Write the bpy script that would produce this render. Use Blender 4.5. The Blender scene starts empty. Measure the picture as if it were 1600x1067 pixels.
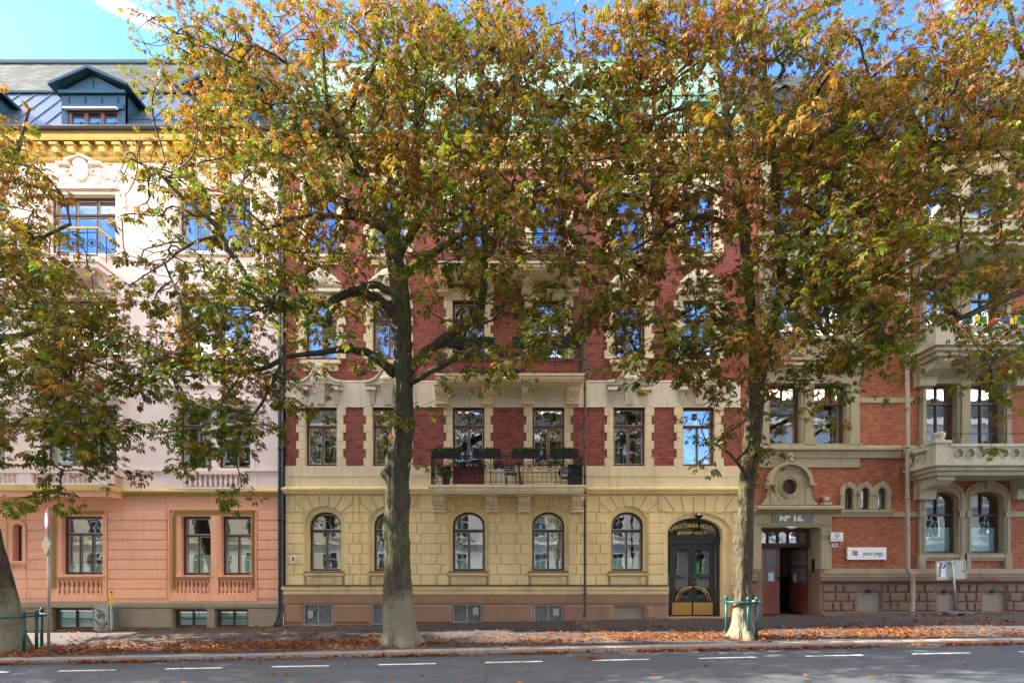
import bpy, math, random
import numpy as np
from mathutils import Vector, Matrix
from mathutils.geometry import tessellate_polygon
random.seed(7); RNG = np.random.default_rng(11)
PI = math.pi
S = 42.3            # metres scale of the facade plane: 20 m from the camera
F = 846.0; WY = 20.0; CZ = 1.78; HY = 893.0
def X(px, Y=WY): return (px-800.0)*Y/F
def Z(py, Y=WY): return CZ+(HY-py)*Y/F
def P(px, py, Y): return Vector((X(px, Y), Y, Z(py, Y)))
def gz(x): return -0.05+0.02*x                      # street slope along the facades
def pave_z(x, y): return gz(x)-0.016*(WY-y)
scene = bpy.context.scene
COL = scene.collection

# ---------------------------------------------------------------- objects
def tag(o, label=None, cat=None, group=None, kind=None):
    if label: o['label'] = label
    if cat: o['category'] = cat
    if group: o['group'] = group
    if kind: o['kind'] = kind
    return o
def thing(name, label, cat, loc, group=None):
    o = bpy.data.objects.new(name, None); COL.objects.link(o)
    o.location = loc; o.empty_display_size = 0.3
    return tag(o, label, cat, group)
def origin(o):
    v = Vector((0, 0, 0))
    while o is not None: v += Vector(o.location); o = o.parent
    return v
def mesh_obj(name, me, parent=None):
    o = bpy.data.objects.new(name, me); COL.objects.link(o)
    if parent is not None: o.parent = parent
    return o
def copy_tree(o, parent=None):
    c = o.copy(); COL.objects.link(c)
    if parent is not None: c.parent = parent
    for ch in [q for q in bpy.data.objects if q.parent == o]: copy_tree(ch, c)
    return c

class MB:
    def __init__(s): s.v = []; s.f = []; s.m = []; s.mi = 0; s.sm = []; s.smooth = False
    def add(s, vs, fs):
        b = len(s.v); s.v.extend([tuple(q) for q in vs])
        for f in fs: s.f.append(tuple(b+i for i in f)); s.m.append(s.mi); s.sm.append(s.smooth)
    def box(s, x0, x1, y0, y1, z0, z1):
        if x0 > x1: x0, x1 = x1, x0
        if y0 > y1: y0, y1 = y1, y0
        if z0 > z1: z0, z1 = z1, z0
        s.add([(x0,y0,z0),(x1,y0,z0),(x1,y1,z0),(x0,y1,z0),(x0,y0,z1),(x1,y0,z1),(x1,y1,z1),(x0,y1,z1)],
              [(0,3,2,1),(4,5,6,7),(0,1,5,4),(1,2,6,5),(2,3,7,6),(3,0,4,7)])
    def pbox(s, p0, p1, q0, q1, d0, d1):     # facade pixels, depth in front of the wall
        yf = WY-max(d1, 0); s.box(X(p0), X(p1), WY-d1, WY-d0, Z(q1, yf), Z(q0, yf))
    def block(s, poly, y, d, bev):           # raised chamfered block, poly = [(x,z)] counter-clockwise
        n = len(poly); c = (sum(p[0] for p in poly)/n, sum(p[1] for p in poly)/n)
        pts = []
        for i in range(n):
            a = Vector(poly[i-1]); b = Vector(poly[i]); e = Vector(poly[(i+1) % n])
            d1 = (b-a).normalized(); d2 = (e-b).normalized()
            n1 = Vector((-d1.y, d1.x)); n2 = Vector((-d2.y, d2.x)); m = n1+n2
            k = max(0.35, m.length_squared/2)
            pts.append(b+m*(bev/k))
        vs = [(p[0], y, p[1]) for p in poly]+[(p[0], y-d, p[1]) for p in pts]
        fs = [tuple(range(n, 2*n))]+[(i, (i+1) % n, n+(i+1) % n, n+i) for i in range(n)]
        s.add(vs, fs)
    def rblock(s, x0, x1, z0, z1, y, d=0.03, bev=0.022):
        s.block([(x0,z0),(x1,z0),(x1,z1),(x0,z1)], y, d, bev)
    def plate(s, outline, holes, y0, y1, back=False):   # polygons [(x,z)]; front y0, back y1
        polys = [[Vector((p[0], p[1], 0)) for p in outline]]+[[Vector((p[0], p[1], 0)) for p in h] for h in holes]
        flat = [p for pl in polys for p in pl]
        tris = tessellate_polygon(polys)
        vs = [(p.x, y0, p.y) for p in flat]
        fs = []
        for t in tris:
            a, b, c = (flat[i] for i in t)
            cr = (b.x-a.x)*(c.y-a.y)-(b.y-a.y)*(c.x-a.x)
            if abs(cr) < 1e-9: continue
            fs.append(tuple(t) if cr > 0 else (t[0], t[2], t[1]))
        s.add(vs, fs)
        if back: s.add([(p.x, y1, p.y) for p in flat], [f[::-1] for f in fs])
        for k, pl in enumerate(polys):
            n = len(pl)
            ar = sum(pl[i].x*pl[(i+1) % n].y-pl[(i+1) % n].x*pl[i].y for i in range(n))
            vs = [(p.x, y0, p.y) for p in pl]+[(p.x, y1, p.y) for p in pl]
            ccw = ar > 0
            if k > 0: ccw = not ccw
            s.add(vs, [((i, n+i, n+(i+1) % n, (i+1) % n) if ccw else (i, (i+1) % n, n+(i+1) % n, n+i)) for i in range(n)])
    def face(s, poly, y): s.add([(p[0], y, p[1]) for p in poly], [tuple(range(len(poly)))])
    def yz(s, prof, x0, x1):                 # profile [(y,z)] extruded along x
        n = len(prof)
        s.add([(x0, p[0], p[1]) for p in prof]+[(x1, p[0], p[1]) for p in prof],
              [(i, n+i, n+(i+1) % n, (i+1) % n) for i in range(n)]+[tuple(range(n)), tuple(range(2*n-1, n-1, -1))])
    def mould(s, p0, p1, prof):              # prof [(depth, py)] top to bottom, closed on the wall
        pr = [(WY-d, Z(q, WY-d)) for d, q in prof]; pr = [(WY+0.02, pr[0][1])]+pr+[(WY+0.02, pr[-1][1])]
        s.yz(pr[::-1], X(p0), X(p1))
    def tube(s, pts, rad, n=6, cap=True):
        pts = [Vector(p) for p in pts]; m = len(pts)
        if not hasattr(rad, '__len__'): rad = [rad]*m
        up = None; rings = []
        for i, p in enumerate(pts):
            t = (pts[min(i+1, m-1)]-pts[max(i-1, 0)])
            if t.length < 1e-9: t = Vector((0, 0, 1))
            t.normalize()
            if up is None: up = Vector((0, 1, 0)) if abs(t.y) < 0.9 else Vector((1, 0, 0))
            a = t.cross(up)
            if a.length < 1e-6: a = t.orthogonal()
            a.normalize(); b = a.cross(t).normalized(); up = b
            rings.append([p+(a*math.cos(2*PI*k/n)+b*math.sin(2*PI*k/n))*rad[i] for k in range(n)])
        vs = [q for r in rings for q in r]; fs = []
        for i in range(m-1):
            for k in range(n):
                k2 = (k+1) % n
                fs.append((i*n+k, i*n+k2, (i+1)*n+k2, (i+1)*n+k))
        if cap: fs += [tuple(range(n))[::-1], tuple((m-1)*n+k for k in range(n))]
        s.add(vs, fs)
    def ring(s, c, r, t, axis='y', n=16, k=5, a0=0, a1=2*PI):
        pts = []
        for i in range(n+1):
            a = a0+(a1-a0)*i/n
            if axis == 'y': pts.append((c[0]+r*math.cos(a), c[1], c[2]+r*math.sin(a)))
            elif axis == 'z': pts.append((c[0]+r*math.cos(a), c[1]+r*math.sin(a), c[2]))
            else: pts.append((c[0], c[1]+r*math.cos(a), c[2]+r*math.sin(a)))
        s.tube(pts, t, k, cap=(a1-a0) < 2*PI-0.01)
    def lathe(s, cx, cy, prof, n=10):        # prof [(r, z)]
        vs = []; fs = []; m = len(prof)
        for r, z in prof:
            for k in range(n): vs.append((cx+r*math.cos(2*PI*k/n), cy+r*math.sin(2*PI*k/n), z))
        up = prof[-1][1] > prof[0][1]
        for i in range(m-1):
            for k in range(n):
                q = (i*n+k, i*n+(k+1) % n, (i+1)*n+(k+1) % n, (i+1)*n+k)
                fs.append(q if up else q[::-1])
        a = tuple(range(n)); b = tuple((m-1)*n+k for k in range(n))
        fs += [a[::-1], b] if up else [a, b[::-1]]
        s.add(vs, fs)
    def blob(s, c, r, sub=2, jit=0.0):
        import bmesh
        bm = bmesh.new(); bmesh.ops.create_icosphere(bm, subdivisions=sub, radius=1)
        vs = []
        for v in bm.verts:
            k = 1+random.uniform(-jit, jit)
            vs.append((c[0]+v.co.x*r[0]*k, c[1]+v.co.y*r[1]*k, c[2]+v.co.z*r[2]*k))
        s.add(vs, [tuple(v.index for v in f.verts) for f in bm.faces]); bm.free()
    def build(s, name, mats, parent=None, bevel=0):
        if not isinstance(mats, (list, tuple)): mats = [mats]
        o0 = origin(parent) if parent is not None else Vector((0, 0, 0))
        me = bpy.data.meshes.new(name)
        me.from_pydata([(v[0]-o0.x, v[1]-o0.y, v[2]-o0.z) for v in s.v], [], s.f)
        for m in mats: me.materials.append(m)
        me.polygons.foreach_set('material_index', s.m)
        me.polygons.foreach_set('use_smooth', s.sm)
        me.update()
        o = mesh_obj(name, me, parent)
        if bevel:
            b = o.modifiers.new('bevel', 'BEVEL'); b.width = bevel; b.segments = 2; b.limit_method = 'ANGLE'
        return o

def text_mesh(name, txt, size, mat, loc, parent=None, bold=0.0, ext=0.004, align='CENTER', rot=None, sx=1.0, shear=0.0):
    cu = bpy.data.curves.new(name, 'FONT'); cu.body = txt; cu.size = size; cu.extrude = ext
    cu.offset = bold; cu.align_x = align; cu.align_y = 'CENTER'; cu.resolution_u = 3; cu.shear = shear
    t = bpy.data.objects.new(name, cu); COL.objects.link(t)
    dg = bpy.context.evaluated_depsgraph_get(); dg.update()
    me = bpy.data.meshes.new_from_object(t.evaluated_get(dg))
    bpy.data.objects.remove(t); bpy.data.curves.remove(cu)
    me.materials.clear(); me.materials.append(mat)
    M = Matrix.Translation(Vector(loc)-(origin(parent) if parent is not None else Vector((0, 0, 0))))
    R = Matrix.Rotation(PI/2, 4, 'X')
    if rot: R = Matrix.Rotation(rot, 4, 'Y') @ R
    me.transform(M @ R @ Matrix.Diagonal((sx, 1, 1, 1)))
    return mesh_obj(name, me, parent)

# ---------------------------------------------------------------- materials
def newmat(name):
    m = bpy.data.materials.new(name); m.use_nodes = True
    nt = m.node_tree; nt.nodes.clear()
    out = nt.nodes.new('ShaderNodeOutputMaterial')
    return m, nt, out
def nd(nt, t, **kw):
    n = nt.nodes.new(t)
    for k, v in kw.items():
        if k in n.inputs.keys(): n.inputs[k].default_value = v
        else: setattr(n, k, v)
    return n
def mixc(nt, fac, a, b, mode='MIX'):
    n = nt.nodes.new('ShaderNodeMix'); n.data_type = 'RGBA'; n.blend_type = mode
    for i, v in ((0, fac), (6, a), (7, b)):
        if hasattr(v, 'links'): nt.links.new(v, n.inputs[i])
        else: n.inputs[i].default_value = (tuple(v)+(1,)) if i and len(v) == 3 else v
    return n.outputs[2]
def ramp(nt, src, stops):
    n = nt.nodes.new('ShaderNodeValToRGB'); nt.links.new(src, n.inputs[0])
    while len(n.color_ramp.elements) < len(stops): n.color_ramp.elements.new(0.5)
    for e, (p, c) in zip(n.color_ramp.elements, stops):
        e.position = p; e.color = (tuple(c)+(1,)) if hasattr(c, '__len__') else (c, c, c, 1)
    return n.outputs[0]
def noise(nt, vec, scale, detail=4, rough=0.6, dist=0.0):
    n = nd(nt, 'ShaderNodeTexNoise'); n.inputs['Scale'].default_value = scale
    n.inputs['Detail'].default_value = detail; n.inputs['Roughness'].default_value = rough
    n.inputs['Distortion'].default_value = dist
    if vec is not None: nt.links.new(vec, n.inputs['Vector'])
    return n.outputs['Fac']
def wpos(nt, sc=(1, 1, 1), swap=False):
    g = nd(nt, 'ShaderNodeNewGeometry'); src = g.outputs['Position']
    if swap:
        sp = nd(nt, 'ShaderNodeSeparateXYZ'); nt.links.new(src, sp.inputs[0])
        cb = nd(nt, 'ShaderNodeCombineXYZ')
        ad = nd(nt, 'ShaderNodeMath', operation='ADD'); nt.links.new(sp.outputs[0], ad.inputs[0]); nt.links.new(sp.outputs[1], ad.inputs[1])
        nt.links.new(ad.outputs[0], cb.inputs[0]); nt.links.new(sp.outputs[2], cb.inputs[1]); src = cb.outputs[0]
    m = nd(nt, 'ShaderNodeMapping'); m.inputs['Scale'].default_value = sc
    nt.links.new(src, m.inputs[0])
    return m.outputs[0]
def opos(nt, sc=(1, 1, 1)):
    g = nd(nt, 'ShaderNodeTexCoord')
    m = nd(nt, 'ShaderNodeMapping'); m.inputs['Scale'].default_value = sc
    nt.links.new(g.outputs['Object'], m.inputs[0])
    return m.outputs[0]
def princ(nt, out, col, rough=0.7, bump=None, bstr=0.3, bdist=0.01, metal=0, spec=0.4):
    p = nd(nt, 'ShaderNodeBsdfPrincipled'); p.inputs['Metallic'].default_value = metal
    p.inputs['Specular IOR Level'].default_value = spec
    for k, v in (('Base Color', col), ('Roughness', rough)):
        if hasattr(v, 'links'): nt.links.new(v, p.inputs[k])
        else: p.inputs[k].default_value = (tuple(v)+(1,)) if hasattr(v, '__len__') else v
    if bump is not None:
        b = nd(nt, 'ShaderNodeBump'); b.inputs['Strength'].default_value = bstr; b.inputs['Distance'].default_value = bdist
        nt.links.new(bump, b.inputs['Height']); nt.links.new(b.outputs[0], p.inputs['Normal'])
    nt.links.new(p.outputs[0], out.inputs[0])
    return p
def plaster(name, col, var=0.18, dirt=(0.25, 0.2, 0.14), dirt_amt=0.25, rough=0.85, fine=30):
    m, nt, out = newmat(name)
    v = wpos(nt)
    n1 = noise(nt, v, 0.9, 6, 0.65); n2 = noise(nt, v, fine, 3, 0.6)
    vs = wpos(nt, (3.5, 3.5, 0.35)); n3 = noise(nt, vs, 1.0, 5, 0.7)
    dk = tuple(c*(1-var) for c in col); lt = tuple(min(1, c*(1+var*0.5)) for c in col)
    c = mixc(nt, ramp(nt, n1, [(0.3, 0.0), (0.7, 1.0)]), dk, lt)
    c = mixc(nt, ramp(nt, n3, [(0.5, 0.0), (0.72, dirt_amt*1.5)]), c, dirt)
    n5 = noise(nt, wpos(nt, (1, 1, 1.6)), 0.35, 3, 0.5)
    c = mixc(nt, ramp(nt, n5, [(0.45, 0.0), (0.6, 0.10)]), c, dirt)
    c = mixc(nt, ramp(nt, n2, [(0.3, 0.12), (0.6, 0.0)]), c, dk)
    princ(nt, out, c, rough, n2, 0.25, 0.004)
    return m
def simple(name, col, rough=0.5, metal=0, var=0.15, scale=6, spec=0.4, bstr=0.1):
    m, nt, out = newmat(name)
    n = noise(nt, wpos(nt), scale, 5, 0.65)
    c = mixc(nt, n, tuple(q*(1-var) for q in col), tuple(min(1, q*(1+var)) for q in col))
    princ(nt, out, c, rough, n, bstr, 0.003, metal, spec)
    return m
def brickmat(name, a, b, mortar, w=0.235, h=0.078, dirt=(0.08, 0.05, 0.04), bright=None):
    m, nt, out = newmat(name)
    v = wpos(nt, swap=True)
    t = nd(nt, 'ShaderNodeTexBrick'); nt.links.new(v, t.inputs['Vector'])
    for k, q in (('Color1', a+(1,)), ('Color2', b+(1,)), ('Mortar', mortar+(1,)), ('Scale', 1.0), ('Mortar Size', 0.009),
                 ('Mortar Smooth', 0.2), ('Bias', 0.0), ('Brick Width', w), ('Row Height', h)): t.inputs[k].default_value = q
    n1 = noise(nt, wpos(nt), 0.7, 5, 0.65); n2 = noise(nt, wpos(nt), 25, 3, 0.6)
    n4 = noise(nt, wpos(nt, (1/w*1.0, 1/w, 1/h)), 0.9, 1, 0.5)
    c = mixc(nt, ramp(nt, n1, [(0.45, 0.0), (0.75, 0.4)]), t.outputs[0], dirt)
    c = mixc(nt, ramp(nt, n4, [(0.32, 0.7), (0.5, 0.0)]), c, tuple(q*0.42 for q in a))
    n6 = noise(nt, wpos(nt, (1/w, 1/w, 1/h)), 0.7, 1, 0.5)
    c = mixc(nt, ramp(nt, n6, [(0.58, 0.0), (0.7, 0.5)]), c, tuple(min(1, q*1.45) for q in a))
    c = mixc(nt, ramp(nt, n2, [(0.35, 0.25), (0.6, 0.0)]), c, dirt)
    mx = nd(nt, 'ShaderNodeMath', operation='MULTIPLY_ADD'); nt.links.new(t.outputs['Fac'], mx.inputs[0]); mx.inputs[1].default_value = -1.0
    nt.links.new(n2, mx.inputs[2])
    princ(nt, out, c, 0.85, mx.outputs[0], 0.5, 0.006)
    return m
def stone(name, col, dark, green=None, gamt=0.5, blk=None, rough=0.9, bs=0.5, sc=6):
    m, nt, out = newmat(name)
    v = wpos(nt)
    n1 = noise(nt, v, 1.3, 6, 0.7); n2 = noise(nt, v, sc*4, 5, 0.7); n3 = noise(nt, wpos(nt, (4, 4, 0.5)), 1, 5, 0.7)
    c = mixc(nt, n1, dark, col)
    c = mixc(nt, ramp(nt, n2, [(0.3, 0.45), (0.55, 0.0)]), c, tuple(q*0.5 for q in dark))
    c = mixc(nt, ramp(nt, n3, [(0.5, 0.0), (0.75, gamt)]), c, green or tuple(q*0.5 for q in dark))
    princ(nt, out, c, rough, n2, bs, 0.012)
    return m
def glassmat(name, tint=(0.03, 0.045, 0.045), refl=0.5, rcol=(0.9, 0.95, 0.95), wave=0.07):
    m, nt, out = newmat(name)
    g = nd(nt, 'ShaderNodeBsdfGlossy'); g.inputs['Roughness'].default_value = 0.01; g.inputs['Color'].default_value = rcol+(1,)
    t = nd(nt, 'ShaderNodeBsdfTransparent'); t.inputs['Color'].default_value = (0.62, 0.74, 0.7, 1)
    n = noise(nt, wpos(nt), 1.6, 2, 0.5)
    b = nd(nt, 'ShaderNodeBump'); b.inputs['Strength'].default_value = wave; b.inputs['Distance'].default_value = 0.03
    nt.links.new(n, b.inputs['Height']); nt.links.new(b.outputs[0], g.inputs['Normal'])
    x = nd(nt, 'ShaderNodeMixShader'); x.inputs[0].default_value = refl
    nt.links.new(t.outputs[0], x.inputs[1]); nt.links.new(g.outputs[0], x.inputs[2]); nt.links.new(x.outputs[0], out.inputs[0])
    return m
M = {}
M['yellow'] = plaster('yellow_render', (0.80, 0.625, 0.30), 0.12, (0.32, 0.25, 0.14), 0.28)
M['cream'] = plaster('cream_render', (0.74, 0.62, 0.38), 0.14, (0.3, 0.25, 0.17), 0.3)
M['white_plaster'] = plaster('pale_plaster', (0.74, 0.66, 0.50), 0.14, (0.36, 0.32, 0.25), 0.35)
M['salmon'] = plaster('salmon_render', (0.86, 0.45, 0.27), 0.09, (0.5, 0.24, 0.16), 0.25)
M['pink'] = plaster('pale_pink_render', (0.88, 0.74, 0.66), 0.08, (0.6, 0.5, 0.45), 0.2)
M['ochre'] = plaster('ochre_render', (0.70, 0.51, 0.17), 0.12, (0.3, 0.22, 0.08), 0.25)
M['gold'] = simple('gilded_ornament', (0.42, 0.29, 0.07), 0.6, 0, 0.3, 20)
M['brick_red'] = brickmat('dark_red_brick', (0.32, 0.060, 0.040), (0.21, 0.040, 0.032), (0.30, 0.17, 0.135))
M['brick_orange'] = brickmat('orange_brick', (0.44, 0.125, 0.048), (0.30, 0.078, 0.033), (0.22, 0.13, 0.07), 0.2, 0.074, (0.13, 0.06, 0.035))
M['stone_grey'] = stone('grey_green_sandstone', (0.44, 0.38, 0.24), (0.28, 0.24, 0.145), (0.14, 0.14, 0.07), 0.45)
M['stone_pale'] = stone('pale_weathered_stone', (0.52, 0.49, 0.36), (0.37, 0.35, 0.26), (0.16, 0.18, 0.11), 0.5)
M['granite'] = stone('brown_granite', (0.42, 0.25, 0.145), (0.27, 0.16, 0.095), (0.12, 0.08, 0.055), 0.5, sc=10)
M['granite_dark'] = stone('dark_rough_granite', (0.27, 0.175, 0.12), (0.15, 0.10, 0.07), (0.07, 0.065, 0.045), 0.5, bs=0.9, sc=5)
M['olive_stone'] = stone('olive_rubble_stone', (0.34, 0.265, 0.16), (0.22, 0.17, 0.10), (0.09, 0.08, 0.05), 0.5, bs=0.8)
M['concrete'] = stone('grey_concrete', (0.36, 0.31, 0.22), (0.25, 0.215, 0.15), (0.13, 0.13, 0.09), 0.5, bs=0.25)
M['flashing'] = simple('brown_flashing', (0.10, 0.06, 0.04), 0.5)
M['fr_purple'] = simple('purple_brown_paint', (0.085, 0.045, 0.05), 0.4)
M['fr_dark'] = simple('dark_bronze_paint', (0.045, 0.036, 0.028), 0.4)
M['fr_maroon'] = simple('maroon_paint', (0.13, 0.03, 0.03), 0.4)
M['fr_brown'] = simple('brown_window_paint', (0.09, 0.045, 0.03), 0.45)
M['sash'] = simple('pale_sash_paint', (0.5, 0.46, 0.4), 0.45)
M['glass'] = glassmat('window_glass', refl=0.46)
M['glass_dark'] = glassmat('dark_window_glass', refl=0.2)
M['glass_mid'] = glassmat('street_window_glass', refl=0.32)
M['glass_faint'] = glassmat('dim_door_glass', refl=0.10)
M['frost'] = simple('frosted_film', (0.68, 0.86, 0.77), 0.35, var=0.06, scale=2)
M['curtain'] = simple('curtain_fabric', (0.75, 0.72, 0.6), 0.9, var=0.1)
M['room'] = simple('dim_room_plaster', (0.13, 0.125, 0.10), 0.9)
M['iron'] = simple('black_wrought_iron', (0.012, 0.013, 0.016), 0.45, 0.0)
M['black'] = simple('black_plastic', (0.015, 0.016, 0.018), 0.5)
M['pipe_dark'] = simple('dark_pipe_paint', (0.055, 0.035, 0.028), 0.45)
M['pipe_blue'] = simple('slate_blue_pipe', (0.035, 0.06, 0.075), 0.45)
M['pipe_stone'] = simple('weathered_zinc_pipe', (0.26, 0.23, 0.165), 0.6, 0.0, 0.3)
M['steel'] = simple('galvanised_steel', (0.36, 0.38, 0.38), 0.4, 0.6)
M['brass'] = simple('brushed_brass', (0.62, 0.40, 0.11), 0.28, 0.9, 0.2)
M['gold_paint'] = simple('gold_lettering', (0.75, 0.55, 0.2), 0.4, 0.3)
M['white'] = simple('white_enamel', (0.78, 0.78, 0.76), 0.4, var=0.05)
M['signback'] = simple('grey_green_sign_back', (0.42, 0.45, 0.36), 0.5, 0.0)
M['teal'] = simple('teal_gloss_paint', (0.008, 0.07, 0.062), 0.35, 0, 0.3)
M['door_black'] = simple('black_brown_door_paint', (0.035, 0.032, 0.028), 0.35)
M['lead'] = simple('blue_grey_sheet_metal', (0.025, 0.07, 0.105), 0.35, 0.35, 0.3, 3)
M['lead_light'] = simple('pale_sheet_metal', (0.06, 0.088, 0.125), 0.35, 0.4, 0.3, 3)
M['gutter'] = simple('dark_gutter_metal', (0.028, 0.026, 0.026), 0.4, 0.3)
M['blue_ink'] = simple('blue_print', (0.02, 0.05, 0.25), 0.5)
M['red_ink'] = simple('red_print', (0.5, 0.02, 0.03), 0.5)
M['black_ink'] = simple('black_print', (0.02, 0.02, 0.02), 0.5)
M['grey_ink'] = simple('grey_print', (0.16, 0.14, 0.13), 0.5)
M['purple_ink'] = simple('purple_print', (0.18, 0.03, 0.09), 0.5)
M['yellow_paint'] = simple('yellow_sign_paint', (0.62, 0.36, 0.03), 0.45)
M['cabinet'] = simple('grey_cabinet_paint', (0.36, 0.36, 0.31), 0.5, 0, 0.2)
M['cabinet_dark'] = simple('blue_grey_cabinet_paint', (0.12, 0.15, 0.16), 0.5)
M['green_screen'] = None

def woodmat(name, a, b):
    m, nt, out = newmat(name)
    n = noise(nt, wpos(nt, (30, 30, 1.2)), 1, 5, 0.7)
    n2 = noise(nt, wpos(nt), 2.0, 5, 0.7)
    c = mixc(nt, n, a, b); c = mixc(nt, ramp(nt, n2, [(0.5, 0.0), (0.75, 0.35)]), c, (0.42, 0.2, 0.14))
    princ(nt, out, c, 0.5, n, 0.3, 0.004); return m
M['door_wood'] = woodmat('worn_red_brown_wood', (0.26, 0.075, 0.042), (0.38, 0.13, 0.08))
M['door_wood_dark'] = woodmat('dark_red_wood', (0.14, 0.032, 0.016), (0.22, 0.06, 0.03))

def slate():
    m, nt, out = newmat('diamond_slate')
    g = nd(nt, 'ShaderNodeNewGeometry'); sp = nd(nt, 'ShaderNodeSeparateXYZ'); nt.links.new(g.outputs['Position'], sp.inputs[0])
    def mth(op, a, b, c=None):
        n = nd(nt, 'ShaderNodeMath', operation=op)
        for i, q in enumerate((a, b, c)):
            if q is None: continue
            if hasattr(q, 'links'): nt.links.new(q, n.inputs[i])
            else: n.inputs[i].default_value = q
        return n.outputs[0]
    x = mth('MULTIPLY', sp.outputs[0], 1.9); z = mth('MULTIPLY', sp.outputs[2], 3.4)
    u = mth('ADD', x, z); w = mth('SUBTRACT', x, z)
    fu = mth('FRACT', u, 0); fw = mth('FRACT', w, 0)
    e = mth('MINIMUM', fu, fw)
    cb = nd(nt, 'ShaderNodeCombineXYZ'); nt.links.new(mth('FLOOR', u, 0), cb.inputs[0]); nt.links.new(mth('FLOOR', w, 0), cb.inputs[1])
    wn = nd(nt, 'ShaderNodeTexWhiteNoise'); nt.links.new(cb.outputs[0], wn.inputs[0])
    c = ramp(nt, wn.outputs[0], [(0.0, (0.010, 0.015, 0.016)), (0.6, (0.022, 0.028, 0.028)), (1.0, (0.05, 0.056, 0.052))])
    c = mixc(nt, ramp(nt, e, [(0.07, 1.0), (0.12, 0.0)]), c, (0.03, 0.035, 0.04))
    princ(nt, out, c, 0.85, e, 0.6, 0.02, 0, 0.1); return m
M['slate'] = slate()
def copper():
    m, nt, out = newmat('green_copper_patina')
    w = nd(nt, 'ShaderNodeTexWave'); w.wave_type = 'BANDS'; w.bands_direction = 'X'; w.inputs['Scale'].default_value = 2.2
    nt.links.new(wpos(nt), w.inputs['Vector'])
    n = noise(nt, wpos(nt, (2, 2, 0.6)), 1.5, 5, 0.7)
    c = mixc(nt, n, (0.07, 0.17, 0.125), (0.17, 0.31, 0.23))
    c = mixc(nt, ramp(nt, w.outputs['Fac'], [(0.0, 0.5), (0.15, 0.0)]), c, (0.07, 0.15, 0.12))
    princ(nt, out, c, 0.6, w.outputs['Fac'], 0.5, 0.03); return m
M['copper'] = copper()
def mesh_grille():
    return simple('pale_steel_mesh', (0.42, 0.44, 0.42), 0.4, 0.5)
M['grille'] = mesh_grille()
AZ_DEG, EL_DEG, SUN_STR, SKY_STR, SKY_SAT, EXPO = 7.0, 36.0, 4.0, 0.09, 1.25, 2.7
# ---------------------------------------------------------------- facade vocabulary (facade pixels -> metres on the wall plane)
def rect(p0, p1, q0, q1): return [(X(p0), Z(q1)), (X(p1), Z(q1)), (X(p1), Z(q0)), (X(p0), Z(q0))]
def archp(p0, p1, q0, q1, rise, n=14):      # q0 crown, q1 bottom, rise in px
    cx = (p0+p1)/2; r = (p1-p0)/2; qs = q0+rise
    pts = [(p0, q1), (p1, q1)]
    for i in range(n+1):
        a = PI*i/n; pts.append((cx+r*math.cos(a), qs-rise*math.sin(a)))
    return [(X(a), Z(b)) for a, b in pts]
def circ(cx, cq, r, n=20, rz=None): return [(X(cx+r*math.cos(2*PI*i/n)), Z(cq-(rz or r)*math.sin(2*PI*i/n))) for i in range(n)]

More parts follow.
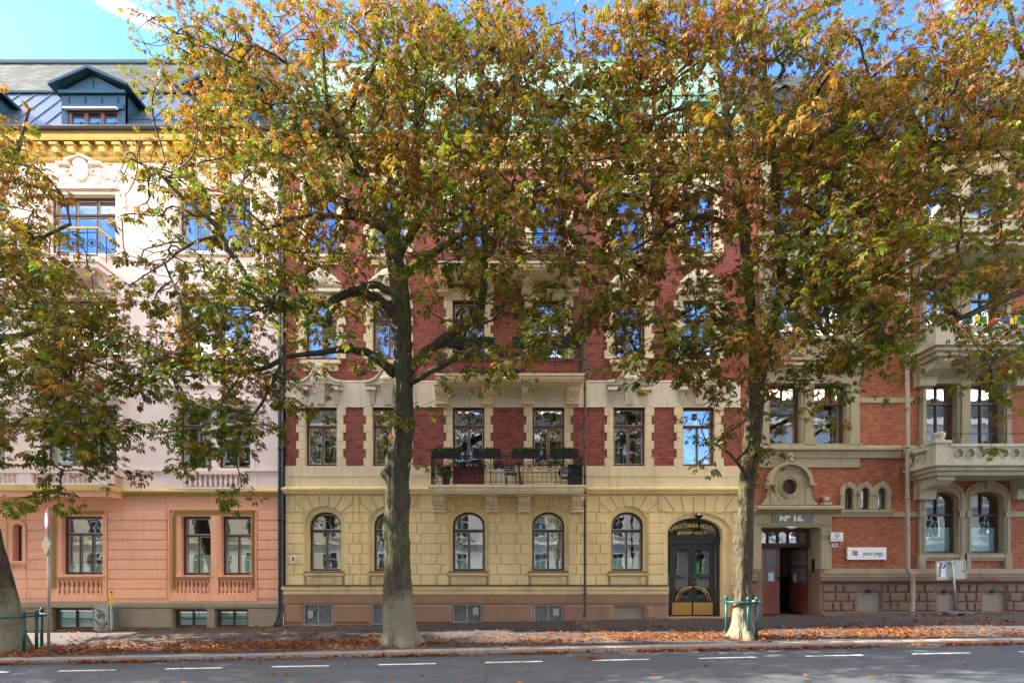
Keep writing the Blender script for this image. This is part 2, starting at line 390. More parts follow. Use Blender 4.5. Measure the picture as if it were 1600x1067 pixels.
def window(parent, p0, p1, q0, q1, mat, rise=0, transom=None, cols=2, ucols=1, fw=2.6, rec=0.17, bead=True,
           glass='glass', frost=None, curtain=0, door=None, name='window', bars=0):
    """Timber window: frame + sash beads in one mesh, its panes a sub-part, frosted film and curtain sub-parts."""
    y0 = WY+rec; f = MB()
    outl = archp(p0, p1, q0, q1, rise) if rise else rect(p0, p1, q0, q1)
    holes = []; t2 = 1.6
    qb = q1-fw if door is None else door
    if transom:
        w = (p1-p0-2*fw+t2)/ucols
        if rise:
            if ucols == 1: holes.append(archp(p0+fw, p1-fw, q0+fw, transom-t2, min(rise-fw*0.5, transom-t2-q0-fw-0.01), 12))
            else:
                cx = (p0+p1)/2; n = 8; L = []; R = []
                for i in range(n+1):
                    a = PI/2*i/n; qq = q0+fw+(rise-fw*0.5)*(1-math.sin(a)); rr = ((p1-p0)/2-fw)*math.cos(a)
                    R.append((X(max(cx+t2*0.8, cx+rr)), Z(min(qq, transom-t2-0.5)))) ; L.append((X(min(cx-t2*0.8, cx-rr)), Z(min(qq, transom-t2-0.5))))
                holes.append([(X(cx+t2*0.8), Z(transom-t2)), (X(p1-fw), Z(transom-t2))]+R)
                holes.append([(X(p0+fw), Z(transom-t2))][::-1]+[(X(cx-t2*0.8), Z(transom-t2))]+L[::-1])
        else:
            for i in range(ucols): holes.append(rect(p0+fw+i*w, p0+fw+(i+1)*w-t2, q0+fw, transom-t2))
        qt = transom+t2
    else: qt = q0+fw
    if not transom and rise: holes.append(archp(p0+fw, p1-fw, q0+fw, qb, rise-fw*0.4, 12))
    else:
        w = (p1-p0-2*fw+t2)/cols
        for i in range(cols): holes.append(rect(p0+fw+i*w, p0+fw+(i+1)*w-t2, qt, qb))
    f.plate(outl, holes, y0, y0+0.08)
    cxm = X((p0+p1)/2)
    if transom: f.box(X(p0+1), X(p1-1), y0-0.035, y0-0.002, Z(transom+1.4), Z(transom-1.4))
    if bead:
        f.mi = 1
        for h in holes:
            cx = sum(a for a, b in h)/len(h); cz = sum(b for a, b in h)/len(h)
            wx = max(a for a, b in h)-min(a for a, b in h); wz = max(b for a, b in h)-min(b for a, b in h)
            b_ = 0.028
            inn = [(cx+(a-cx)*(1-2*b_/wx), cz+(b-cz)*(1-2*b_/wz)) for a, b in h]
            f.plate(h, [inn], y0+0.035, y0+0.06)
    fo = f.build(name, [mat, M['sash']], parent)
    g = MB()
    for h in holes: g.face(h, y0+0.065)
    g.build('pane', M[glass], fo)
    if bars:
        b = MB()
        for i in range(1, bars+1):
            zz = Z(q0+(q1-q0)*i/(bars+1)); b.tube([(X(p0), y0-0.06, zz), (X(p1), y0-0.06, zz)], 0.015, 6)
        b.build('bar', mat, fo)
    if frost:
        b = MB(); b.face(rect(p0+fw, p1-fw, frost, q1-fw), y0+0.078); b.build('frosted_film', M['frost'], fo)
    if curtain:
        b = MB(); n = 26
        def drape(a0, a1):
            vs = []; 
            for i in range(n+1):
                xx = X(a0+(a1-a0)*i/n); yy = y0+0.22+0.035*math.sin(i*2.3)
                vs += [(xx, yy, Z(q1)), (xx, yy, Z(q0+1))]
            b.add(vs, [(2*i, 2*i+2, 2*i+3, 2*i+1) for i in range(n)])
        wd = (p1-p0)
        if curtain & 1: drape(p0, p0+wd*0.3)
        if curtain & 2: drape(p1-wd*0.24, p1)
        if curtain & 4: drape(p0+wd*0.05, p1-wd*0.05)
        b.build('curtain', M['curtain'], fo)
    return fo

def rand_curtain(): return random.choice([0, 0, 1, 2, 3, 3, 0])

def corbel(mb, px, z0, q1, w, dep):          # scroll bracket with raised studs, w in px
    x0 = X(px-w/2); x1 = X(px+w/2); z1 = Z(q1, WY-dep*0.5); h = z0-z1
    pr = []
    for t, d in ((0, 1.0), (0.08, 1.0), (0.1, 0.9), (0.22, 0.95), (0.38, 0.88), (0.52, 0.66), (0.66, 0.5), (0.8, 0.46), (0.88, 0.38), (0.9, 0.5), (1.0, 0.5)):
        pr.append((WY-dep*d, z0-h*t))
    mb.yz([(WY+0.02, z0)]+pr+[(WY+0.02, z1)], x0, x1) if False else mb.yz(([(WY+0.02, z0)]+pr+[(WY+0.02, z1)])[::-1], x0, x1)
    mb.box(x0-0.03, x1+0.03, WY-dep*1.03, WY, z0-h*0.07, z0-0.002)
    mb.box(x0-0.02, x1+0.02, WY-dep*0.54, WY, z1-0.01, z1+h*0.06)
    for r in range(5):
        t = 0.16+r*0.125
        d = np.interp(t, [0, .1, .22, .38, .52, .66, .8], [1, .9, .95, .88, .66, .5, .46])
        for k in range(3):
            cx = x0+(x1-x0)*(0.24+0.26*k); s_ = 0.026
            mb.box(cx-s_, cx+s_, WY-dep*d-0.045, WY-dep*d+0.03, z0-h*t-s_, z0-h*t+s_)

def baluster_row(mb, xa, xb, y, zb, zt, n, r=0.055, seg=8):
    h = zt-zb
    for i in range(n):
        cx = xa+(xb-xa)*(i+0.5)/n
        mb.smooth = True
        mb.lathe(cx, y, [(r*0.95, zb), (r*0.95, zb+h*0.08), (r*0.55, zb+h*0.12), (r*0.95, zb+h*0.3), (r*1.0, zb+h*0.38), (r*0.45, zb+h*0.68),
                         (r*0.5, zb+h*0.74), (r*0.8, zb+h*0.86), (r*0.95, zb+h*0.92), (r*0.95, zt)], seg)
        mb.smooth = False

def scroll_panel(mb, x0, x1, y, z0, z1, n, t=0.015):
    """wrought iron rail panel along x: circles with inner curls"""
    w = (x1-x0)/n; r = min(w*0.5, (z1-z0)*0.5)*0.86
    for i in range(n):
        cx = x0+w*(i+0.5); cz = (z0+z1)/2+(0.02 if i % 2 else -0.02)
        mb.ring((cx, y, cz), r, t, n=16, k=4)
        for a0 in (0.2, 2.3, 4.4):
            pts = []
            for k in range(9):
                a = a0+k*0.55; rr = r*(0.62-0.055*k)
                pts.append((cx+math.cos(a)*rr, y, cz+math.sin(a)*rr))
            mb.tube(pts, t*0.8, 4)
        mb.blob((cx, y, cz), (r*0.2, 0.02, r*0.2), 1)
    mb.tube([(x0, y, z0-0.03), (x1, y, z0-0.03)], t, 4); mb.tube([(x0, y, z1+0.02), (x1, y, z1+0.02)], t, 4)
def scroll_panel_y(mb, x, y0, y1, z0, z1, n, t=0.015):
    w = (y1-y0)/n; r = min(w*0.5, (z1-z0)*0.5)*0.86
    for i in range(n):
        cy = y0+w*(i+0.5); cz = (z0+z1)/2
        mb.ring((x, cy, cz), r, t, axis='x', n=14, k=4)
        mb.ring((x, cy, cz), r*0.5, t, axis='x', n=10, k=4)

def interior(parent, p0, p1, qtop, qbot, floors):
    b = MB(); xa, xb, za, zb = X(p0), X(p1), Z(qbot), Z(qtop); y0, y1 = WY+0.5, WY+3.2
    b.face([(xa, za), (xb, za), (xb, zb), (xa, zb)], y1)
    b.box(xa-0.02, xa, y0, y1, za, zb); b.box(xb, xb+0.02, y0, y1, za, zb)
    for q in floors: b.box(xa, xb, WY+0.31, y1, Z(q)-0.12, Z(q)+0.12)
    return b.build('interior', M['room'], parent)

def bust(mb, px, qbase, s=1.0, y=None):
    """ornamental bust: fluted console, shoulders, neck and head"""
    y = WY-0.22 if y is None else y; cx = X(px); z = Z(qbase); mb.smooth = True
    mb.blob((cx, y, z+0.10*s), (0.27*s, 0.17*s, 0.15*s), 2); mb.blob((cx, y, z+0.25*s), (0.19*s, 0.13*s, 0.10*s), 2)
    mb.lathe(cx, y, [(0.085*s, z+0.25*s), (0.07*s, z+0.36*s), (0.09*s, z+0.44*s)], 8)
    mb.blob((cx, y-0.01, z+0.53*s), (0.115*s, 0.13*s, 0.155*s), 2); mb.blob((cx, y+0.05*s, z+0.60*s), (0.135*s, 0.13*s, 0.12*s), 2, 0.08)
    mb.blob((cx, y-0.14*s, z+0.50*s), (0.022*s, 0.03*s, 0.03*s), 1); mb.smooth = False
def console(mb, px, q0, q1, wt, wb, dep):    # tapering fluted console
    x = X(px); a, b = wt/2/S, wb/2/S; z0, z1 = Z(q0), Z(q1)
    n = 5
    for k in range(n):
        l0 = -a+2*a*k/n+0.006; r0 = -a+2*a*(k+1)/n-0.006; l1 = -b+2*b*k/n+0.004; r1 = -b+2*b*(k+1)/n-0.004
        mb.add([(x+l0, WY-dep, z0), (x+r0, WY-dep, z0), (x+r1, WY-dep*0.5, z1), (x+l1, WY-dep*0.5, z1),
                (x+l0, WY+0.01, z0), (x+r0, WY+0.01, z0), (x+r1, WY+0.01, z1), (x+l1, WY+0.01, z1)],
               [(0, 3, 2, 1), (0, 1, 5, 4), (3, 7, 6, 2), (0, 4, 7, 3), (1, 2, 6, 5)])
    mb.box(x-a-0.02, x+a+0.02, WY-dep-0.03, WY, z0, z0+0.07)
# ================================================================ pink house on the left
A = thing('apartment_building', 'pale pink apartment house with salmon ground floor, ochre cornice and slate roof, at the left', 'building', (X(190), WY, gz(X(190))))
AL, AR = -110, 437
winA_g = [(96, 160, 806, 897), (282, 329.5, 806, 898), (345, 392, 806, 898)]
w = MB()
holes = [rect(*r) for r in winA_g]+[archp(21.6, 37.4, 818, 876, 8)]
holes += [rect(91, 160, 903, 928), rect(276, 328, 903, 928), rect(341, 392, 903, 928)]
w.plate([(X(AL), Z(940)), (X(AR), Z(940)), (X(AR), Z(775)), (X(AL), Z(775))], holes, WY, WY+0.3)
# niches behind the balustrades
for r in ((91, 160), (276, 328), (341, 392)): w.face(rect(r[0]-1, r[1]+1, 902, 929), WY+0.2)
# rusticated courses
def courses(x0, x1, qa=798.5, qb=937, pitch=15.25):
    q = qa
    while q+pitch < qb+1:
        w.rblock(X(x0), X(x1), Z(q+pitch-1.0), Z(q+0.6), WY, 0.035, 0.02); q += pitch
courses(168.5, 262); courses(403, 436.5); courses(42.5, 75); courses(AL+2, 12)
for q in range(0, 0): pass
q = 798.5
while q+15.25 < 938:
    if q < 806 or q > 883: w.rblock(X(12.4), X(42), Z(q+14.2), Z(q+0.6), WY, 0.035, 0.02)
    q += 15.25
# window surrounds: outer fillets
def fillet(x0, x1, q0, q1, t=1.6, d=0.06):
    w.pbox(x0, x0+t, q0, q1, 0, d); w.pbox(x1-t, x1, q0, q1, 0, d); w.pbox(x0+t, x1-t, q0, q0+t, 0, d)
fillet(76, 168, 795, 939); fillet(264, 402, 795, 939)
w.pbox(77.7, 166.3, 929, 939, 0.002, 0.045); w.pbox(265.7, 400.3, 929, 939, 0.002, 0.045)
w.pbox(328.5, 341, 899, 928.8, 0.002, 0.04); w.pbox(330, 344.5, 806, 899, 0.002, 0.03); w.pbox(334, 340.5, 812, 894, 0.032, 0.05)
for r in ((92, 164), (277, 331.5), (342.5, 396)): w.mould(r[0], r[1], [(0.09, 898), (0.09, 900.5), (0.05, 902.5)])
# arched little window surround and sill
ring_o = archp(16.5, 42, 812.5, 876, 12.5); w.plate(ring_o, [archp(21.6, 37.4, 818, 875.9, 8)], WY-0.07, WY-0.001)
w.mould(12, 45, [(0.14, 876), (0.14, 879), (0.06, 883)])
w.pbox(17, 21, 883.2, 887, 0, 0.08); w.pbox(37, 41, 883.2, 887, 0, 0.08)
w.build('ground_floor_wall', M['salmon'], A)
# gilded rope ornament round the big windows
for (xa, xb, qa, qb, horiz) in ((82, 88.5, 806, 920, 0), (84, 162, 798, 803.5, 1), (270, 275.5, 806, 922, 0), (272, 398, 798, 803.5, 1), (393.6, 397.5, 806, 922, 0)):
    g = MB()
    if horiz:
        n = int((xb-xa)/3.2)
        for i in range(n):
            a = X(xa+(xb-xa)*i/n); b = X(xa+(xb-xa)*(i+0.7)/n)
            g.add([(a, WY-0.03, Z(qb)), (b, WY-0.03, Z(qb)), (b+0.04, WY-0.055, Z(qa)), (a+0.04, WY-0.055, Z(qa)), (a, WY, Z(qb)), (b, WY, Z(qb)), (b+0.04, WY, Z(qa)), (a+0.04, WY, Z(qa))],
                  [(0, 1, 2, 3), (4, 0, 3, 7), (1, 5, 6, 2), (3, 2, 6, 7), (4, 5, 1, 0)])
    else:
        n = int((qb-qa)/3.2)
        for i in range(n):
            a = Z(qa+(qb-qa)*(i+0.7)/n); b = Z(qa+(qb-qa)*i/n)
            g.add([(X(xa), WY-0.03, a), (X(xb), WY-0.03, a+0.05), (X(xb), WY-0.055, b+0.05), (X(xa), WY-0.055, b), (X(xa), WY, a), (X(xb), WY, a+0.05), (X(xb), WY, b+0.05), (X(xa), WY, b)],
                  [(0, 1, 2, 3), (4, 0, 3, 7), (1, 5, 6, 2), (3, 2, 6, 7), (4, 5, 1, 0)])
    g.build('rope_ornament', M['gold'], A)
for r in ((91.5, 160), (276, 328), (341, 392)):
    b = MB(); n = 9 if r[0] < 100 else 8
    baluster_row(b, X(r[0]+0.5), X(r[1]-0.5), WY+0.08, Z(928), Z(906.5), n, 0.085)
    for i in range(n*2):
        a = r[0]+(r[1]-r[0])*(i+0.2)/(n*2); b.pbox(a, a+(r[1]-r[0])*0.6/(n*2), 903.5, 906, -0.15, -0.01)
    b.build('balustrade', M['salmon'], A)
window(A, 96, 160, 806, 897, M['fr_purple'], glass='glass_mid', transom=834, cols=3, fw=3.4, rec=0.2, frost=880)
window(A, 282, 329.5, 806, 898, M['fr_purple'], glass='glass_mid', transom=836, cols=2, fw=3.4, rec=0.2, frost=866)
window(A, 345, 392, 806, 898, M['fr_purple'], glass='glass_mid', transom=836, cols=2, fw=3.4, rec=0.2, frost=866)
window(A, 21.6, 37.4, 818, 876, M['fr_purple'], glass='glass_mid', rise=8, fw=2.4, rec=0.2, frost=850)
# plinth
p = MB(); zb = -1.4
hp = [(X(a), b) for a, b in ()]
bw = [(83, 147, 949, 984), (272, 325, 951, 981), (337, 388, 951, 981)]
p.plate([(X(AL), zb), (X(AR), zb), (X(AR), Z(948.5)), (X(AL), Z(948.5))], [rect(*r) for r in bw], WY-0.06, WY+0.3)
p.build('plinth', M['olive_stone'], A)
p = MB(); p.mould(AL, AR, [(0.02, 939.8), (0.10, 942), (0.10, 948.5), (0.06, 948.6)])
for a, b_ in ((178, 270), (390, 435)): p.rblock(X(a), X(b_), Z(980), Z(951), WY-0.06, 0.02, 0.02)
p.pbox(325.2, 336.8, 949, 982, 0.062, 0.09)
p.build('plinth_band', M['concrete'], A)
for r in bw: window(A, *r, M['fr_purple'], cols=2, fw=4.5, rec=0.12, bead=False, glass='glass_dark', bars=1, frost=r[2]+6, name='basement_window')
# string course
c = MB(); c.mould(AL, AR, [(0.16, 764.5), (0.20, 766), (0.20, 768), (0.10, 770.5), (0.06, 775)]); c.build('string_course', M['ochre'], A)
c = MB(); a = 199
while a < 436: c.pbox(a, a+2.6, 770.8, 774.4, 0.05, 0.12); a += 4.6
c.build('dentil_row', M['gold'], A)
# upper wall
up = [(71, 184, 632, 728), (279, 392, 637, 731), (77, 184, 467, 560), (279, 392, 467, 556), (77, 182, 305, 396), (279, 392, 305, 392), (-60, 10, 637, 731), (-60, 10, 467, 556), (-60, 10, 305, 392)]
w = MB()
w.plate([(X(AL), Z(765)), (X(AR), Z(765)), (X(AR), Z(200)), (X(AL), Z(200))], [rect(*r) for r in up], WY, WY+0.3)
for (a, b_, q0, q1) in up:                         # architraves
    fl = 4
    w.pbox(a-fl-2, a-0.6, q0-1, q1+2, 0, 0.07); w.pbox(b_+0.6, b_+fl+2, q0-1, q1+2, 0, 0.07)
    w.mould(a-9, b_+9, [(0.24, q0-14), (0.24, q0-11), (0.10, q0-8), (0.08, q0-1.2)])
    w.pbox(a-fl-4, b_+fl+4, q1+2.2, q1+5, 0, 0.14)
for q in (600, 440): w.mould(190, AR, [(0.06, q), (0.06, q+3)])
w.mould(199, AR-0.5, [(0.07, 732.5), (0.07, 736)])
for (a, b_) in ((265, 287), (384, 402)): w.pbox(a, b_, 737, 763, 0, 0.05)
w.build('upper_wall', M['pink'], A)
b = MB(); baluster_row(b, X(288), X(383), WY-0.1, Z(760), Z(741), 12, 0.07); b.pbox(287, 384, 736.5, 740.5, 0.0, 0.2); b.pbox(287, 384, 760.5, 764, 0.0, 0.2)
b.build('balustrade', M['pink'], A)
def wideA(r, **k):
    window(A, *r, M['fr_purple'], transom=r[2]+27, cols=k.pop('cols', 4), ucols=k.pop('ucols', 3), fw=3.2, rec=0.18, curtain=k.pop('curtain', rand_curtain()), **k)
for i, r in enumerate(up):
    if r[0] == 279:
        m_ = (r[0]+r[1])/2
        wm = MB(); wm.pbox(m_-5, m_+5, r[2], r[3], -0.16, 0.02); wm.build('mullion_pier', M['pink'], A)
        window(A, r[0], m_-5, r[2], r[3], M['fr_purple'], transom=r[2]+27, cols=2, fw=3.2, rec=0.18, curtain=rand_curtain())
        window(A, m_+5, r[1], r[2], r[3], M['fr_purple'], transom=r[2]+27, cols=2, fw=3.2, rec=0.18, curtain=rand_curtain())
    else: wideA(r, cols=3, ucols=3)
# ornament panels over the third floor windows
for (cx, sc) in ((128, 1), (335, 1), (-25, 1)):
    o = MB()
    o.smooth = True
    o.blob((X(cx), WY-0.1, Z(268)), (0.32, 0.14, 0.42), 3); o.blob((X(cx), WY-0.16, Z(268)), (0.2, 0.14, 0.27), 2)
    for s_ in (-1, 1):
        for k in range(4):
            pts = []
            for j in range(10):
                a = j*0.6+k; rr = 0.16-0.013*j
                pts.append((X(cx)+s_*(0.45+0.26*k+rr*math.cos(a)), WY-0.05, Z(272+k*2)+rr*math.sin(a)))
            o.tube(pts, 0.035, 5)
        o.smooth = False
        o.yz([(WY, Z(262)), (WY-0.2, Z(262)), (WY-0.2, Z(258)), (WY, Z(258))], X(cx+s_*16)-0.0, X(cx+s_*35)) if s_ > 0 else o.yz([(WY, Z(262)), (WY-0.2, Z(262)), (WY-0.2, Z(258)), (WY, Z(258))], X(cx-35), X(cx-16))
        o.add([(X(cx), WY-0.2, Z(245)), (X(cx), WY-0.2, Z(249)), (X(cx+s_*22), WY-0.2, Z(258)), (X(cx+s_*22), WY-0.2, Z(254)),
               (X(cx), WY, Z(245)), (X(cx), WY, Z(249)), (X(cx+s_*22), WY, Z(258)), (X(cx+s_*22), WY, Z(254))], [(0, 1, 2, 3), (0, 4, 5, 1), (3, 2, 6, 7), (0, 3, 7, 4), (1, 5, 6, 2)])
        o.pbox(cx+s_*28-4, cx+s_*28+4, 262.5, 285, 0, 0.1)
        o.smooth = True
    o.smooth = False; o.build('stucco_ornament', M['pink'], A)
# main cornice
c = MB()
c.mould(AL, AR+3, [(0.55, 198), (0.58, 204), (0.50, 208), (0.48, 215), (0.44, 219), (0.14, 221), (0.12, 238), (0.18, 240), (0.12, 245), (0.06, 252)])
a = 42-24*6
while a < 436: c.pbox(a+1, a+13.5, 221.5, 225, 0.1, 0.42); c.pbox(a+2.5, a+12, 225.2, 237, 0.1, 0.34); a += 24
c.build('cornice', M['ochre'], A)
c = MB(); a = AL
while a < 436: c.pbox(a, a+2.2, 246, 250, 0.05, 0.13); a += 4
c.build('dentil_row', M['ochre'], A)
# gutter, mansard
YE = WY-0.58
g = MB(); g.tube([(X(AL, YE), YE-0.02, Z(201, YE)), (X(AR+3, YE), YE-0.02, Z(201, YE))], 0.10, 8); g.build('gutter', M['gutter'], A)
Y1, Y2 = WY+1.35, WY+3.6
r = MB(); ze, zm, zr = Z(199, YE), Z(147, Y1), Z(99, Y2)
xl, xr = X(AL-40), X(AR)+0.05
r.add([(xl, YE, ze), (xr, YE, ze), (xr, Y1, zm), (xl, Y1, zm)], [(0, 1, 2, 3)])
x = xl
while x < xr:                                       # standing seams
    r.add([(x, YE, ze+0.05), (x+0.04, YE, ze+0.05), (x+0.04, Y1, zm+0.05), (x, Y1, zm+0.05), (x, YE, ze), (x+0.04, YE, ze), (x+0.04, Y1, zm), (x, Y1, zm)],
          [(0, 1, 2, 3), (4, 0, 3, 7), (1, 5, 6, 2), (0, 4, 5, 1)]); x += 0.62
r.add([(xl, YE, ze), (xr, YE, ze), (xr, WY+0.3, ze-0.02), (xl, WY+0.3, ze-0.02)], [(0, 3, 2, 1)])
r.add([(xr, YE, ze), (xr, Y2+3, ze), (xr, Y2+3, zr-1), (xr, Y2, zr), (xr, Y1, zm)], [(0, 1, 2, 3, 4)])
r.build('lower_roof', M['lead_light'], A)
r = MB(); r.add([(xl, Y1-0.03, zm+0.04), (xr, Y1-0.03, zm+0.04), (xr, Y2, zr), (xl, Y2, zr), (xl, Y2+5, zr-2), (xr, Y2+5, zr-2)], [(0, 1, 2, 3), (3, 2, 5, 4)]); r.build('slate_roof', M['slate'], A)
r = MB(); r.tube([(xl, Y2, zr+0.03), (xr, Y2, zr+0.03)], 0.13, 8); r.box(xl, xr, Y1-0.1, Y1+0.02, zm-0.03, zm+0.05)
x = X(225)
for k in range(8): r.tube([P(188+k*26, 199, YE+0.1), P(188+k*26+6, 187, YE+0.35)], 0.015, 4)
r.tube([P(186, 187, YE+0.35), P(400, 187, YE+0.35)], 0.018, 4); r.tube([P(186, 191, YE+0.3), P(400, 191, YE+0.3)], 0.012, 4)
r.build('ridge_flashing', M['lead'], A)
# dormers
def dormer(cx, half=52):
    yd = YE+0.14
    d = MB(); XX = lambda p: X(cx+p, yd); ZZ = lambda q: Z(q, yd)
    zs = ZZ(199)
    holes = [[(XX(-40), ZZ(197)), (XX(40), ZZ(197)), (XX(40), ZZ(173)), (XX(-40), ZZ(173))]]
    d.plate([(XX(-half+2), zs), (XX(half-2), zs), (XX(half-2), ZZ(145)), (XX(-half+2), ZZ(145))], holes, yd, yd+0.12)
    # cheeks running back to the roof
    for s_ in (-1, 1):
        xx = XX(s_*(half-2)); d.add([(xx, yd, zs), (xx, yd, ZZ(145)), (xx, Y1+0.9, ZZ(145)), (xx, Y1+0.9, zs+1.2)], [(0, 1, 2, 3)])
    d.add([(XX(-half+6), yd-0.02, ZZ(143)), (XX(half-6), yd-0.02, ZZ(143)), (XX(0), yd-0.02, ZZ(119))], [(0, 1, 2)])
    for k in (-38, -13, 13, 38): d.box(XX(k)-0.012, XX(k)+0.012, yd-0.04, yd-0.001, ZZ(164), ZZ(152))
    d.box(XX(0)-0.012, XX(0)+0.012, yd-0.05, yd-0.021, ZZ(143), ZZ(122))
    d.box(XX(-half+4), XX(half-4), yd-0.06, yd-0.002, ZZ(172.5), ZZ(165)); d.box(XX(-half), XX(half), yd-0.1, yd-0.003, ZZ(149), ZZ(144))
    do = d.build('dormer', M['lead'], A)
    rf = MB(); ov = half+9
    for s_ in (-1, 1):
        a = [(XX(0), yd-0.3, ZZ(113.5)), (XX(s_*ov), yd-0.3, ZZ(140)), (XX(s_*ov), yd-0.3, ZZ(144)), (XX(0), yd-0.3, ZZ(118))]
        b_ = [(p_[0], Y1+1.6, p_[2]) for p_ in a]
        rf.add(a+b_, [(0, 1, 2, 3), (0, 4, 5, 1), (3, 2, 6, 7), (1, 5, 6, 2), (4, 7, 6, 5)])
    rf.build('dormer_roof', M['lead'], do)
    f = MB(); x0, x1 = -40, 40; hs = []
    for k in range(3): a = x0+5+k*25.5; hs.append([(XX(a), ZZ(196)), (XX(a+20), ZZ(197)), (XX(a+20), ZZ(176)), (XX(a), ZZ(176))])
    f.plate(holes[0], hs, yd+0.03, yd+0.1); f.build('dormer_window', M['fr_purple'], do)
    g_ = MB(); [g_.face(h, yd+0.08) for h in hs]; g_.build('pane', M['glass'], do)
    a_ = MB(); a_.box(XX(-43), XX(40), yd-0.16, yd-0.06, ZZ(174.6), ZZ(172.6)); a_.build('awning_bar', M['white'], do)
    # lead flat cheeks at the foot
dormer(146); dormer(352); dormer(-60)
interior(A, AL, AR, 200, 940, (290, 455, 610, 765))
# balconies
def iron_balcony(p0, p1, qs0, qs1, qr, dep=1.05):
    yb = WY-dep; b = MB(); x0, x1 = X(p0), X(p1)
    z1 = Z(qs0, yb); z0 = Z(qs1, yb)
    b.box(x0, x1, yb, WY-0.001, (z0+z1)/2, z1); b.box(x0+0.08, x1-0.08, yb+0.08, WY-0.001, z0, (z0+z1)/2-0.002)
    b.yz([(WY, z0), (yb+0.5, z0), (WY, z0-0.5)][::-1], x0+0.25, x0+0.55); b.yz([(WY, z0), (yb+0.5, z0), (WY, z0-0.5)][::-1], x1-0.55, x1-0.25)
    bo = b.build('balcony', M['pink'], A)
    r = MB(); zt = Z(qr, yb)
    for k in range(9): xx = x0+0.08+(x1-x0-0.16)*k/8; r.tube([(xx, yb+0.06, z1), (xx, yb+0.06, zt)], 0.016, 5)
    scroll_panel(r, x0+0.1, x1-0.1, yb+0.06, z1+0.12, zt-0.15, 8)
    for xx in (x0+0.08, x1-0.08): 
        scroll_panel_y(r, xx, yb+0.1, WY-0.05, z1+0.12, zt-0.15, 3); r.tube([(xx, yb+0.5, z1), (xx, yb+0.5, zt)], 0.016, 5)
    r.build('railing', M['iron'], bo)
    h = MB(); h.box(x0+0.02, x1-0.02, yb+0.02, yb+0.1, zt, zt+0.05); h.box(x0+0.03, x0+0.12, yb+0.1, WY-0.01, zt, zt+0.05); h.box(x1-0.12, x1-0.03, yb+0.1, WY-0.01, zt, zt+0.05)
    h.build('handrail', M['gold'] if False else M['ochre'], bo)
iron_balcony(68, 187, 401, 416, 356); iron_balcony(68, 187, 578, 596, 545)
# stone bay balcony on the first floor
yb = WY-0.85; b = MB(); x0, x1 = X(-30), X(196); z0, z1 = Z(773, yb), Z(757, yb)
b.mi = 0; b.box(x0, x1, yb, WY-0.001, z0+0.16, z1); b.mi = 1; b.box(x0+0.06, x1-0.06, yb+0.06, WY-0.001, z0-0.05, z0+0.158)
b.mi = 2
for xx in (x0+0.02, X(60), x1-0.5): b.box(xx, xx+0.46, yb+0.02, yb+0.34, z1, Z(736, yb))
b.box(x0+0.02, x1-0.04, yb+0.0, yb+0.36, Z(738.5, yb), Z(734.5, yb))
b.box(x1-0.36, x1-0.06, yb+0.37, WY-0.01, Z(738.5, yb), Z(734.5, yb)); b.box(x0+0.02, x1-0.04, yb+0.01, yb+0.35, z1, z1+0.06)
baluster_row(b, x0+0.5, X(59), yb+0.18, z1+0.06, Z(738.5, yb), 9, 0.07); baluster_row(b, X(72), x1-0.52, yb+0.18, z1+0.06, Z(738.5, yb), 13, 0.07)
b.build('balcony', [M['ochre'], M['salmon'], M['pink']], A)
# downpipes between pink and yellow houses
for nm, px, mt in (('downpipe', 439.2, 'gutter'), ('downpipe', 443.4, 'pipe_blue')):
    d = MB(); d.smooth = True; d.tube([(X(px), WY-0.12, Z(206)), (X(px), WY-0.12, Z(955)), (X(px)-0.08, WY-0.2, Z(972)), (X(px)-0.12, WY-0.3, Z(976))], 0.062 if px < 441 else 0.05, 8)
    for q in range(260, 960, 110): d.tube([(X(px), WY-0.12, Z(q)), (X(px), WY-0.12, Z(q+3))], 0.078, 8)
    d.build(nm, M[mt], A)
# ================================================================ yellow and brick house in the middle
B = thing('apartment_building', 'brick and cream apartment house with yellow ground floor and green copper roof, in the middle', 'building', (X(800), WY, gz(0)))
BL, BR = 446, 1156
gc = [507, 608, 732, 857, 981]                      # ground floor window centres
hw = 31.0                                           # half width of the masonry opening
w = MB()
holes = [archp(c-hw, c+hw, 791.5, 913.5, 27, 16) for c in gc]
door_o = archp(1040, 1143, 801, 913.4, 30, 18)
dn = archp(1040, 1143, 801, 914, 30, 18); w.plate([(X(BL), Z(914)), dn[0]]+dn[2:][::-1]+[dn[1], (X(BR), Z(914)), (X(BR), Z(772)), (X(BL), Z(772))], holes, WY, WY+0.06)
# recessed surround round every window
for c in gc:
    w.plate(archp(c-hw-1, c+hw+1, 790.5, 914, 27.5, 16), [archp(c-25.3, c+25.3, 799, 891.5, 21.5, 16)], WY+0.06, WY+0.3)
    w.smooth = False
    w.pbox(c-27, c+27, 900.5, 913.5, -0.055, -0.02)
    w.mould(c-30.5, c+30.5, [(0.02, 893), (0.10, 894), (0.10, 898), (0.03, 900.5)])
    for s_ in (-1, 1):
        for k in range(3): w.pbox(c+s_*24-3.4+k*0.4, c+s_*24+3.4-k*0.4, 901+k*4, 904.6+k*4, -0.05, 0.05-0.02*k)
rows = [(914-16.1*(i+1), 914-16.1*i) for i in range(7)]
def pier(x0, x1, cuts):
    for i, (q0, q1) in enumerate(rows):
        cs = [0]+cuts[i % len(cuts)]+[1]
        for a, b_ in zip(cs[:-1], cs[1:]):
            w.rblock(X(x0+(x1-x0)*a)+0.012, X(x0+(x1-x0)*b_)-0.012, Z(q1)+0.012, Z(q0)-0.012, WY, 0.035, 0.022)
P2 = [[0.36, 0.64], [0.22, 0.72]]; P3 = [[], [0.45]]; P4 = [[0.36], [0.62]]
pier(BL+0.5, gc[0]-hw-0.5, P3)
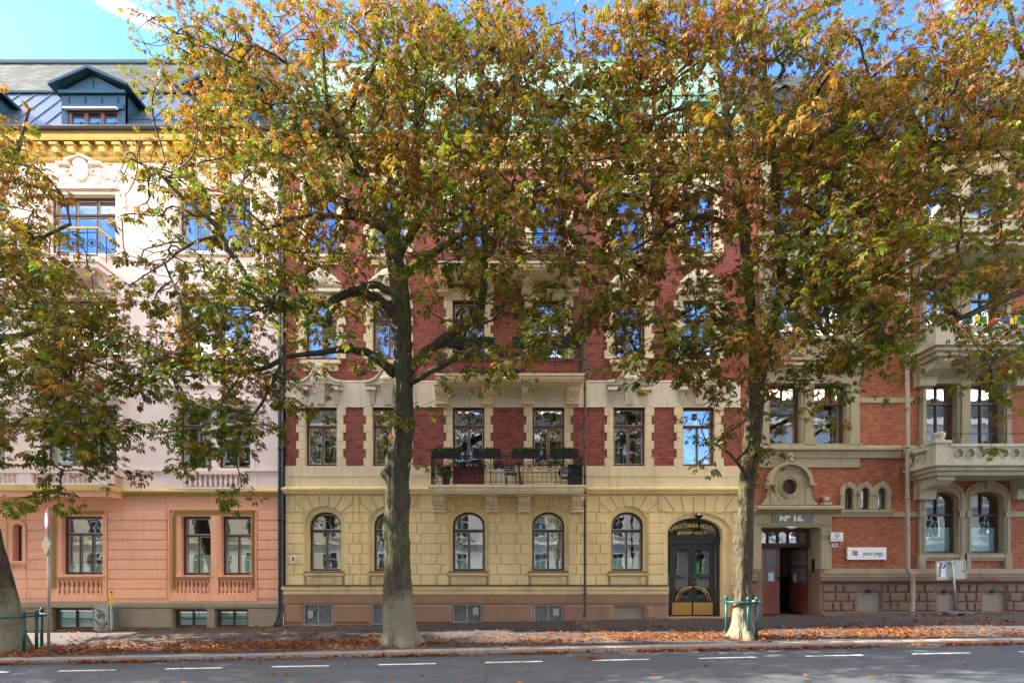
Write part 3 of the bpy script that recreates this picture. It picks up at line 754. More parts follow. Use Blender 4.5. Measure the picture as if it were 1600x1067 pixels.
for a, b_ in zip(gc[:-1], gc[1:]): pier(a+hw+0.5, b_-hw-0.5, P2 if b_-a < 110 else [[0.30, 0.70], [0.2, 0.8]])
pier(gc[-1]+hw+0.5, 1039.5, [[]]); pier(1143.5, BR-0.5, [[]])
def voussoirs(cx, r, rise, qc, n, half, top=773.5, a_lo=14):
    qs = qc+rise; angs = [a_lo+(180-2*a_lo)*k/n for k in range(n+1)]
    qlow = rows[6][0]-0.6
    def outer(a):
        ca, sa = math.cos(math.radians(a)), math.sin(math.radians(a))
        t1 = (qs-top)/max(sa, 1e-4); t2 = half/max(abs(ca), 1e-4); t = min(t1, t2)
        return (cx+t*ca, qs-t*sa)
    for a, b_ in zip(angs[:-1], angs[1:]):
        gi = 0.9
        i0 = (cx+(r+0.8)*math.cos(math.radians(a+gi)), qs-(rise+0.8)*math.sin(math.radians(a+gi)))
        i1 = (cx+(r+0.8)*math.cos(math.radians(b_-gi)), qs-(rise+0.8)*math.sin(math.radians(b_-gi)))
        o0, o1 = outer(a+gi*0.6), outer(b_-gi*0.6)
        poly = [i0, o0]
        ca = math.degrees(math.atan2(qs-top, half))
        if a < ca < b_: poly.append((cx+half, top))
        if a < 180-ca < b_: poly.append((cx-half, top))
        poly += [o1, i1]
        if min(p_[1] for p_ in poly) > qlow+10: continue
        P_ = [(X(p_[0]), Z(min(p_[1], qlow))) for p_ in poly]
        Q = []
        for p_ in P_:
            if not Q or (abs(p_[0]-Q[-1][0])+abs(p_[1]-Q[-1][1])) > 0.02: Q.append(p_)
        if len(Q) > 2: w.block(Q, WY, 0.035, 0.018)
for c in gc: voussoirs(c, hw, 27, 791.5, 7, 45)
voussoirs(1091.5, 51.5, 30, 801, 9, 63, 773.5, 10)
edges = [BL+0.5]+[v for c in gc for v in (c-45, c+45)]+[1091.5-63]
for a, b_ in zip(edges[0::2], edges[1::2]):
    if b_-a > 3: w.rblock(X(a)+0.01, X(b_)-0.01, Z(rows[6][0]-1), Z(773.5), WY, 0.035, 0.02)
# door surround
w.plate(archp(1039, 1144, 800, 969, 30.5, 18), [archp(1044, 1130, 808.5, 969.5, 24, 18)], WY+0.06, WY+0.55)
w.build('ground_floor_wall', M['yellow'], B)
# plinth
bwin = [(476.5, 521.5, 943.3, 976), (583, 628, 943.3, 975), (708, 752.5, 943.5, 972), (834.5, 878.5, 944.5, 971), (960, 1006, 946, 968)]
p = MB(); zb = -1.2
for a, b_ in ((BL-1, 1043), (1144, BR)):
    p.plate([(X(a), zb), (X(b_), zb), (X(b_), Z(942.5)), (X(a), Z(942.5))], [rect(*r) for r in bwin if a < r[0] < b_], WY-0.12, WY+0.3)
prev = BL+1
for i, r in enumerate(bwin+[(1012, 1018, 0, 0)]):
    if r[0]-2-prev > 6: p.rblock(X(prev)+0.02, X(r[0]-2)-0.02, Z(972), Z(944), WY-0.12, 0.05, 0.045)
    prev = r[1]+2
p.rblock(X(1009), X(1020), Z(964), Z(948), WY-0.12, 0.03, 0.03)
p.build('plinth', M['granite'], B)
p = MB()
for a, b_ in ((BL-1, 1043), (1144, BR)): 
    x = a
    while x < b_-1: 
        x2 = min(x+120, b_); p.pbox(x+0.15, x2-0.15, 928, 942.3, 0, 0.15); x = x2
p.build('plinth_band', M['granite'], B)
p = MB()
for a, b_ in ((BL-3, 1043), (1144, BR)): p.mould(a, b_, [(0.17, 914.2), (0.20, 916.5), (0.20, 921), (0.16, 922), (0.16, 927.8)])
p.build('base_moulding', M['yellow'], B)
p = MB()
for a, b_ in ((BL-3, 1043.5), (1144, BR)): p.yz([(WY+0.01, Z(912.3)), (WY-0.23, Z(914)), (WY-0.23, Z(915.2)), (WY+0.01, Z(914.1))][::-1], X(a), X(b_))
for c in gc: p.yz([(WY+0.2, Z(891.3)), (WY-0.13, Z(893)), (WY-0.13, Z(894)), (WY+0.2, Z(893.5))][::-1], X(c-31), X(c+31))
p.build('flashing', M['flashing'], B)
# ground floor windows
for i, c in enumerate(gc):
    window(B, c-25.3, c+25.3, 799, 891.5, M['fr_dark'], rise=21.5, transom=828.5, cols=2, fw=2.8, rec=0.24, glass='glass_mid',
           frost=(871 if i in (2, 3, 4) else None), curtain=(3, 1, 3, 4, 2)[i])
# basement grilles
M['basement'] = simple('dark_basement_pane', (0.015, 0.016, 0.015), 0.5, 0, 0.4, 3)
def grille(r, patch=None):
    f = MB(); x0, x1, z0, z1 = X(r[0]), X(r[1]), Z(r[3]), Z(r[2]); y = WY-0.07
    f.plate(rect(*r), [rect(r[0]+1.4, (r[0]+r[1])/2-0.7, r[2]+1.4, r[3]-1.4), rect((r[0]+r[1])/2+0.7, r[1]-1.4, r[2]+1.4, r[3]-1.4)], y-0.02, y+0.02)
    h = z1-z0; k = -h
    while k < x1-x0:
        for s_ in (1, -1):
            xs, xe = max(0, k), min(x1-x0, k+h*1.0)
            za, zc = (xs-k), (xe-k)
            if xe > xs:
                if s_ > 0: f.tube([(x0+xs, y, z0+za), (x0+xe, y, z0+zc)], 0.006, 3, False)
                else: f.tube([(x0+xs, y, z1-za), (x0+xe, y, z1-zc)], 0.006, 3, False)
        k += 0.10
    fo = f.build('grille', M['grille'], B)
    g_ = MB(); g_.face(rect(*r), WY+0.1); g_.build('basement_blind', M['basement'], fo)
    if patch:
        q = MB(); q.box(X(patch[0]), X(patch[1]), y-0.04, y-0.022, Z(patch[3]), Z(patch[2])); q.build('vent_plate', M['grille'], fo)
grille(bwin[0], (483, 491, 953, 965)); grille(bwin[1]); grille(bwin[2], (739, 748, 948, 960)); grille(bwin[3], (864, 873, 950, 961))
q = MB(); q.face(rect(*bwin[4]), WY-0.05); q.build('blind_panel', M['concrete'], B)
# belt course + frieze
c = MB(); c.mould(BL-3, BR, [(0.10, 760.5), (0.22, 762), (0.22, 765), (0.16, 766), (0.15, 769.5), (0.05, 773)]); c.build('belt_course', M['yellow'], B)
w = MB(); w.plate(rect(BL, 707, 728, 761), [], WY-0.04, WY+0.3); w.plate(rect(757, BR, 728, 761), [], WY-0.04, WY+0.3); w.plate(rect(707, 757, 756.5, 761), [], WY-0.04, WY+0.3)
w.mould(BL, 700, [(0.055, 743), (0.055, 744)]); w.mould(764, BR, [(0.055, 743), (0.055, 744)])
w.build('frieze', M['cream'], B)
# brick storeys
wc = [502, 607, 732, 857, 983, 1091.5]; hwid = 25
brick = MB()
hs = []
lev = [(636, 728), (469, 560), (301, 394)]
for li, (a, b_) in enumerate(lev):
    for k, c in enumerate(wc):
        hs.append(rect(c-hwid-3, c+hwid+3, a-0.5, min(b_+0.5, 727.6)))
brick.plate([(X(BL), Z(728)), (X(BR), Z(728)), (X(BR), Z(262)), (X(BL), Z(262))], hs, WY, WY+0.3)
brick.build('brick_wall', M['brick_red'], B)
for li, (a, b_) in enumerate(lev):                 # quoined surrounds
    for c in wc:
        q = MB(); n = 7; h = (b_-a)/n
        for s_ in (-1, 1):
            q = MB()
            for k in range(n):
                ww = 13.5 if k % 2 == 0 else 9.5
                xa, xb = (c+s_*(hwid+0.01), c+s_*(hwid+ww)); xa, xb = min(xa, xb), max(xa, xb)
                q.pbox(xa, xb, a+k*h+0.25, a+(k+1)*h-0.25, 0, 0.045); q.pbox(min(c+s_*hwid, c+s_*(hwid+4)), max(c+s_*hwid, c+s_*(hwid+4)), a+k*h, a+(k+1)*h, -0.3, -0.001)
            q.build('quoin_strip', M['cream'], B)
t = MB()
t.mould(BL, BR, [(0.05, 594.5), (0.07, 596), (0.05, 598), (0.05, 636)])
for c in (502, 607, 983, 1091.5):
    # corbels under the broken pediment, scroll pediment, apron above
    s2 = 1 if c in (502, 983) else -1
    for s_ in (-1, 1):
        console(t, c+s_*25, 609, 633, 9, 7, 0.16)
        t.pbox(c+s_*25-7 if s_ > 0 else c-25-9, c+s_*25+9 if s_ > 0 else c-25+7, 604, 608.5, 0.05, 0.24)
        # curved half pediment rising to the centre
        lo = []; hi = []
        for k in range(9):
            u = k/8; xx = c+s_*(36-27*u); zz = 603.5-17*(u**2.6)-1
            lo.append((X(xx), Z(603.8))); hi.append((X(xx), Z(zz-1.5)))
        poly = lo+hi[::-1]
        if s_ > 0: poly = poly[::-1]
        t.plate(poly, [], WY-0.2, WY-0.03)
        for k in range(8):
            a_, b2 = hi[k], hi[k+1]
            t.add([(a_[0], WY-0.28, a_[1]), (b2[0], WY-0.28, b2[1]), (b2[0], WY-0.28, b2[1]+0.08), (a_[0], WY-0.28, a_[1]+0.08),
                   (a_[0], WY, a_[1]), (b2[0], WY, b2[1]), (b2[0], WY, b2[1]+0.08), (a_[0], WY, a_[1]+0.08)], [(0, 1, 2, 3), (3, 2, 6, 7), (0, 4, 5, 1), (0, 3, 7, 4), (1, 5, 6, 2)])
t.build('window_heads', M['white_plaster'], B)
for c in (502, 607, 983, 1091.5):
    bb = MB(); console(bb, c, 603, 633, 19, 11, 0.3); bust(bb, c, 600, 1.05, WY-0.24); bb.build('bust_ornament', M['white_plaster'], B)
for li, q0 in ((1, 562), (2, 396)):                  # second floor sills and third floor ornament
    for c in (502, 607, 983, 1091.5):
        t = MB(); t.pbox(c-31, c+31, q0, q0+5, 0, 0.16); t.pbox(c-27, c+27, q0+5.2, q0+17, 0, 0.06); t.rblock(X(c-23), X(c+23), Z(q0+15), Z(q0+7.5), WY-0.06, 0.02, 0.015); t.build('window_apron', M['cream'], B)
    for c in (732, 857): t = MB(); t.pbox(c-38, c+38, lev[li][0]-14, lev[li][0]-0.6, 0, 0.06); t.pbox(c-40, c+40, lev[li][0]-18, lev[li][0]-14.2, 0, 0.14); t.build('window_head', M['cream'], B)
for c in (502, 607, 983, 1091.5):
    t = MB()
    t.pbox(c-35, c+35, 450, 455, 0.0, 0.26); t.pbox(c-31, c+31, 455.2, 468.6, 0, 0.07)
    t.plate([(X(c-33), Z(449.8)), (X(c+33), Z(449.8)), (X(c+24), Z(436)), (X(c+8), Z(424)), (X(c-8), Z(424)), (X(c-24), Z(436))], [], WY-0.14, WY)
    t.smooth = True; t.blob((X(c), WY-0.18, Z(437)), (0.3, 0.12, 0.32), 2, 0.04)
    for s_ in (-1, 1): t.ring((X(c+s_*18), WY-0.16, Z(443)), 0.12, 0.04); t.blob((X(c+s_*27), WY-0.15, Z(445)), (0.13, 0.08, 0.1), 1)
    t.smooth = False
    t.build('pediment', M['white_plaster'], B); t = MB(); t.pbox(c-36, c+36, 271, 275, 0, 0.16); t.pbox(c-32, c+32, 275.2, 300.5, 0, 0.06)
    t.smooth = True; t.blob((X(c), WY-0.12, Z(286)), (0.3, 0.12, 0.26), 2, 0.05)
    for s_ in (-1, 1): t.ring((X(c+s_*16), WY-0.1, Z(288)), 0.16, 0.04); t.ring((X(c+s_*24), WY-0.1, Z(291)), 0.09, 0.035)
    t.smooth = False; t.build('stucco_ornament', M['white_plaster'], B)
t = MB()
t.mould(BL-2, BR, [(0.6, 205), (0.62, 212), (0.5, 216), (0.48, 222), (0.16, 224), (0.14, 236), (0.2, 238), (0.16, 242), (0.08, 244), (0.08, 258), (0.14, 259), (0.1, 263)])
a = BL+4
while a < BR-12: t.pbox(a, a+9, 224.2, 234, 0.1, 0.44); a += 21
t.build('cornice', M['cream'], B)
# upper windows
for li, (a, b_) in enumerate(lev):
    for k, c in enumerate(wc):
        if k == 2 or (k == 3 and li == 2):
            window(B, c-hwid, c+hwid, a, 756 if li == 0 else b_+14, M['fr_maroon'], transom=a+29, cols=2, fw=2.8, rec=0.16, door=(727 if li == 0 else b_-4), name='balcony_door', curtain=1) if li == 0 else \
            window(B, c-hwid, c+hwid, a, b_, M['fr_maroon'], transom=a+29, cols=2, fw=2.8, rec=0.16, door=b_-14, name='balcony_door', curtain=rand_curtain())
        else:
            window(B, c-hwid, c+hwid, a, b_-1, M['fr_maroon'], transom=a+29, cols=2, fw=2.8, rec=0.16, curtain=(3 if li == 0 and k == 0 else rand_curtain()))
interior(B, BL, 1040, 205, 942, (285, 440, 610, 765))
# balconies
def balB(p0, p1, qs0, qs1, qr, cq, lab, corb, dep=1.1, plant=True):
    yb = WY-dep; x0, x1 = X(p0, yb), X(p1, yb); z1, z0 = Z(qs0, yb), Z(qs1, yb); h = z1-z0
    b = MB(); b.box(x0, x1, yb, WY-0.001, z1-h*0.28, z1); b.box(x0+0.05, x1-0.05, yb+0.05, WY-0.001, z0+h*0.25, z1-h*0.28-0.002); b.box(x0+0.1, x1-0.1, yb+0.1, WY-0.001, z0, z0+h*0.25-0.002)
    bo = b.build('balcony', M['cream'], B)
    for c in corb: k = MB(); corbel(k, c, z0, cq[1], 18, 0.75); k.build('corbel', M['cream'], bo)
    r = MB(); zt = Z(qr, yb); y = yb+0.12; xs = [x0+0.12, x0+1.05, x0+2.2, (x0+x1)/2, x1-2.2, x1-1.05, x1-0.12]
    for xx in xs: r.tube([(xx, y, z1), (xx, y, zt+0.02)], 0.018, 5)
    r.box(x0+0.1, x1-0.1, y-0.025, y+0.025, zt-0.01, zt+0.03)
    for xx in (x0+0.12, x1-0.12):
        r.box(xx-0.025, xx+0.025, y+0.026, WY, zt-0.01, zt+0.03)
        for k in range(6): r.tube([(xx, y+0.16*k, z1), (xx, y+0.16*k, zt)], 0.01, 4)
        scroll_panel_y(r, xx, y, WY-0.05, z1+0.15, zt-0.2, 3)
    zc = z1+(zt-z1)*0.45; r.tube([(x0+0.12, y, zc), (x1-0.12, y, zc)], 0.01, 4); r.tube([(x0+0.12, y, z1+0.12), (x1-0.12, y, z1+0.12)], 0.01, 4)
    for s0, s1 in zip(xs[:-1], xs[1:]):
        n = max(2, round((s1-s0)/0.42)); scroll_panel(r, s0+0.03, s1-0.03, y, zc+0.02, zt-0.08, n)
        m_ = max(3, int((s1-s0)/0.16))
        for k in range(1, m_): xx = s0+(s1-s0)*k/m_; r.tube([(xx, y, z1+0.02), (xx, y, zc)], 0.007, 4)
    # bell flower medallion in the middle panel
    cx = (x0+x1)/2-0.28; r.blob((cx, y, zc+0.27), (0.1, 0.02, 0.14), 2); r.blob((cx-0.12, y, zc+0.16), (0.07, 0.02, 0.07), 1); r.blob((cx+0.12, y, zc+0.16), (0.07, 0.02, 0.07), 1)
    r.build('railing', M['iron'], bo)
    return yb, z1, zt
bal1 = balB(668, 916, 757, 770, 712, (770.5, 799), '', (688, 769, 819, 900))
bal2 = balB(678, 915, 583, 594, 538, (594.5, 630), '', (692, 763, 824, 893))
bal3 = balB(684, 914, 408, 419, 362, (419.5, 455), '', (692, 763, 824, 893))
# roof
YE = WY-0.6; Y1, Y2 = WY+0.9, WY+3.2
ze, zm, zr = Z(205, YE), Z(150, Y1), Z(98, Y2); xl, xr = X(BL), X(BR)
r = MB(); r.add([(xl, YE, ze), (xr, YE, ze), (xr, Y1, zm), (xl, Y1, zm), (xr, Y2, zr), (xl, Y2, zr), (xl, Y2+5, zr-2), (xr, Y2+5, zr-2)], [(0, 1, 2, 3), (3, 2, 4, 5), (5, 4, 7, 6), (0, 3, 5, 6), (1, 7, 4, 2)])
r.build('roof', M['copper'], B)
r = MB(); r.box(xl, xr, Y1-0.1, Y1+0.05, zm-0.06, zm+0.1); r.tube([(xl, Y2, zr+0.02), (xr, Y2, zr+0.02)], 0.09, 6); r.tube([(xl, YE, ze-0.02), (xr, YE, ze-0.02)], 0.09, 8)
r.build('roof_flashing', M['copper'], B)
for cx in (500, 607, 732, 862, 983, 1091):
    d = MB(); yd = YE+0.14; XX = lambda p_: X(cx+p_, yd); ZZ = lambda q_: Z(q_, yd)
    h = [(XX(-17), ZZ(199)), (XX(17), ZZ(199)), (XX(17), ZZ(174)), (XX(-17), ZZ(174))]
    d.plate([(XX(-24), ZZ(204)), (XX(24), ZZ(204)), (XX(24), ZZ(166)), (XX(-24), ZZ(166))], [h], yd, yd+0.15)
    for s_ in (-1, 1): d.add([(XX(24*s_), yd, ZZ(204)), (XX(24*s_), yd, ZZ(166)), (XX(24*s_), Y1+0.4, ZZ(166)), (XX(24*s_), Y1+0.3, ZZ(204))], [(0, 1, 2, 3)])
    d.box(XX(-28), XX(28), yd-0.2, Y1+0.6, ZZ(166), ZZ(161))
    do = d.build('dormer', M['copper'], B)
    f = MB(); hh = [[(XX(-14.5), ZZ(197)), (XX(-1), ZZ(197)), (XX(-1), ZZ(177)), (XX(-14.5), ZZ(177))], [(XX(1), ZZ(197)), (XX(14.5), ZZ(197)), (XX(14.5), ZZ(177)), (XX(1), ZZ(177))]]
    f.plate(h, hh, yd+0.04, yd+0.1); f.build('dormer_window', M['fr_maroon'], do)
    g_ = MB(); [g_.face(k, yd+0.08) for k in hh]; g_.build('pane', M['glass'], do)
# downpipe right of the balcony
d = MB(); d.smooth = True; px = 912.5
d.tube([(X(px), WY-0.28, Z(216)), (X(px), WY-0.28, Z(955)), (X(px)-0.05, WY-0.4, Z(962))], 0.05, 8)
for q in range(250, 950, 45): d.tube([(X(px), WY-0.28, Z(q)), (X(px), WY-0.28, Z(q+2.5))], 0.066, 8)
d.build('downpipe', M['pipe_dark'], B)
# ---- entrance
e = MB(); y0 = WY+0.34
e.plate(archp(1044, 1130, 808.5, 964, 24, 18), [archp(1048, 1126, 812, 835.2, 20, 16), rect(1045, 1051.5, 850, 962), rect(1122.5, 1129, 850, 962), rect(1053.5, 1120.5, 850, 963)], y0, y0+0.12)
e.box(X(1044.5), X(1129.5), y0-0.06, y0-0.001, Z(848), Z(837)); e.box(X(1044), X(1130), y0-0.1, y0-0.061, Z(840), Z(837.5))
e.box(X(1083), X(1091), y0-0.08, y0-0.061, Z(845.5), Z(843.5))
eo = e.build('entrance_frame', M['door_black'], B)
g_ = MB(); g_.face(archp(1048, 1126, 812, 835.2, 20, 16), y0+0.05); g_.face(rect(1045, 1051.5, 850, 962), y0+0.05); g_.face(rect(1122.5, 1129, 850, 962), y0+0.05); g_.build('pane', M['glass_faint'], eo)
for s_, (a, b_) in ((-1, (1053.7, 1086.8)), (1, (1087.2, 1120.3))):
    d = MB(); yd = y0+0.02
    gl = rect(a+6, b_-6, 857, 934)
    d.plate(rect(a, b_, 850, 963), [gl], yd, yd+0.07)
    do = d.build('door', M['door_black'], B)
    g_ = MB(); g_.face(gl, yd+0.03); g_.build('pane', M['glass_faint'], do)
    k = MB(); k.box(X(a+1.2), X(b_-1.2), yd-0.012, yd-0.001, Z(961), Z(941.5)); k.build('kick_plate', M['brass'], do)
    hd = MB(); hd.smooth = True
    cxp = 1087+s_*4; pts = []
    for j in range(13):
        u = PI/2*j/12; pts.append((X(cxp+s_*23*math.sin(u)), yd-0.09, Z(939-22*math.cos(u)+0)))
    pts = [(pts[0][0]-s_*0.06, yd-0.0, pts[0][2])]+pts+[(pts[-1][0], yd-0.0, pts[-1][2]-0.02)]
    hd.tube(pts, 0.024, 7)
    for j in range(13):
        u = PI/2*j/12; pts[j+1] = (X(cxp+s_*19*math.sin(u)), yd-0.09, Z(938-18*math.cos(u)))
    hd.tube(pts[1:-1], 0.014, 6)
    hd.build('handle', M['brass'], do)
lk = MB(); [lk.lathe(X(1089), y0-0.0, [(0.0, 0), (0.0, 0)]) if False else lk.blob((X(1088.8), y0+0.0, Z(q_)), (0.03, 0.03, 0.03), 1) for q_ in (901, 909)]; lk.build('lock', M['steel'], B)
st = MB(); st.box(X(1038), X(1146), WY-0.32, WY+0.6, gz(X(1090))-0.4, Z(963.5)); st.build('doorstep', M['granite'], B)
# vestibule behind the doors with green lit screens
v = MB(); v.face(rect(1040, 1134, 800, 970), WY+2.6); v.box(X(1040)-0.05, X(1040), WY+0.5, WY+2.6, Z(970), Z(800)); v.box(X(1134), X(1134)+0.05, WY+0.5, WY+2.6, Z(970), Z(800)); v.box(X(1040), X(1134), WY+0.5, WY+2.6, Z(800), Z(799)); v.box(X(1040), X(1134), WY+0.5, WY+2.6, Z(970), Z(969))
v.build('vestibule', M['room'], B)
gm, nt, out = newmat('green_lit_panel'); em = nd(nt, 'ShaderNodeEmission'); n_ = noise(nt, wpos(nt), 1.6, 3, 0.6); nt.links.new(ramp(nt, n_, [(0.35, (0.0, 0.05, 0.01)), (0.6, (0.01, 0.42, 0.06)), (0.8, (0.2, 0.8, 0.3))]), em.inputs[0]); em.inputs[1].default_value = 0.09; nt.links.new(em.outputs[0], out.inputs[0])
v = MB(); v.box(X(1052), X(1074), WY+1.4, WY+1.45, Z(916), Z(880)); v.box(X(1109), X(1114), WY+1.4, WY+1.45, Z(895), Z(876)); v.build('lit_screen', gm, B)
# arched gilt lettering on the fanlight
def arc_text(txt, cx, cq, r, a0, a1, size, mat, y, parent):
    n = len(txt); wd = {'I': 0.55, 'J': 0.6, ' ': 0.7}
    tot = sum(wd.get(c_, 1.0) for c_ in txt); acc = 0
    me_all = []
    for ch in txt:
        wv = wd.get(ch, 1.0); a = a0+(a1-a0)*(acc+wv/2)/tot; acc += wv
        if ch == ' ': continue
        xx = X(cx)+r*math.sin(a); zz = Z(cq)+r*math.cos(a)
        me_all.append(text_mesh('letter', ch, size, mat, (xx, y, zz), None, 0.007, 0.004, rot=a, sx=0.78))
    me = bpy.data.meshes.new('lettering'); vs = []; fs = []; o0 = origin(parent)
    for o_ in me_all:
        b0 = len(vs); vs += [(v_.co.x-o0.x, v_.co.y-o0.y, v_.co.z-o0.z) for v_ in o_.data.vertices]; fs += [tuple(b0+i for i in p_.vertices) for p_ in o_.data.polygons]
        bpy.data.objects.remove(o_)
    me.from_pydata(vs, [], fs); me.materials.append(mat); mesh_obj('lettering', me, parent)
arc_text('CHRISTIANIA HOUSE', 1087.5, 928.5, 109/S, -0.345, 0.335, 0.215, M['gold_paint'], y0+0.03, eo)
text_mesh('lettering', 'BYGDØY ALLÉ 14', 0.15, M['gold_paint'], (X(1087), y0+0.03, Z(831.3)), eo, 0.003, 0.004, sx=0.92)
# lamp over the entrance
L = thing('wall_lamp', 'small dark basket lamp hanging under the crown of the arched entrance', 'lamp', (X(1090), WY-0.1, Z(806)))
m_ = MB(); m_.smooth = True; m_.lathe(X(1090), WY-0.12, [(0.16, Z(805)), (0.15, Z(806.5)), (0.10, Z(809)), (0.03, Z(811))], 10); m_.tube([(X(1090), WY-0.12, Z(805)), (X(1090), WY-0.12, Z(802.5)), (X(1090), WY+0.02, Z(802.5))], 0.02, 6); m_.build('bracket', M['iron'], L)
m_ = MB(); m_.smooth = True; m_.blob((X(1090), WY-0.12, Z(805)), (0.07, 0.07, 0.06), 2); m_.build('lamp_globe', M['white'], L)
# ================================================================ orange brick and sandstone house on the right
C = thing('apartment_building', 'orange brick apartment house with grey sandstone trim and stone balconies at the right', 'building', (X(1380), WY, gz(X(1380))))
CL, CR = 1157, 1780
sg, sp = M['stone_grey'], M['stone_pale']
bays = [(1201, 1251), (1271, 1322)]; bays2 = [(1446, 1494), (1515, 1566)]
tops = [(600, 694), (436, 526), (275, 365)]
gw = [(1444, 1495.5, 768, 864), (1514.5, 1566.5, 768, 864)]
trio = [1325, 1350.5, 1376.5]
hs = [rect(a-3, b+3, q0-3, q1+1) for (a, b) in bays+bays2 for (q0, q1) in tops]
hs += [archp(a-3, b+3, q0-3, q1+1, 15) for a, b, q0, q1 in gw]
hs += [archp(c-8, c+8, 760.5, 795, 8, 10) for c in trio]+[circ(1231.5, 761, 13.5)]
w = MB(); w.plate([(X(CL), Z(890)), (X(1181), Z(890)), (X(1181), Z(802)), (X(1292), Z(802)), (X(1292), Z(890)), (X(CR), Z(890)), (X(CR), Z(215)), (X(CL), Z(215))], hs, WY, WY+0.3); w.build('brick_wall', M['brick_orange'], C)
# ---- granite plinth with coursed blocks
p = MB(); zb = -1.0
vents = [(1336, 1373, 921, 953), (1460, 1489, 922, 955), (1531, 1567, 922, 955)]
for a, b_ in ((CL, 1180), (1278, CR)):
    p.plate([(X(a), zb), (X(b_), zb), (X(b_), Z(897)), (X(a), Z(897))], [archp(v[0], v[1], v[2], v[3], 3.5, 8) for v in vents if a < v[0] < b_], WY-0.10, WY+0.2)
p.mould(1277, CR, [(0.14, 897.5), (0.24, 900), (0.24, 907), (0.20, 909), (0.12, 911)])
p.mould(CL, 1180, [(0.14, 897.5), (0.24, 900), (0.24, 907), (0.20, 909), (0.12, 911)])
rr = random.Random(5)
for (q0, q1) in ((911.5, 925), (926, 939), (940, 954)):
    for a, b_ in ((CL+1, 1179), (1282, CR-2)):
        x = a
        while x < b_-4:
            x2 = min(b_, x+rr.choice([12, 16, 20, 25]))
            if not any(x2 > v[0]-1 and x < v[1]+1 for v in vents): p.rblock(X(x)+0.01, X(x2)-0.01, Z(q1)+0.01, Z(q0)-0.01, WY-0.10, 0.06, 0.035)
            else:
                for v in vents:
                    if x2 > v[0]-1 and x < v[1]+1:
                        if v[0]-1-x > 3: p.rblock(X(x)+0.01, X(v[0]-1)-0.01, Z(q1)+0.01, Z(q0)-0.01, WY-0.10, 0.06, 0.03)
                        if x2-(v[1]+1) > 3: p.rblock(X(v[1]+1)+0.01, X(x2)-0.01, Z(q1)+0.01, Z(q0)-0.01, WY-0.10, 0.06, 0.03)
            x = x2
p.pbox(1279, CR, 954.5, 1000, 0.102, 0.17); p.pbox(CL, 1179, 954.5, 1000, 0.102, 0.17)
p.build('plinth', M['granite_dark'], C)
for v in vents:
    p = MB(); p.face(archp(v[0], v[1], v[2], v[3], 3.5, 8), WY-0.03); po = p.build('blind_panel', M['concrete'], C)
    p = MB(); cxp = (v[0]+v[1])/2; p.pbox(cxp-3, cxp+3, 920.5, 926.5, 0.05, 0.13); p.build('vent_hole', M['black'], po)
# ---- sandstone trim
t = MB()
t.mould(1278, CR, [(0.10, 888), (0.10, 896), (0.06, 897.5)]); t.mould(CL, 1180, [(0.10, 888), (0.10, 896), (0.06, 897.5)])
t.mould(1180, 1405, [(0.05, 696), (0.20, 698), (0.20, 702), (0.10, 704), (0.08, 715)]); t.mould(1410, CR, [(0.05, 696), (0.08, 698), (0.08, 715)])
t.pbox(1278, 1443, 799.5, 807, 0, 0.045); t.pbox(1496, 1514, 799, 807, 0, 0.045); t.pbox(1567, CR, 799, 807, 0, 0.045)
t.pbox(1342, 1445, 621, 629, 0, 0.04); t.pbox(1180, 1200, 621, 629, 0, 0.04)
t.pbox(1342, 1445, 455, 462, 0, 0.04)
# trio of little arches
t.mould(1311, 1394, [(0.12, 796), (0.12, 799), (0.05, 805)])
for c in trio:
    t.plate(archp(c-13.2, c+13.2, 754, 795.8, 14.5, 14), [archp(c-6.6, c+6.6, 762, 795.7, 6.5, 10)], WY-0.08, WY+0.15)
    t.pbox(c-2.6, c+2.6, 752, 760, 0.082, 0.14)
    for s_ in (-1, 1): t.pbox(c+s_*10.5-3.2, c+s_*10.5+3.2, 769, 773, 0.082, 0.11)
# segmental window surrounds
for a, b_, q0, q1 in gw:
    t.plate(archp(a-9.3, b_+9.3, 751.5, 888, 20, 16), [archp(a, b_, q0, q1, 13, 16)], WY-0.09, WY+0.25) if False else None
    t.plate(archp(a-9.3, b_+9.3, 752, q1+3, 22, 16), [archp(a, b_, q0, q1, 13, 16)], WY-0.09, WY+0.28)
    ou = archp(a-4.5, b_+4.5, 757, q1, 18, 16); t.plate(ou, [archp(a-3.2, b_+3.2, 759, q1-0.5, 17, 16)], WY-0.12, WY-0.091)
    cx = (a+b_)/2; t.plate([(X(cx-4), Z(765)), (X(cx+4), Z(765)), (X(cx+5.5), Z(750)), (X(cx-5.5), Z(750))], [], WY-0.18, WY); t.pbox(cx-6, cx+6, 749, 752.5, 0, 0.22)
    for s_, e_ in ((-1, a), (1, b_)):
        t.pbox(min(e_+s_*10.5, e_), max(e_+s_*10.5, e_), 799, 808, 0.05, 0.135); t.pbox(min(e_+s_*11, e_+s_*1), max(e_+s_*11, e_+s_*1), 865, 888, 0, 0.12)
    t.mould(a-1, b_+1, [(0.10, 866), (0.12, 870), (0.06, 876)])
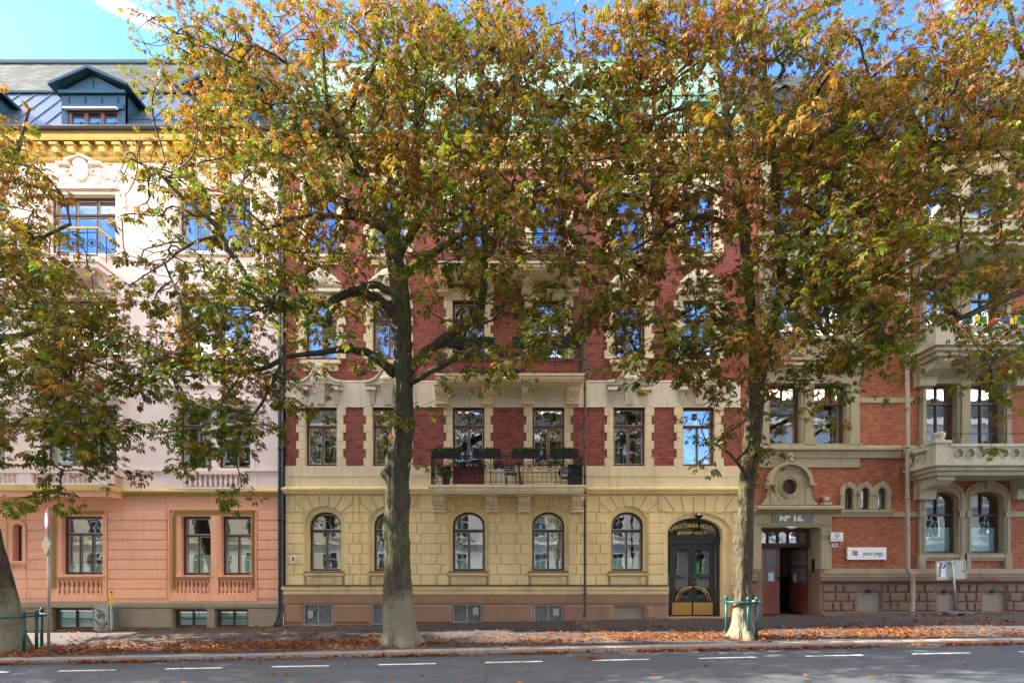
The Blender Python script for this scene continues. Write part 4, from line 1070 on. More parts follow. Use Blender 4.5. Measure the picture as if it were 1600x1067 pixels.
# window bays on the upper floors: piers, mullions, lintels, spandrels
def bay(pr, left, right):
    (a0, a1), (b0, b1) = pr
    for li, (q0, q1) in enumerate(tops):
        for xa, xb in ((left, a0), (a1, b0), (b1, right)):
            t.box(X(xa), X(xb), WY-0.06, WY+0.28, Z(q1), Z(q0))
            wd = xb-xa
            t.pbox(xa+wd*0.25, xb-wd*0.25, q0, q1-10, 0.062, 0.12); t.pbox(xa+wd*0.12, xb-wd*0.12, q1-10, q1, 0.062, 0.16)
            t.pbox(xa+wd*0.1, xb-wd*0.1, q0-4, q0, 0.062, 0.15)
        t.box(X(left), X(right), WY-0.08, WY+0.28, Z(q0)+0.002, Z(q0-22)); t.mould(left-4, right+4, [(0.22, q0-34), (0.24, q0-30), (0.12, q0-27), (0.09, q0-22.2)])
        t.box(X(left-2), X(right+2), WY-0.14, WY+0.28, Z(q1+6), Z(q1)-0.002)
        t.pbox(left, right, q1+6.2, q0+130 if False else q1+36, 0, 0.05)
        n = 8; wd = (right-left)/n
        if li > 0:
            for k in range(n): t.ring((X(left+wd*(k+0.5)), WY-0.06, Z(q1+22)), wd/S*0.36, 0.028, n=14)
bay(bays, 1186, 1342); bay(bays2, 1436, 1578)
t.mould(CL, CR, [(0.5, 214), (0.5, 221), (0.3, 226), (0.12, 230), (0.1, 244)])
t.build('stone_trim', sg, C)
# windows
for (q0, q1) in tops:
    for a, b_ in bays+bays2: window(C, a, b_, q0, q1, M['fr_brown'], transom=q0+29, cols=(1 if a < 1400 else 2), ucols=2, fw=3.2, rec=0.2, bead=False, curtain=rand_curtain())
for a, b_, q0, q1 in gw: window(C, a, b_, q0, q1, M['fr_brown'], rise=13, transom=803.5, cols=1, ucols=2, fw=3.4, rec=0.18, bead=False, frost=823, glass='glass_dark')
for i, c in enumerate(trio):
    window(C, c-6.6, c+6.6, 762, 794, M['fr_brown'], rise=6.5, fw=1.3, rec=0.06, bead=False, frost=(762+8 if i == 2 else None))
op = MB(); op.box(X(1345.5), X(1355.5), WY+0.15, WY+0.17, Z(793), Z(765)); op.build('orange_blind', simple('orange_blind', (0.5, 0.17, 0.02), 0.7), C)
# round window panel over the portal
t = MB(); cx = 1231.5
out = [(1184, 789), (1280, 789)]
def seg(cxx, cq, r, a0, a1, n): return [(cxx+r*math.cos(math.radians(a0+(a1-a0)*k/n)), cq-r*math.sin(math.radians(a0+(a1-a0)*k/n))) for k in range(n+1)]
out = [(1187, 789), (1277, 789)]+[(1270, 783), (1266, 775), (1264, 766), (1263, 757)]+seg(cx, 757, 29, 0, 180, 18)+[(1200, 757), (1199, 766), (1197, 775), (1193, 783)]
t.plate([(X(a), Z(b)) for a, b in out], [circ(cx, 761, 12.5)], WY-0.12, WY+0.1)
n = 20
for k in range(n):                                 # hood moulding
    a0, a1 = math.radians(180*k/n), math.radians(180*(k+1)/n)
    pts = []
    for r_, aa in ((29.5, a0), (29.5, a1), (35, a1), (35, a0)): pts.append((X(cx+r_*math.cos(aa)), Z(757-r_*math.sin(aa))))
    pts = [pts[0], pts[3], pts[2], pts[1]]
    t.add([(p_[0], WY-0.24, p_[1]) for p_ in pts]+[(p_[0], WY, p_[1]) for p_ in pts], [(0, 1, 2, 3), (1, 5, 6, 2), (0, 3, 7, 4)])
t.ring((X(cx), WY-0.13, Z(761)), 16.5/S, 0.035, n=24); t.ring((X(cx), WY-0.13, Z(761)), 13.2/S, 0.03, n=24)
for s_ in (-1, 1):
    t.pbox(cx+s_*34-5, cx+s_*34+5, 754, 758, 0, 0.27); t.pbox(cx+s_*27-2.5, cx+s_*27+2.5, 763, 786, 0.12, 0.15)
    t.plate([(X(cx+s_*17), Z(783)), (X(cx+s_*12), Z(783)), (X(cx+s_*17), Z(776))][::(1 if s_ < 0 else -1)], [], WY-0.145, WY-0.121)
t.lathe(X(cx), WY-0.14, [(0.16, Z(722)), (0.14, Z(718)), (0.08, Z(716.5)), (0.13, Z(713.5)), (0.12, Z(711)), (0.04, Z(708.5))], 10)
t.blob((X(1287), WY-0.15, Z(781)), (0.14, 0.12, 0.1), 1, 0.1); t.pbox(1281, 1294, 784, 788, 0, 0.25); t.pbox(1282, 1293, 775, 778, 0, 0.2)
# portal
t.mould(1176, 1306, [(0.20, 789.5), (0.46, 791), (0.46, 795), (0.36, 797), (0.20, 800), (0.14, 802)])
t.plate([(X(1176), Z(889)), (X(1188), Z(889)), (X(1188), Z(824)), (X(1278), Z(824)), (X(1278), Z(889)), (X(1297), Z(889)), (X(1297), Z(802)), (X(1176), Z(802))], [], WY-0.10, WY+0.69)
t.pbox(1178, 1202, 804, 816, 0.1, 0.13); t.pbox(1266, 1294, 804, 816, 0.1, 0.13)
t.mould(1182, 1297, [(0.16, 819), (0.13, 821), (0.11, 823)])
for k in range(7): t.pbox(1279.5, 1291.5, 843+k*6.6, 849.2+k*6.6, 0.1, 0.16)
t.pbox(1279, 1292, 825, 836, 0.1, 0.2); t.pbox(1281, 1290, 836, 842.5, 0.1, 0.14); t.ring((X(1289), WY-0.2, Z(830)), 0.07, 0.025, n=12); t.ring((X(1283), WY-0.14, Z(840)), 0.06, 0.025, n=12)
t.build('portal_surround', sg, C)
o = MB(); o.face(circ(cx, 761, 12.8), WY+0.07); o.build('round_window_panel', M['fr_brown'], C)
nb = MB(); nb.box(X(1205), X(1264), WY-0.13, WY-0.101, Z(816.3), Z(804.8)); nbo = nb.build('number_panel', simple('grey_blue_mosaic', (0.16, 0.19, 0.2), 0.5, 0, 0.6, 25), C)
text_mesh('lettering', 'Nº 16.', 0.27, simple('cream_lettering', (0.85, 0.8, 0.5), 0.5), (X(1234), WY-0.136, Z(810.6)), nbo, 0.016, 0.003, sx=1.25)
# jambs + passage
for a, b_, y_a, y_b in ((1277.6, 1284, WY-0.127, WY+1.0), (1174, 1188.3, WY-0.127, WY+1.0)): j = MB(); j.box(X(a), X(b_), y_a, y_b, -0.6, Z(889)); j.build('granite_jamb', M['granite_dark'], C)
j = MB(); j.box(X(1278), X(1281), WY+0.692, WY+1.0, Z(888.9), Z(824)); j.box(X(1185), X(1188), WY+0.692, WY+1.0, Z(888.9), Z(824)); j.build('jamb', sg, C)
ps = MB(); xa, xb = X(1188), X(1278)
ps.box(xa-0.1, xa, WY+1.0, WY+7, -0.4, Z(824)); ps.box(xb, xb+0.1, WY+1.0, WY+7, -0.4, Z(824)); ps.box(xa, xb, WY+7, WY+7.1, -0.4, Z(824)); ps.box(xa-0.1, xb+0.1, WY+1.0, WY+7, Z(824), Z(823)); ps.box(xa-0.1, xb+0.1, WY-0.1, WY+7, -0.6, Z(963.4))
ps.mi = 1; ps.box(xb-0.03, xb-0.001, WY+1.0, WY+7, Z(963), Z(900)); ps.box(xa, xb, WY+6.96, WY+6.999, Z(963), Z(900))
ps.build('passage', [simple('passage_plaster', (0.3, 0.28, 0.2), 0.9), simple('passage_dado', (0.05, 0.04, 0.03), 0.8)], C)
# transom with five little arches
tr = MB(); yt = WY+0.60; X_ = X; X = lambda p_, Y=None: X_(p_, yt) if Y is None else X_(p_, Y)
n = 5; hh = [archp(1184.5+k*15.9, 1184.5+k*15.9+14, 828.5, 846.5, 7, 10) for k in range(n)]
tr.plate(rect(1183, 1265, 824, 850), hh, yt, yt+0.08)
tr.box(X(1183), X(1265), yt-0.10, yt+0.09, Z(853.5), Z(850.2)); tr.box(X(1183), X(1265), yt-0.16, yt-0.002, Z(850), Z(847.4))
for k in range(28): tr.box(X(1184+k*2.9), X(1185.6+k*2.9), yt-0.13, yt-0.101, Z(853), Z(850.4))
for k in range(6): tr.tube([(X(1183.6+k*15.9), yt-0.03, Z(847)), (X(1183.6+k*15.9), yt-0.03, Z(836))], 0.03, 6)
to = tr.build('transom', M['fr_brown'], C)
g_ = MB(); [g_.face(h, yt+0.04) for h in hh]; g_.build('pane', M['glass'], to); X = X_
# door leaves
def leaf(hx, w_, ang, mat, paper, hinge_left=True):
    d = MB(); zt, zb_ = Z(854), Z(961); Wd = w_/S; W2 = Wd
    def loc(u, v, z): # u along leaf from hinge, v thickness
        s_ = 1 if hinge_left else -1
        return (X(hx)+s_*u*math.cos(ang)-s_*0*v, WY+0.66+u*math.sin(ang)+v*math.cos(ang), z)
    def lbox(mb, u0, u1, v0, v1, z0, z1):
        vs = [loc(u, v, z) for z in (z0, z1) for (u, v) in ((u0, v0), (u1, v0), (u1, v1), (u0, v1))]
        fs = [(0, 3, 2, 1), (4, 5, 6, 7), (0, 1, 5, 4), (1, 2, 6, 5), (2, 3, 7, 6), (3, 0, 4, 7)]
        if not hinge_left: fs = [f[::-1] for f in fs]
        mb.add(vs, fs)
    h = zt-zb_
    st_ = 0.11
    lbox(d, 0, st_, 0, 0.05, zb_, zt); lbox(d, W2-st_, W2, 0, 0.05, zb_, zt)
    for za, zc in ((zb_, zb_+0.18), (zb_+h*0.455, zb_+h*0.49), (zb_+h*0.70, zb_+h*0.74), (zt-0.09, zt)): lbox(d, st_, W2-st_, 0.002, 0.048, za, zc)
    m_ = W2/2
    for z0, z1 in ((zb_+h*0.49, zb_+h*0.70), (zb_+h*0.74, zt-0.09)):
        lbox(d, m_-0.012, m_+0.012, 0.01, 0.04, z0, z1); lbox(d, st_, W2-st_, 0.012, 0.038, (z0+z1)/2-0.012, (z0+z1)/2+0.012)
    k = 0; u = st_
    while u < W2-st_-0.01:
        lbox(d, u+0.004, min(u+0.085, W2-st_)-0.004, 0.006, 0.044, zb_+0.18, zb_+h*0.455); u += 0.085
    lbox(d, st_, W2-st_, 0.018, 0.03, zb_+0.18, zb_+h*0.455)
    do = d.build('door', mat, C)
    g_ = MB(); lbox(g_, st_, W2-st_, 0.022, 0.026, zb_+h*0.49, zb_+h*0.70); lbox(g_, st_, W2-st_, 0.022, 0.026, zb_+h*0.74, zt-0.09); g_.build('pane', simple('dusty_wired_glass', (0.17, 0.2, 0.21), 0.25, 0, 0.1), do)
    hm = MB(); lbox(hm, W2-0.08, W2-0.04, -0.03, 0.0, zb_+h*0.5, zb_+h*0.56); hm.tube([loc(W2-0.06, -0.03, zb_+h*0.53), loc(W2-0.06, -0.07, zb_+h*0.53), loc(W2-0.16, -0.07, zb_+h*0.53)], 0.012, 6); hm.build('handle', M['iron'], do)
    pp = MB(); lbox(pp, *paper[:2], -0.006, 0.0 if False else -0.002, Z(paper[3]), Z(paper[2])); pp.build('notice', M['white'], do)
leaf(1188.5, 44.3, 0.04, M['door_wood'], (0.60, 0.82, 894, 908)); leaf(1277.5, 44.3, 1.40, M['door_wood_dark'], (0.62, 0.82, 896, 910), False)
ic = MB(); ic.box(X(1268.5), X(1274), WY-0.16, WY-0.1, Z(893), Z(881)) if False else ic.box(X(1278)-0.05, X(1278), WY+0.2, WY+0.34, Z(893.5), Z(873)); ic.build('intercom', M['black'], C)
# roof
YE = WY-0.5; Y1, Y2 = WY+1.2, WY+2.6
ze, zr = Z(214, YE), Z(119, Y2); xl, xr = X(CL), X(CR)
r = MB(); r.add([(xl, YE, ze), (xr, YE, ze), (xr, Y2, zr), (xl, Y2, zr), (xl, Y2+5, zr-1), (xr, Y2+5, zr-1)], [(0, 1, 2, 3), (3, 2, 5, 4), (0, 3, 4), (1, 5, 2)]); r.build('roof', M['slate'], C)
for cxx in (1225, 1300, 1352, 1470, 1545):
    d = MB(); yd = YE+0.14; XX = lambda p_: X(cxx+p_, yd); ZZ = lambda q_: Z(q_, yd)
    h = [(XX(-13), ZZ(206)), (XX(13), ZZ(206)), (XX(13), ZZ(158)), (XX(-13), ZZ(158))]
    d.plate([(XX(-20), ZZ(213)), (XX(20), ZZ(213)), (XX(20), ZZ(150)), (XX(0), ZZ(138)), (XX(-20), ZZ(150))], [h], yd, yd+0.15)
    for s_ in (-1, 1): d.add([(XX(20*s_), yd, ZZ(213)), (XX(20*s_), yd, ZZ(150)), (XX(20*s_), WY+2.4, ZZ(150)), (XX(20*s_), WY+1, ZZ(213))], [(0, 1, 2, 3)])
    for s_ in (-1, 1): d.add([(XX(0), yd-0.1, ZZ(136)), (XX(s_*23), yd-0.1, ZZ(150)), (XX(s_*23), WY+2.4, ZZ(150)), (XX(0), WY+2.6, ZZ(136))], [(0, 1, 2, 3)])
    do = d.build('dormer', M['lead'], C)
    g_ = MB(); g_.face(h, yd+0.06); g_.build('pane', M['glass'], do)
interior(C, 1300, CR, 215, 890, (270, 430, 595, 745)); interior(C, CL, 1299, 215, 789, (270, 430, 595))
# stone balconies
def balC(q_top, q_slab, q_bot, dep=1.4):
    yb = WY-dep; b = MB(); x0, x1 = X(1416), X(1700); z1, z0, zt = Z(q_slab, yb), Z(q_bot, yb), Z(q_top, yb)
    h = z1-z0
    b.box(x0-0.12, x1, yb-0.12, WY-0.001, z1-h*0.3, z1); b.box(x0, x1, yb, WY-0.001, z1-h*0.65, z1-h*0.3-0.002); b.box(x0+0.12, x1, yb+0.12, WY-0.001, z0, z1-h*0.65-0.002)
    for xx in (X(1440), X(1590)):
        b.yz([(WY, z0-0.002), (yb+0.25, z0-0.002), (yb+0.25, z0-0.14), (yb+0.5, z0-0.3), (WY-0.35, z0-0.38), (WY-0.3, z0-0.7), (WY, z0-0.7)], xx-0.3, xx+0.3)
    bo = b.build('balcony', sp, C)
    r = MB(); yy = yb+0.02
    zc = (z1+0.12+zt-0.13)/2; rd = (zt-0.13-z1-0.12)*0.40; stp = rd*2.5
    xs = x0+0.62; hs_ = []; x = xs+stp*0.5
    while x < x1-0.3: hs_.append([(x+rd*math.cos(2*PI*k/14), zc+rd*math.sin(2*PI*k/14)) for k in range(14)]); x += stp
    r.plate([(x0+0.5, z1), (x1, z1), (x1, zt-0.1), (x0+0.5, zt-0.1)], hs_, yy, yy+0.16, back=True)
    r.box(x0+0.48, x1, yy-0.04, yy+0.2, zt-0.1, zt)
    for hh_ in hs_: cxx = sum(a for a, b2 in hh_)/14; r.ring((cxx, yy, zc), rd*1.08, 0.022, n=14)
    r.box(x0, x0+0.5, yb, yb+0.42, z1, zt+0.02); r.box(x0-0.04, x0+0.54, yb-0.04, yb+0.46, zt+0.022, zt+0.12)
    # side parapet
    r.box(x0+0.04, x0+0.2, yb+0.42, WY-0.01, z1, z1+0.14); r.box(x0+0.0, x0+0.24, yb+0.42, WY-0.01, zt-0.12, zt)
    for k in range(4): r.ring((x0+0.12, yb+0.58+0.22*k, zc), rd*0.95, 0.04, axis='x', n=14)
    # urn pedestal
    r.smooth = True; r.lathe(x0+0.25, yb+0.21, [(0.2, zt+0.12), (0.2, zt+0.17), (0.15, zt+0.2), (0.2, zt+0.32), (0.2, zt+0.4), (0.16, zt+0.42)], 10)
    r.build('parapet', sp, bo)
    return yb, z1, zt
bc1 = balC(693, 722, 741); bc2 = balC(508, 535, 553); bc3 = balC(337, 360, 380)
rl = MB(); yb, z1, zt = bc1
rl.tube([(X(1425), WY-1.1, zt+0.42), (X(1690), WY-1.1, zt+0.42)], 0.015, 5); [rl.tube([(x_, WY-1.15, zt), (x_, WY-1.1, zt+0.42)], 0.015, 5) for x_ in (X(1430), X(1500), X(1590), X(1660))]; rl.build('guard_rail', M['iron'], C)
# downpipe
d = MB(); d.smooth = True; px = 1408.5
d.tube([(X(px), WY-0.30, Z(225)), (X(px), WY-0.30, Z(888)), (X(px)+0.10, WY-0.36, Z(898)), (X(px)+0.14, WY-0.38, Z(905)), (X(px)+0.12, WY-0.38, Z(958)), (X(px)+0.1, WY-0.46, Z(962))], 0.072, 10)
for q in (300, 420, 560, 640, 700, 778, 824, 895, 952): d.tube([(X(px)+(0.12 if q > 890 else 0), WY-0.30-(0.08 if q > 890 else 0), Z(q)), (X(px)+(0.12 if q > 890 else 0), WY-0.30-(0.08 if q > 890 else 0), Z(q+3))], 0.092, 10)
d.build('downpipe', M['pipe_stone'], C)
# ================================================================ street
KY = 13.55                                          # kerb face
def road_z(x, y): return gz(x)-0.016*(WY-KY)-0.12-0.012*(KY-min(y, KY)) if y > -4 else road_z(x, 0)
def sheet(name, mat, x0, x1, ys, zf, nx=2, kind='structure'):
    m_ = MB(); vs = []; fs = []
    xs = [x0+(x1-x0)*i/nx for i in range(nx+1)]
    for y in ys:
        for x in xs: vs.append((x, y, zf(x, y)))
    n = nx+1
    for j in range(len(ys)-1):
        for i in range(nx): fs.append((j*n+i, j*n+i+1, (j+1)*n+i+1, (j+1)*n+i))
    m_.add(vs, fs); return tag(m_.build(name, mat), kind=kind)
def asphalt(name, base, spk, patch, wheel=False):
    m, nt, out = newmat(name); v = wpos(nt)
    n1 = noise(nt, v, 140, 2, 0.8); n2 = noise(nt, wpos(nt, (0.5, 1.6, 1)), 0.8, 6, 0.7); n3 = noise(nt, v, 45, 3, 0.6)
    c = mixc(nt, n2, tuple(q*0.72 for q in base), tuple(q*1.35 for q in base))
    c = mixc(nt, ramp(nt, n1, [(0.56, 0.0), (0.68, 0.8)]), c, spk)
    c = mixc(nt, ramp(nt, n3, [(0.3, 0.5), (0.45, 0.0)]), c, tuple(q*0.5 for q in base))
    vo = nd(nt, 'ShaderNodeTexVoronoi'); vo.feature = 'DISTANCE_TO_EDGE'; vo.inputs['Scale'].default_value = 0.35
    nv = noise(nt, v, 1.2, 4, 0.7); 
    mx = nd(nt, 'ShaderNodeMix'); mx.data_type = 'VECTOR'; mx.inputs[0].default_value = 0.25
    nn = nd(nt, 'ShaderNodeTexNoise'); nn.inputs['Scale'].default_value = 1.5; nt.links.new(v, nn.inputs['Vector'])
    nt.links.new(v, mx.inputs[4]); nt.links.new(nn.outputs['Color'], mx.inputs[5]); nt.links.new(mx.outputs[1], vo.inputs['Vector'])
    c = mixc(nt, ramp(nt, vo.outputs['Distance'], [(0.0, 0.55), (0.006, 0.0)]), c, (0.01, 0.01, 0.01))
    vp = nd(nt, 'ShaderNodeTexVoronoi'); vp.inputs['Scale'].default_value = 0.22; vp.distance = 'CHEBYCHEV'; nt.links.new(wpos(nt, (1, 2.2, 1)), vp.inputs['Vector'])
    sc_ = nd(nt, 'ShaderNodeSeparateColor'); nt.links.new(vp.outputs['Color'], sc_.inputs[0])
    c = mixc(nt, ramp(nt, sc_.outputs[0], [(0.0, 0.3), (0.5, 0.0), (0.7, 0.0), (0.8, 0.3)]), c, tuple(q*0.6 for q in base))
    n8 = noise(nt, wpos(nt, (0.25, 3.0, 1)), 1.0, 4, 0.6)
    c = mixc(nt, ramp(nt, n8, [(0.5, 0.0), (0.7, 0.25)]), c, tuple(q*1.9 for q in base))
    princ(nt, out, c, 0.78, n1, 0.45, 0.006, 0, 0.35); return m
M['asphalt'] = asphalt('road_asphalt', (0.045, 0.052, 0.058), (0.19, 0.20, 0.21), None)
M['pavement'] = asphalt('pavement_asphalt', (0.055, 0.048, 0.044), (0.13, 0.12, 0.115), None)
M['kerb'] = stone('granite_kerb', (0.30, 0.26, 0.22), (0.19, 0.165, 0.14), (0.12, 0.1, 0.08), 0.4, bs=0.3)
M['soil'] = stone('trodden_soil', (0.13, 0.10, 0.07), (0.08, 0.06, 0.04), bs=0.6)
M['marking'] = plaster('worn_road_paint', (0.72, 0.72, 0.70), 0.25, (0.1, 0.1, 0.1), 0.6, 0.7, 40)
sheet('ground', M['soil'], -400, 400, [-300, -30, 30, 300], lambda x, y: gz(max(-45, min(45, x)))-0.6-(0.02*abs(x)*0.3 if abs(x) > 45 else 0), 40)
sheet('road', M['asphalt'], -60, 60, [-5.5, 0, 6, 10, KY], road_z, 60)
sheet('pavement', M['pavement'], -60, 60, [KY+0.24, WY+0.25], lambda x, y: pave_z(x, y), 60)
sheet('far_pavement', M['pavement'], -60, 60, [-13.8, -5.5], lambda x, y: road_z(x, 0)+0.12, 60)
k = MB(); x = -34.0; r_ = random.Random(3)
while x < 34:
    L_ = r_.uniform(1.7, 2.6); z0 = pave_z(x, KY); z1 = pave_z(x+L_, KY)
    dz = r_.uniform(-0.008, 0.008)
    a, b = x+0.008, x+L_-0.008
    k.add([(a, KY, z0-0.3), (b, KY, z1-0.3), (b, KY+0.24, z1-0.3), (a, KY+0.24, z0-0.3), (a, KY+0.025, z0+0.008+dz), (b, KY+0.025, z1+0.008+dz), (b, KY+0.24, z1+0.01+dz), (a, KY+0.24, z0+0.01+dz),
           (a, KY, z0-0.018+dz), (b, KY, z1-0.018+dz)],
          [(0, 1, 9, 8), (8, 9, 5, 4), (4, 5, 6, 7), (1, 2, 6, 5, 9), (3, 0, 8, 4, 7), (2, 3, 7, 6)])
    x += L_
tag(k.build('kerb', M['kerb']), kind='structure')
# flat strips painting lines of sunlight across the pavement
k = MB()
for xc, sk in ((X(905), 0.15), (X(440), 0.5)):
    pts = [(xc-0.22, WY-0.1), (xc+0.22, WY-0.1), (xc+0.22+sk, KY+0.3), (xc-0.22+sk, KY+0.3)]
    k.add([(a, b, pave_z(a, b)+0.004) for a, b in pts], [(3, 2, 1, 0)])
tag(k.build('painted_sun_strip', M['soil']), kind='structure')
# worn lane dashes
for i in range(12):
    px = -31+166.8*i; ym = 12.42
    xc = X(px+0.0, ym)-0.0; L_ = 1.31
    m_ = MB(); n = 10; vs = []; rr = random.Random(i)
    for kx in range(n+1):
        xx = xc-L_/2+L_*kx/n
        for yy in (ym-0.055+rr.uniform(-.006, .006), ym+0.055+rr.uniform(-.006, .006)): vs.append((xx, yy, road_z(xx, yy)+0.004))
    m_.add(vs, [(2*q, 2*q+2, 2*q+3, 2*q+1) for q in range(n)]); tag(m_.build('road_marking', M['marking']), kind='structure')
# manhole
mx_, my_ = X(921, 12.75), 12.8
m_ = thing('manhole_cover', 'round rusty brown manhole cover set in the asphalt near the kerb', 'manhole cover', (mx_, my_, road_z(mx_, my_)))
q = MB(); zz = road_z(mx_, my_)+0.005; q.lathe(mx_, my_, [(0.40, zz-0.02), (0.40, zz+0.004), (0.36, zz+0.004), (0.355, zz), (0.0, zz)], 28)
for i in range(-6, 7):
    for j in range(-6, 7):
        if i*i+j*j < 36: q.box(mx_+i*0.055-0.016, mx_+i*0.055+0.016, my_+j*0.055-0.016, my_+j*0.055+0.016, zz, zz+0.008)
q.build('lid', simple('rusty_iron', (0.11, 0.065, 0.04), 0.6, 0.3, 0.4), m_)

# ================================================================ fallen leaves
def leafmat(name, stops):
    m, nt, out = newmat(name); a = nd(nt, 'ShaderNodeVertexColor'); a.layer_name = 'Col'
    sp_ = nd(nt, 'ShaderNodeSeparateColor'); nt.links.new(a.outputs[0], sp_.inputs[0])
    c = ramp(nt, sp_.outputs[0], stops)
    hs_ = nd(nt, 'ShaderNodeHueSaturation'); nt.links.new(c, hs_.inputs['Color'])
    mm = nd(nt, 'ShaderNodeMath', operation='MULTIPLY_ADD'); nt.links.new(sp_.outputs[1], mm.inputs[0]); mm.inputs[1].default_value = 0.7; mm.inputs[2].default_value = 0.65
    nt.links.new(mm.outputs[0], hs_.inputs['Value'])
    p = nd(nt, 'ShaderNodeBsdfPrincipled'); p.inputs['Roughness'].default_value = 0.5; p.inputs['Specular IOR Level'].default_value = 0.35
    t = nd(nt, 'ShaderNodeBsdfTranslucent'); x_ = nd(nt, 'ShaderNodeMixShader'); x_.inputs[0].default_value = 0.32
    nt.links.new(hs_.outputs[0], p.inputs['Base Color']); nt.links.new(hs_.outputs[0], t.inputs[0])
    nt.links.new(p.outputs[0], x_.inputs[1]); nt.links.new(t.outputs[0], x_.inputs[2]); nt.links.new(x_.outputs[0], out.inputs[0]); return m
def mesh_np(name, V, Q, col, mat, parent=None, smooth=False):
    """V (n,3), Q (m,4) quads (last index repeated for triangles is split out), col (n,3)"""
    o0 = np.array(origin(parent)) if parent is not None else np.zeros(3)
    me = bpy.data.meshes.new(name); n = len(V); m = len(Q)
    me.vertices.add(n); me.vertices.foreach_set('co', (V-o0).astype(np.float32).ravel())
    me.loops.add(m*4); me.loops.foreach_set('vertex_index', Q.astype(np.int32).ravel())
    me.polygons.add(m); me.polygons.foreach_set('loop_start', np.arange(0, m*4, 4, dtype=np.int32))
    at = me.color_attributes.new('Col', 'FLOAT_COLOR', 'POINT')
    at.data.foreach_set('color', np.concatenate([col, np.ones((n, 1))], 1).astype(np.float32).ravel())
    me.materials.append(mat); me.update(calc_edges=True); me.validate()
    return mesh_obj(name, me, parent)
M['litter'] = leafmat('fallen_leaf', [(0.0, (0.10, 0.032, 0.012)), (0.35, (0.27, 0.085, 0.022)), (0.7, (0.42, 0.15, 0.035)), (1.0, (0.46, 0.28, 0.08))])
def litter():
    pts = []
    def add(n, yc, ys, x0=-20, x1=20, mod=0.0, ph=0.0):
        x = RNG.uniform(x0, x1, n*3); y = RNG.normal(yc, ys, n*3)
        f = np.clip(0.45+0.5*np.sin(x*0.9+ph+1.3*np.sin(x*0.37+ph))*np.cos(y*1.7+x*0.4)+0.35*np.sin(x*3.1+y*2.3+ph)*np.sin(y*4.1-x*1.7), 0, 1)**1.5
        keep = RNG.uniform(0, 1, n*3) < (1-mod)+mod*f
        x, y = x[keep][:n], y[keep][:n]; pts.append(np.stack([x, y], 1))
    add(3300, 15.0, 0.55, mod=1.0); add(1500, 14.4, 0.4, mod=0.95, ph=2); add(1500, 16.2, 0.8, mod=1.0, ph=4); add(420, 19.4, 0.3, mod=0.7); add(700, 17.3, 1.4, mod=.7, ph=1)
    add(900, 14.9, 0.35, 3.0, 12, 0.3); add(1200, 14.9, 0.5, -9, -2.5, 0.3); add(1400, 14.7, 0.5, -19, -10, 0.4, 1)
    add(350, 19.6, 0.2, -19, -8, 0.4)
    p = np.concatenate(pts); p = p[(p[:, 1] > KY+0.02) & (p[:, 1] < 19.85)]
    n2 = 2600; x = RNG.uniform(-20, 20, n2*2); y = KY-np.abs(RNG.normal(0, 0.10, n2*2))-0.02
    kp = RNG.uniform(0, 1, n2*2) < 0.35+0.65*(np.sin(x*1.3+np.sin(x*0.5)*2) > -0.2); g_ = np.stack([x, y], 1)[kp][:n2]
    n3 = 90; sc = np.stack([RNG.uniform(-15, 15, n3), RNG.uniform(9.5, 13.4, n3)], 1)
    p = np.concatenate([p, g_, sc]); n = len(p)
    z = np.where(p[:, 1] > KY, -0.05+0.02*p[:, 0]-0.016*(WY-p[:, 1]), -0.05+0.02*p[:, 0]-0.016*(WY-KY)-0.12-0.012*(KY-p[:, 1]))
    dens = RNG.uniform(0, 1, n)**2*0.035
    L_ = RNG.uniform(0.07, 0.15, n); W_ = L_*RNG.uniform(0.28, 0.45, n); th = RNG.uniform(0, 2*PI, n)
    tx, ty = np.cos(th), np.sin(th); til = RNG.uniform(-0.35, 0.5, n); curl = RNG.uniform(-0.02, 0.045, n)
    T = np.array([[-1, 0], [-0.2, 1], [0.45, 0.9], [1, 0], [0.45, -0.9], [-0.2, -1]])
    V = np.zeros((n, 6, 3))
    for i, (u, v) in enumerate(T):
        V[:, i, 0] = p[:, 0]+tx*u*L_/2-ty*v*W_/2; V[:, i, 1] = p[:, 1]+ty*u*L_/2+tx*v*W_/2
        V[:, i, 2] = z+0.008+dens+np.abs(til)*0.03*(u+1)/2*np.sign(til+0.1)*1+curl*abs(v)+0.01
    V[:, :, 2] = np.maximum(V[:, :, 2], (z+0.006)[:, None])
    b = (np.arange(n)*6)[:, None]; Q = np.concatenate([b+np.array([0, 5, 2, 1]) if False else b+np.array([0, 5, 4, 3]), b+np.array([0, 3, 2, 1])], 0)
    cr = np.clip(RNG.beta(2.2, 2.6, n), 0, 1); cg = RNG.uniform(0.1, 0.9, n)
    col = np.repeat(np.stack([cr, cg, np.zeros(n)], 1), 6, 0)
    o = mesh_np('fallen_leaves', V.reshape(-1, 3), Q, col, M['litter'])
    tag(o, 'rust and orange fallen chestnut leaves strewn along the pavement and gutter', 'fallen leaves', kind='stuff')
litter()

# ================================================================ street furniture
def gp(px, Y): x = X(px, Y); return x, Y, pave_z(x, Y)
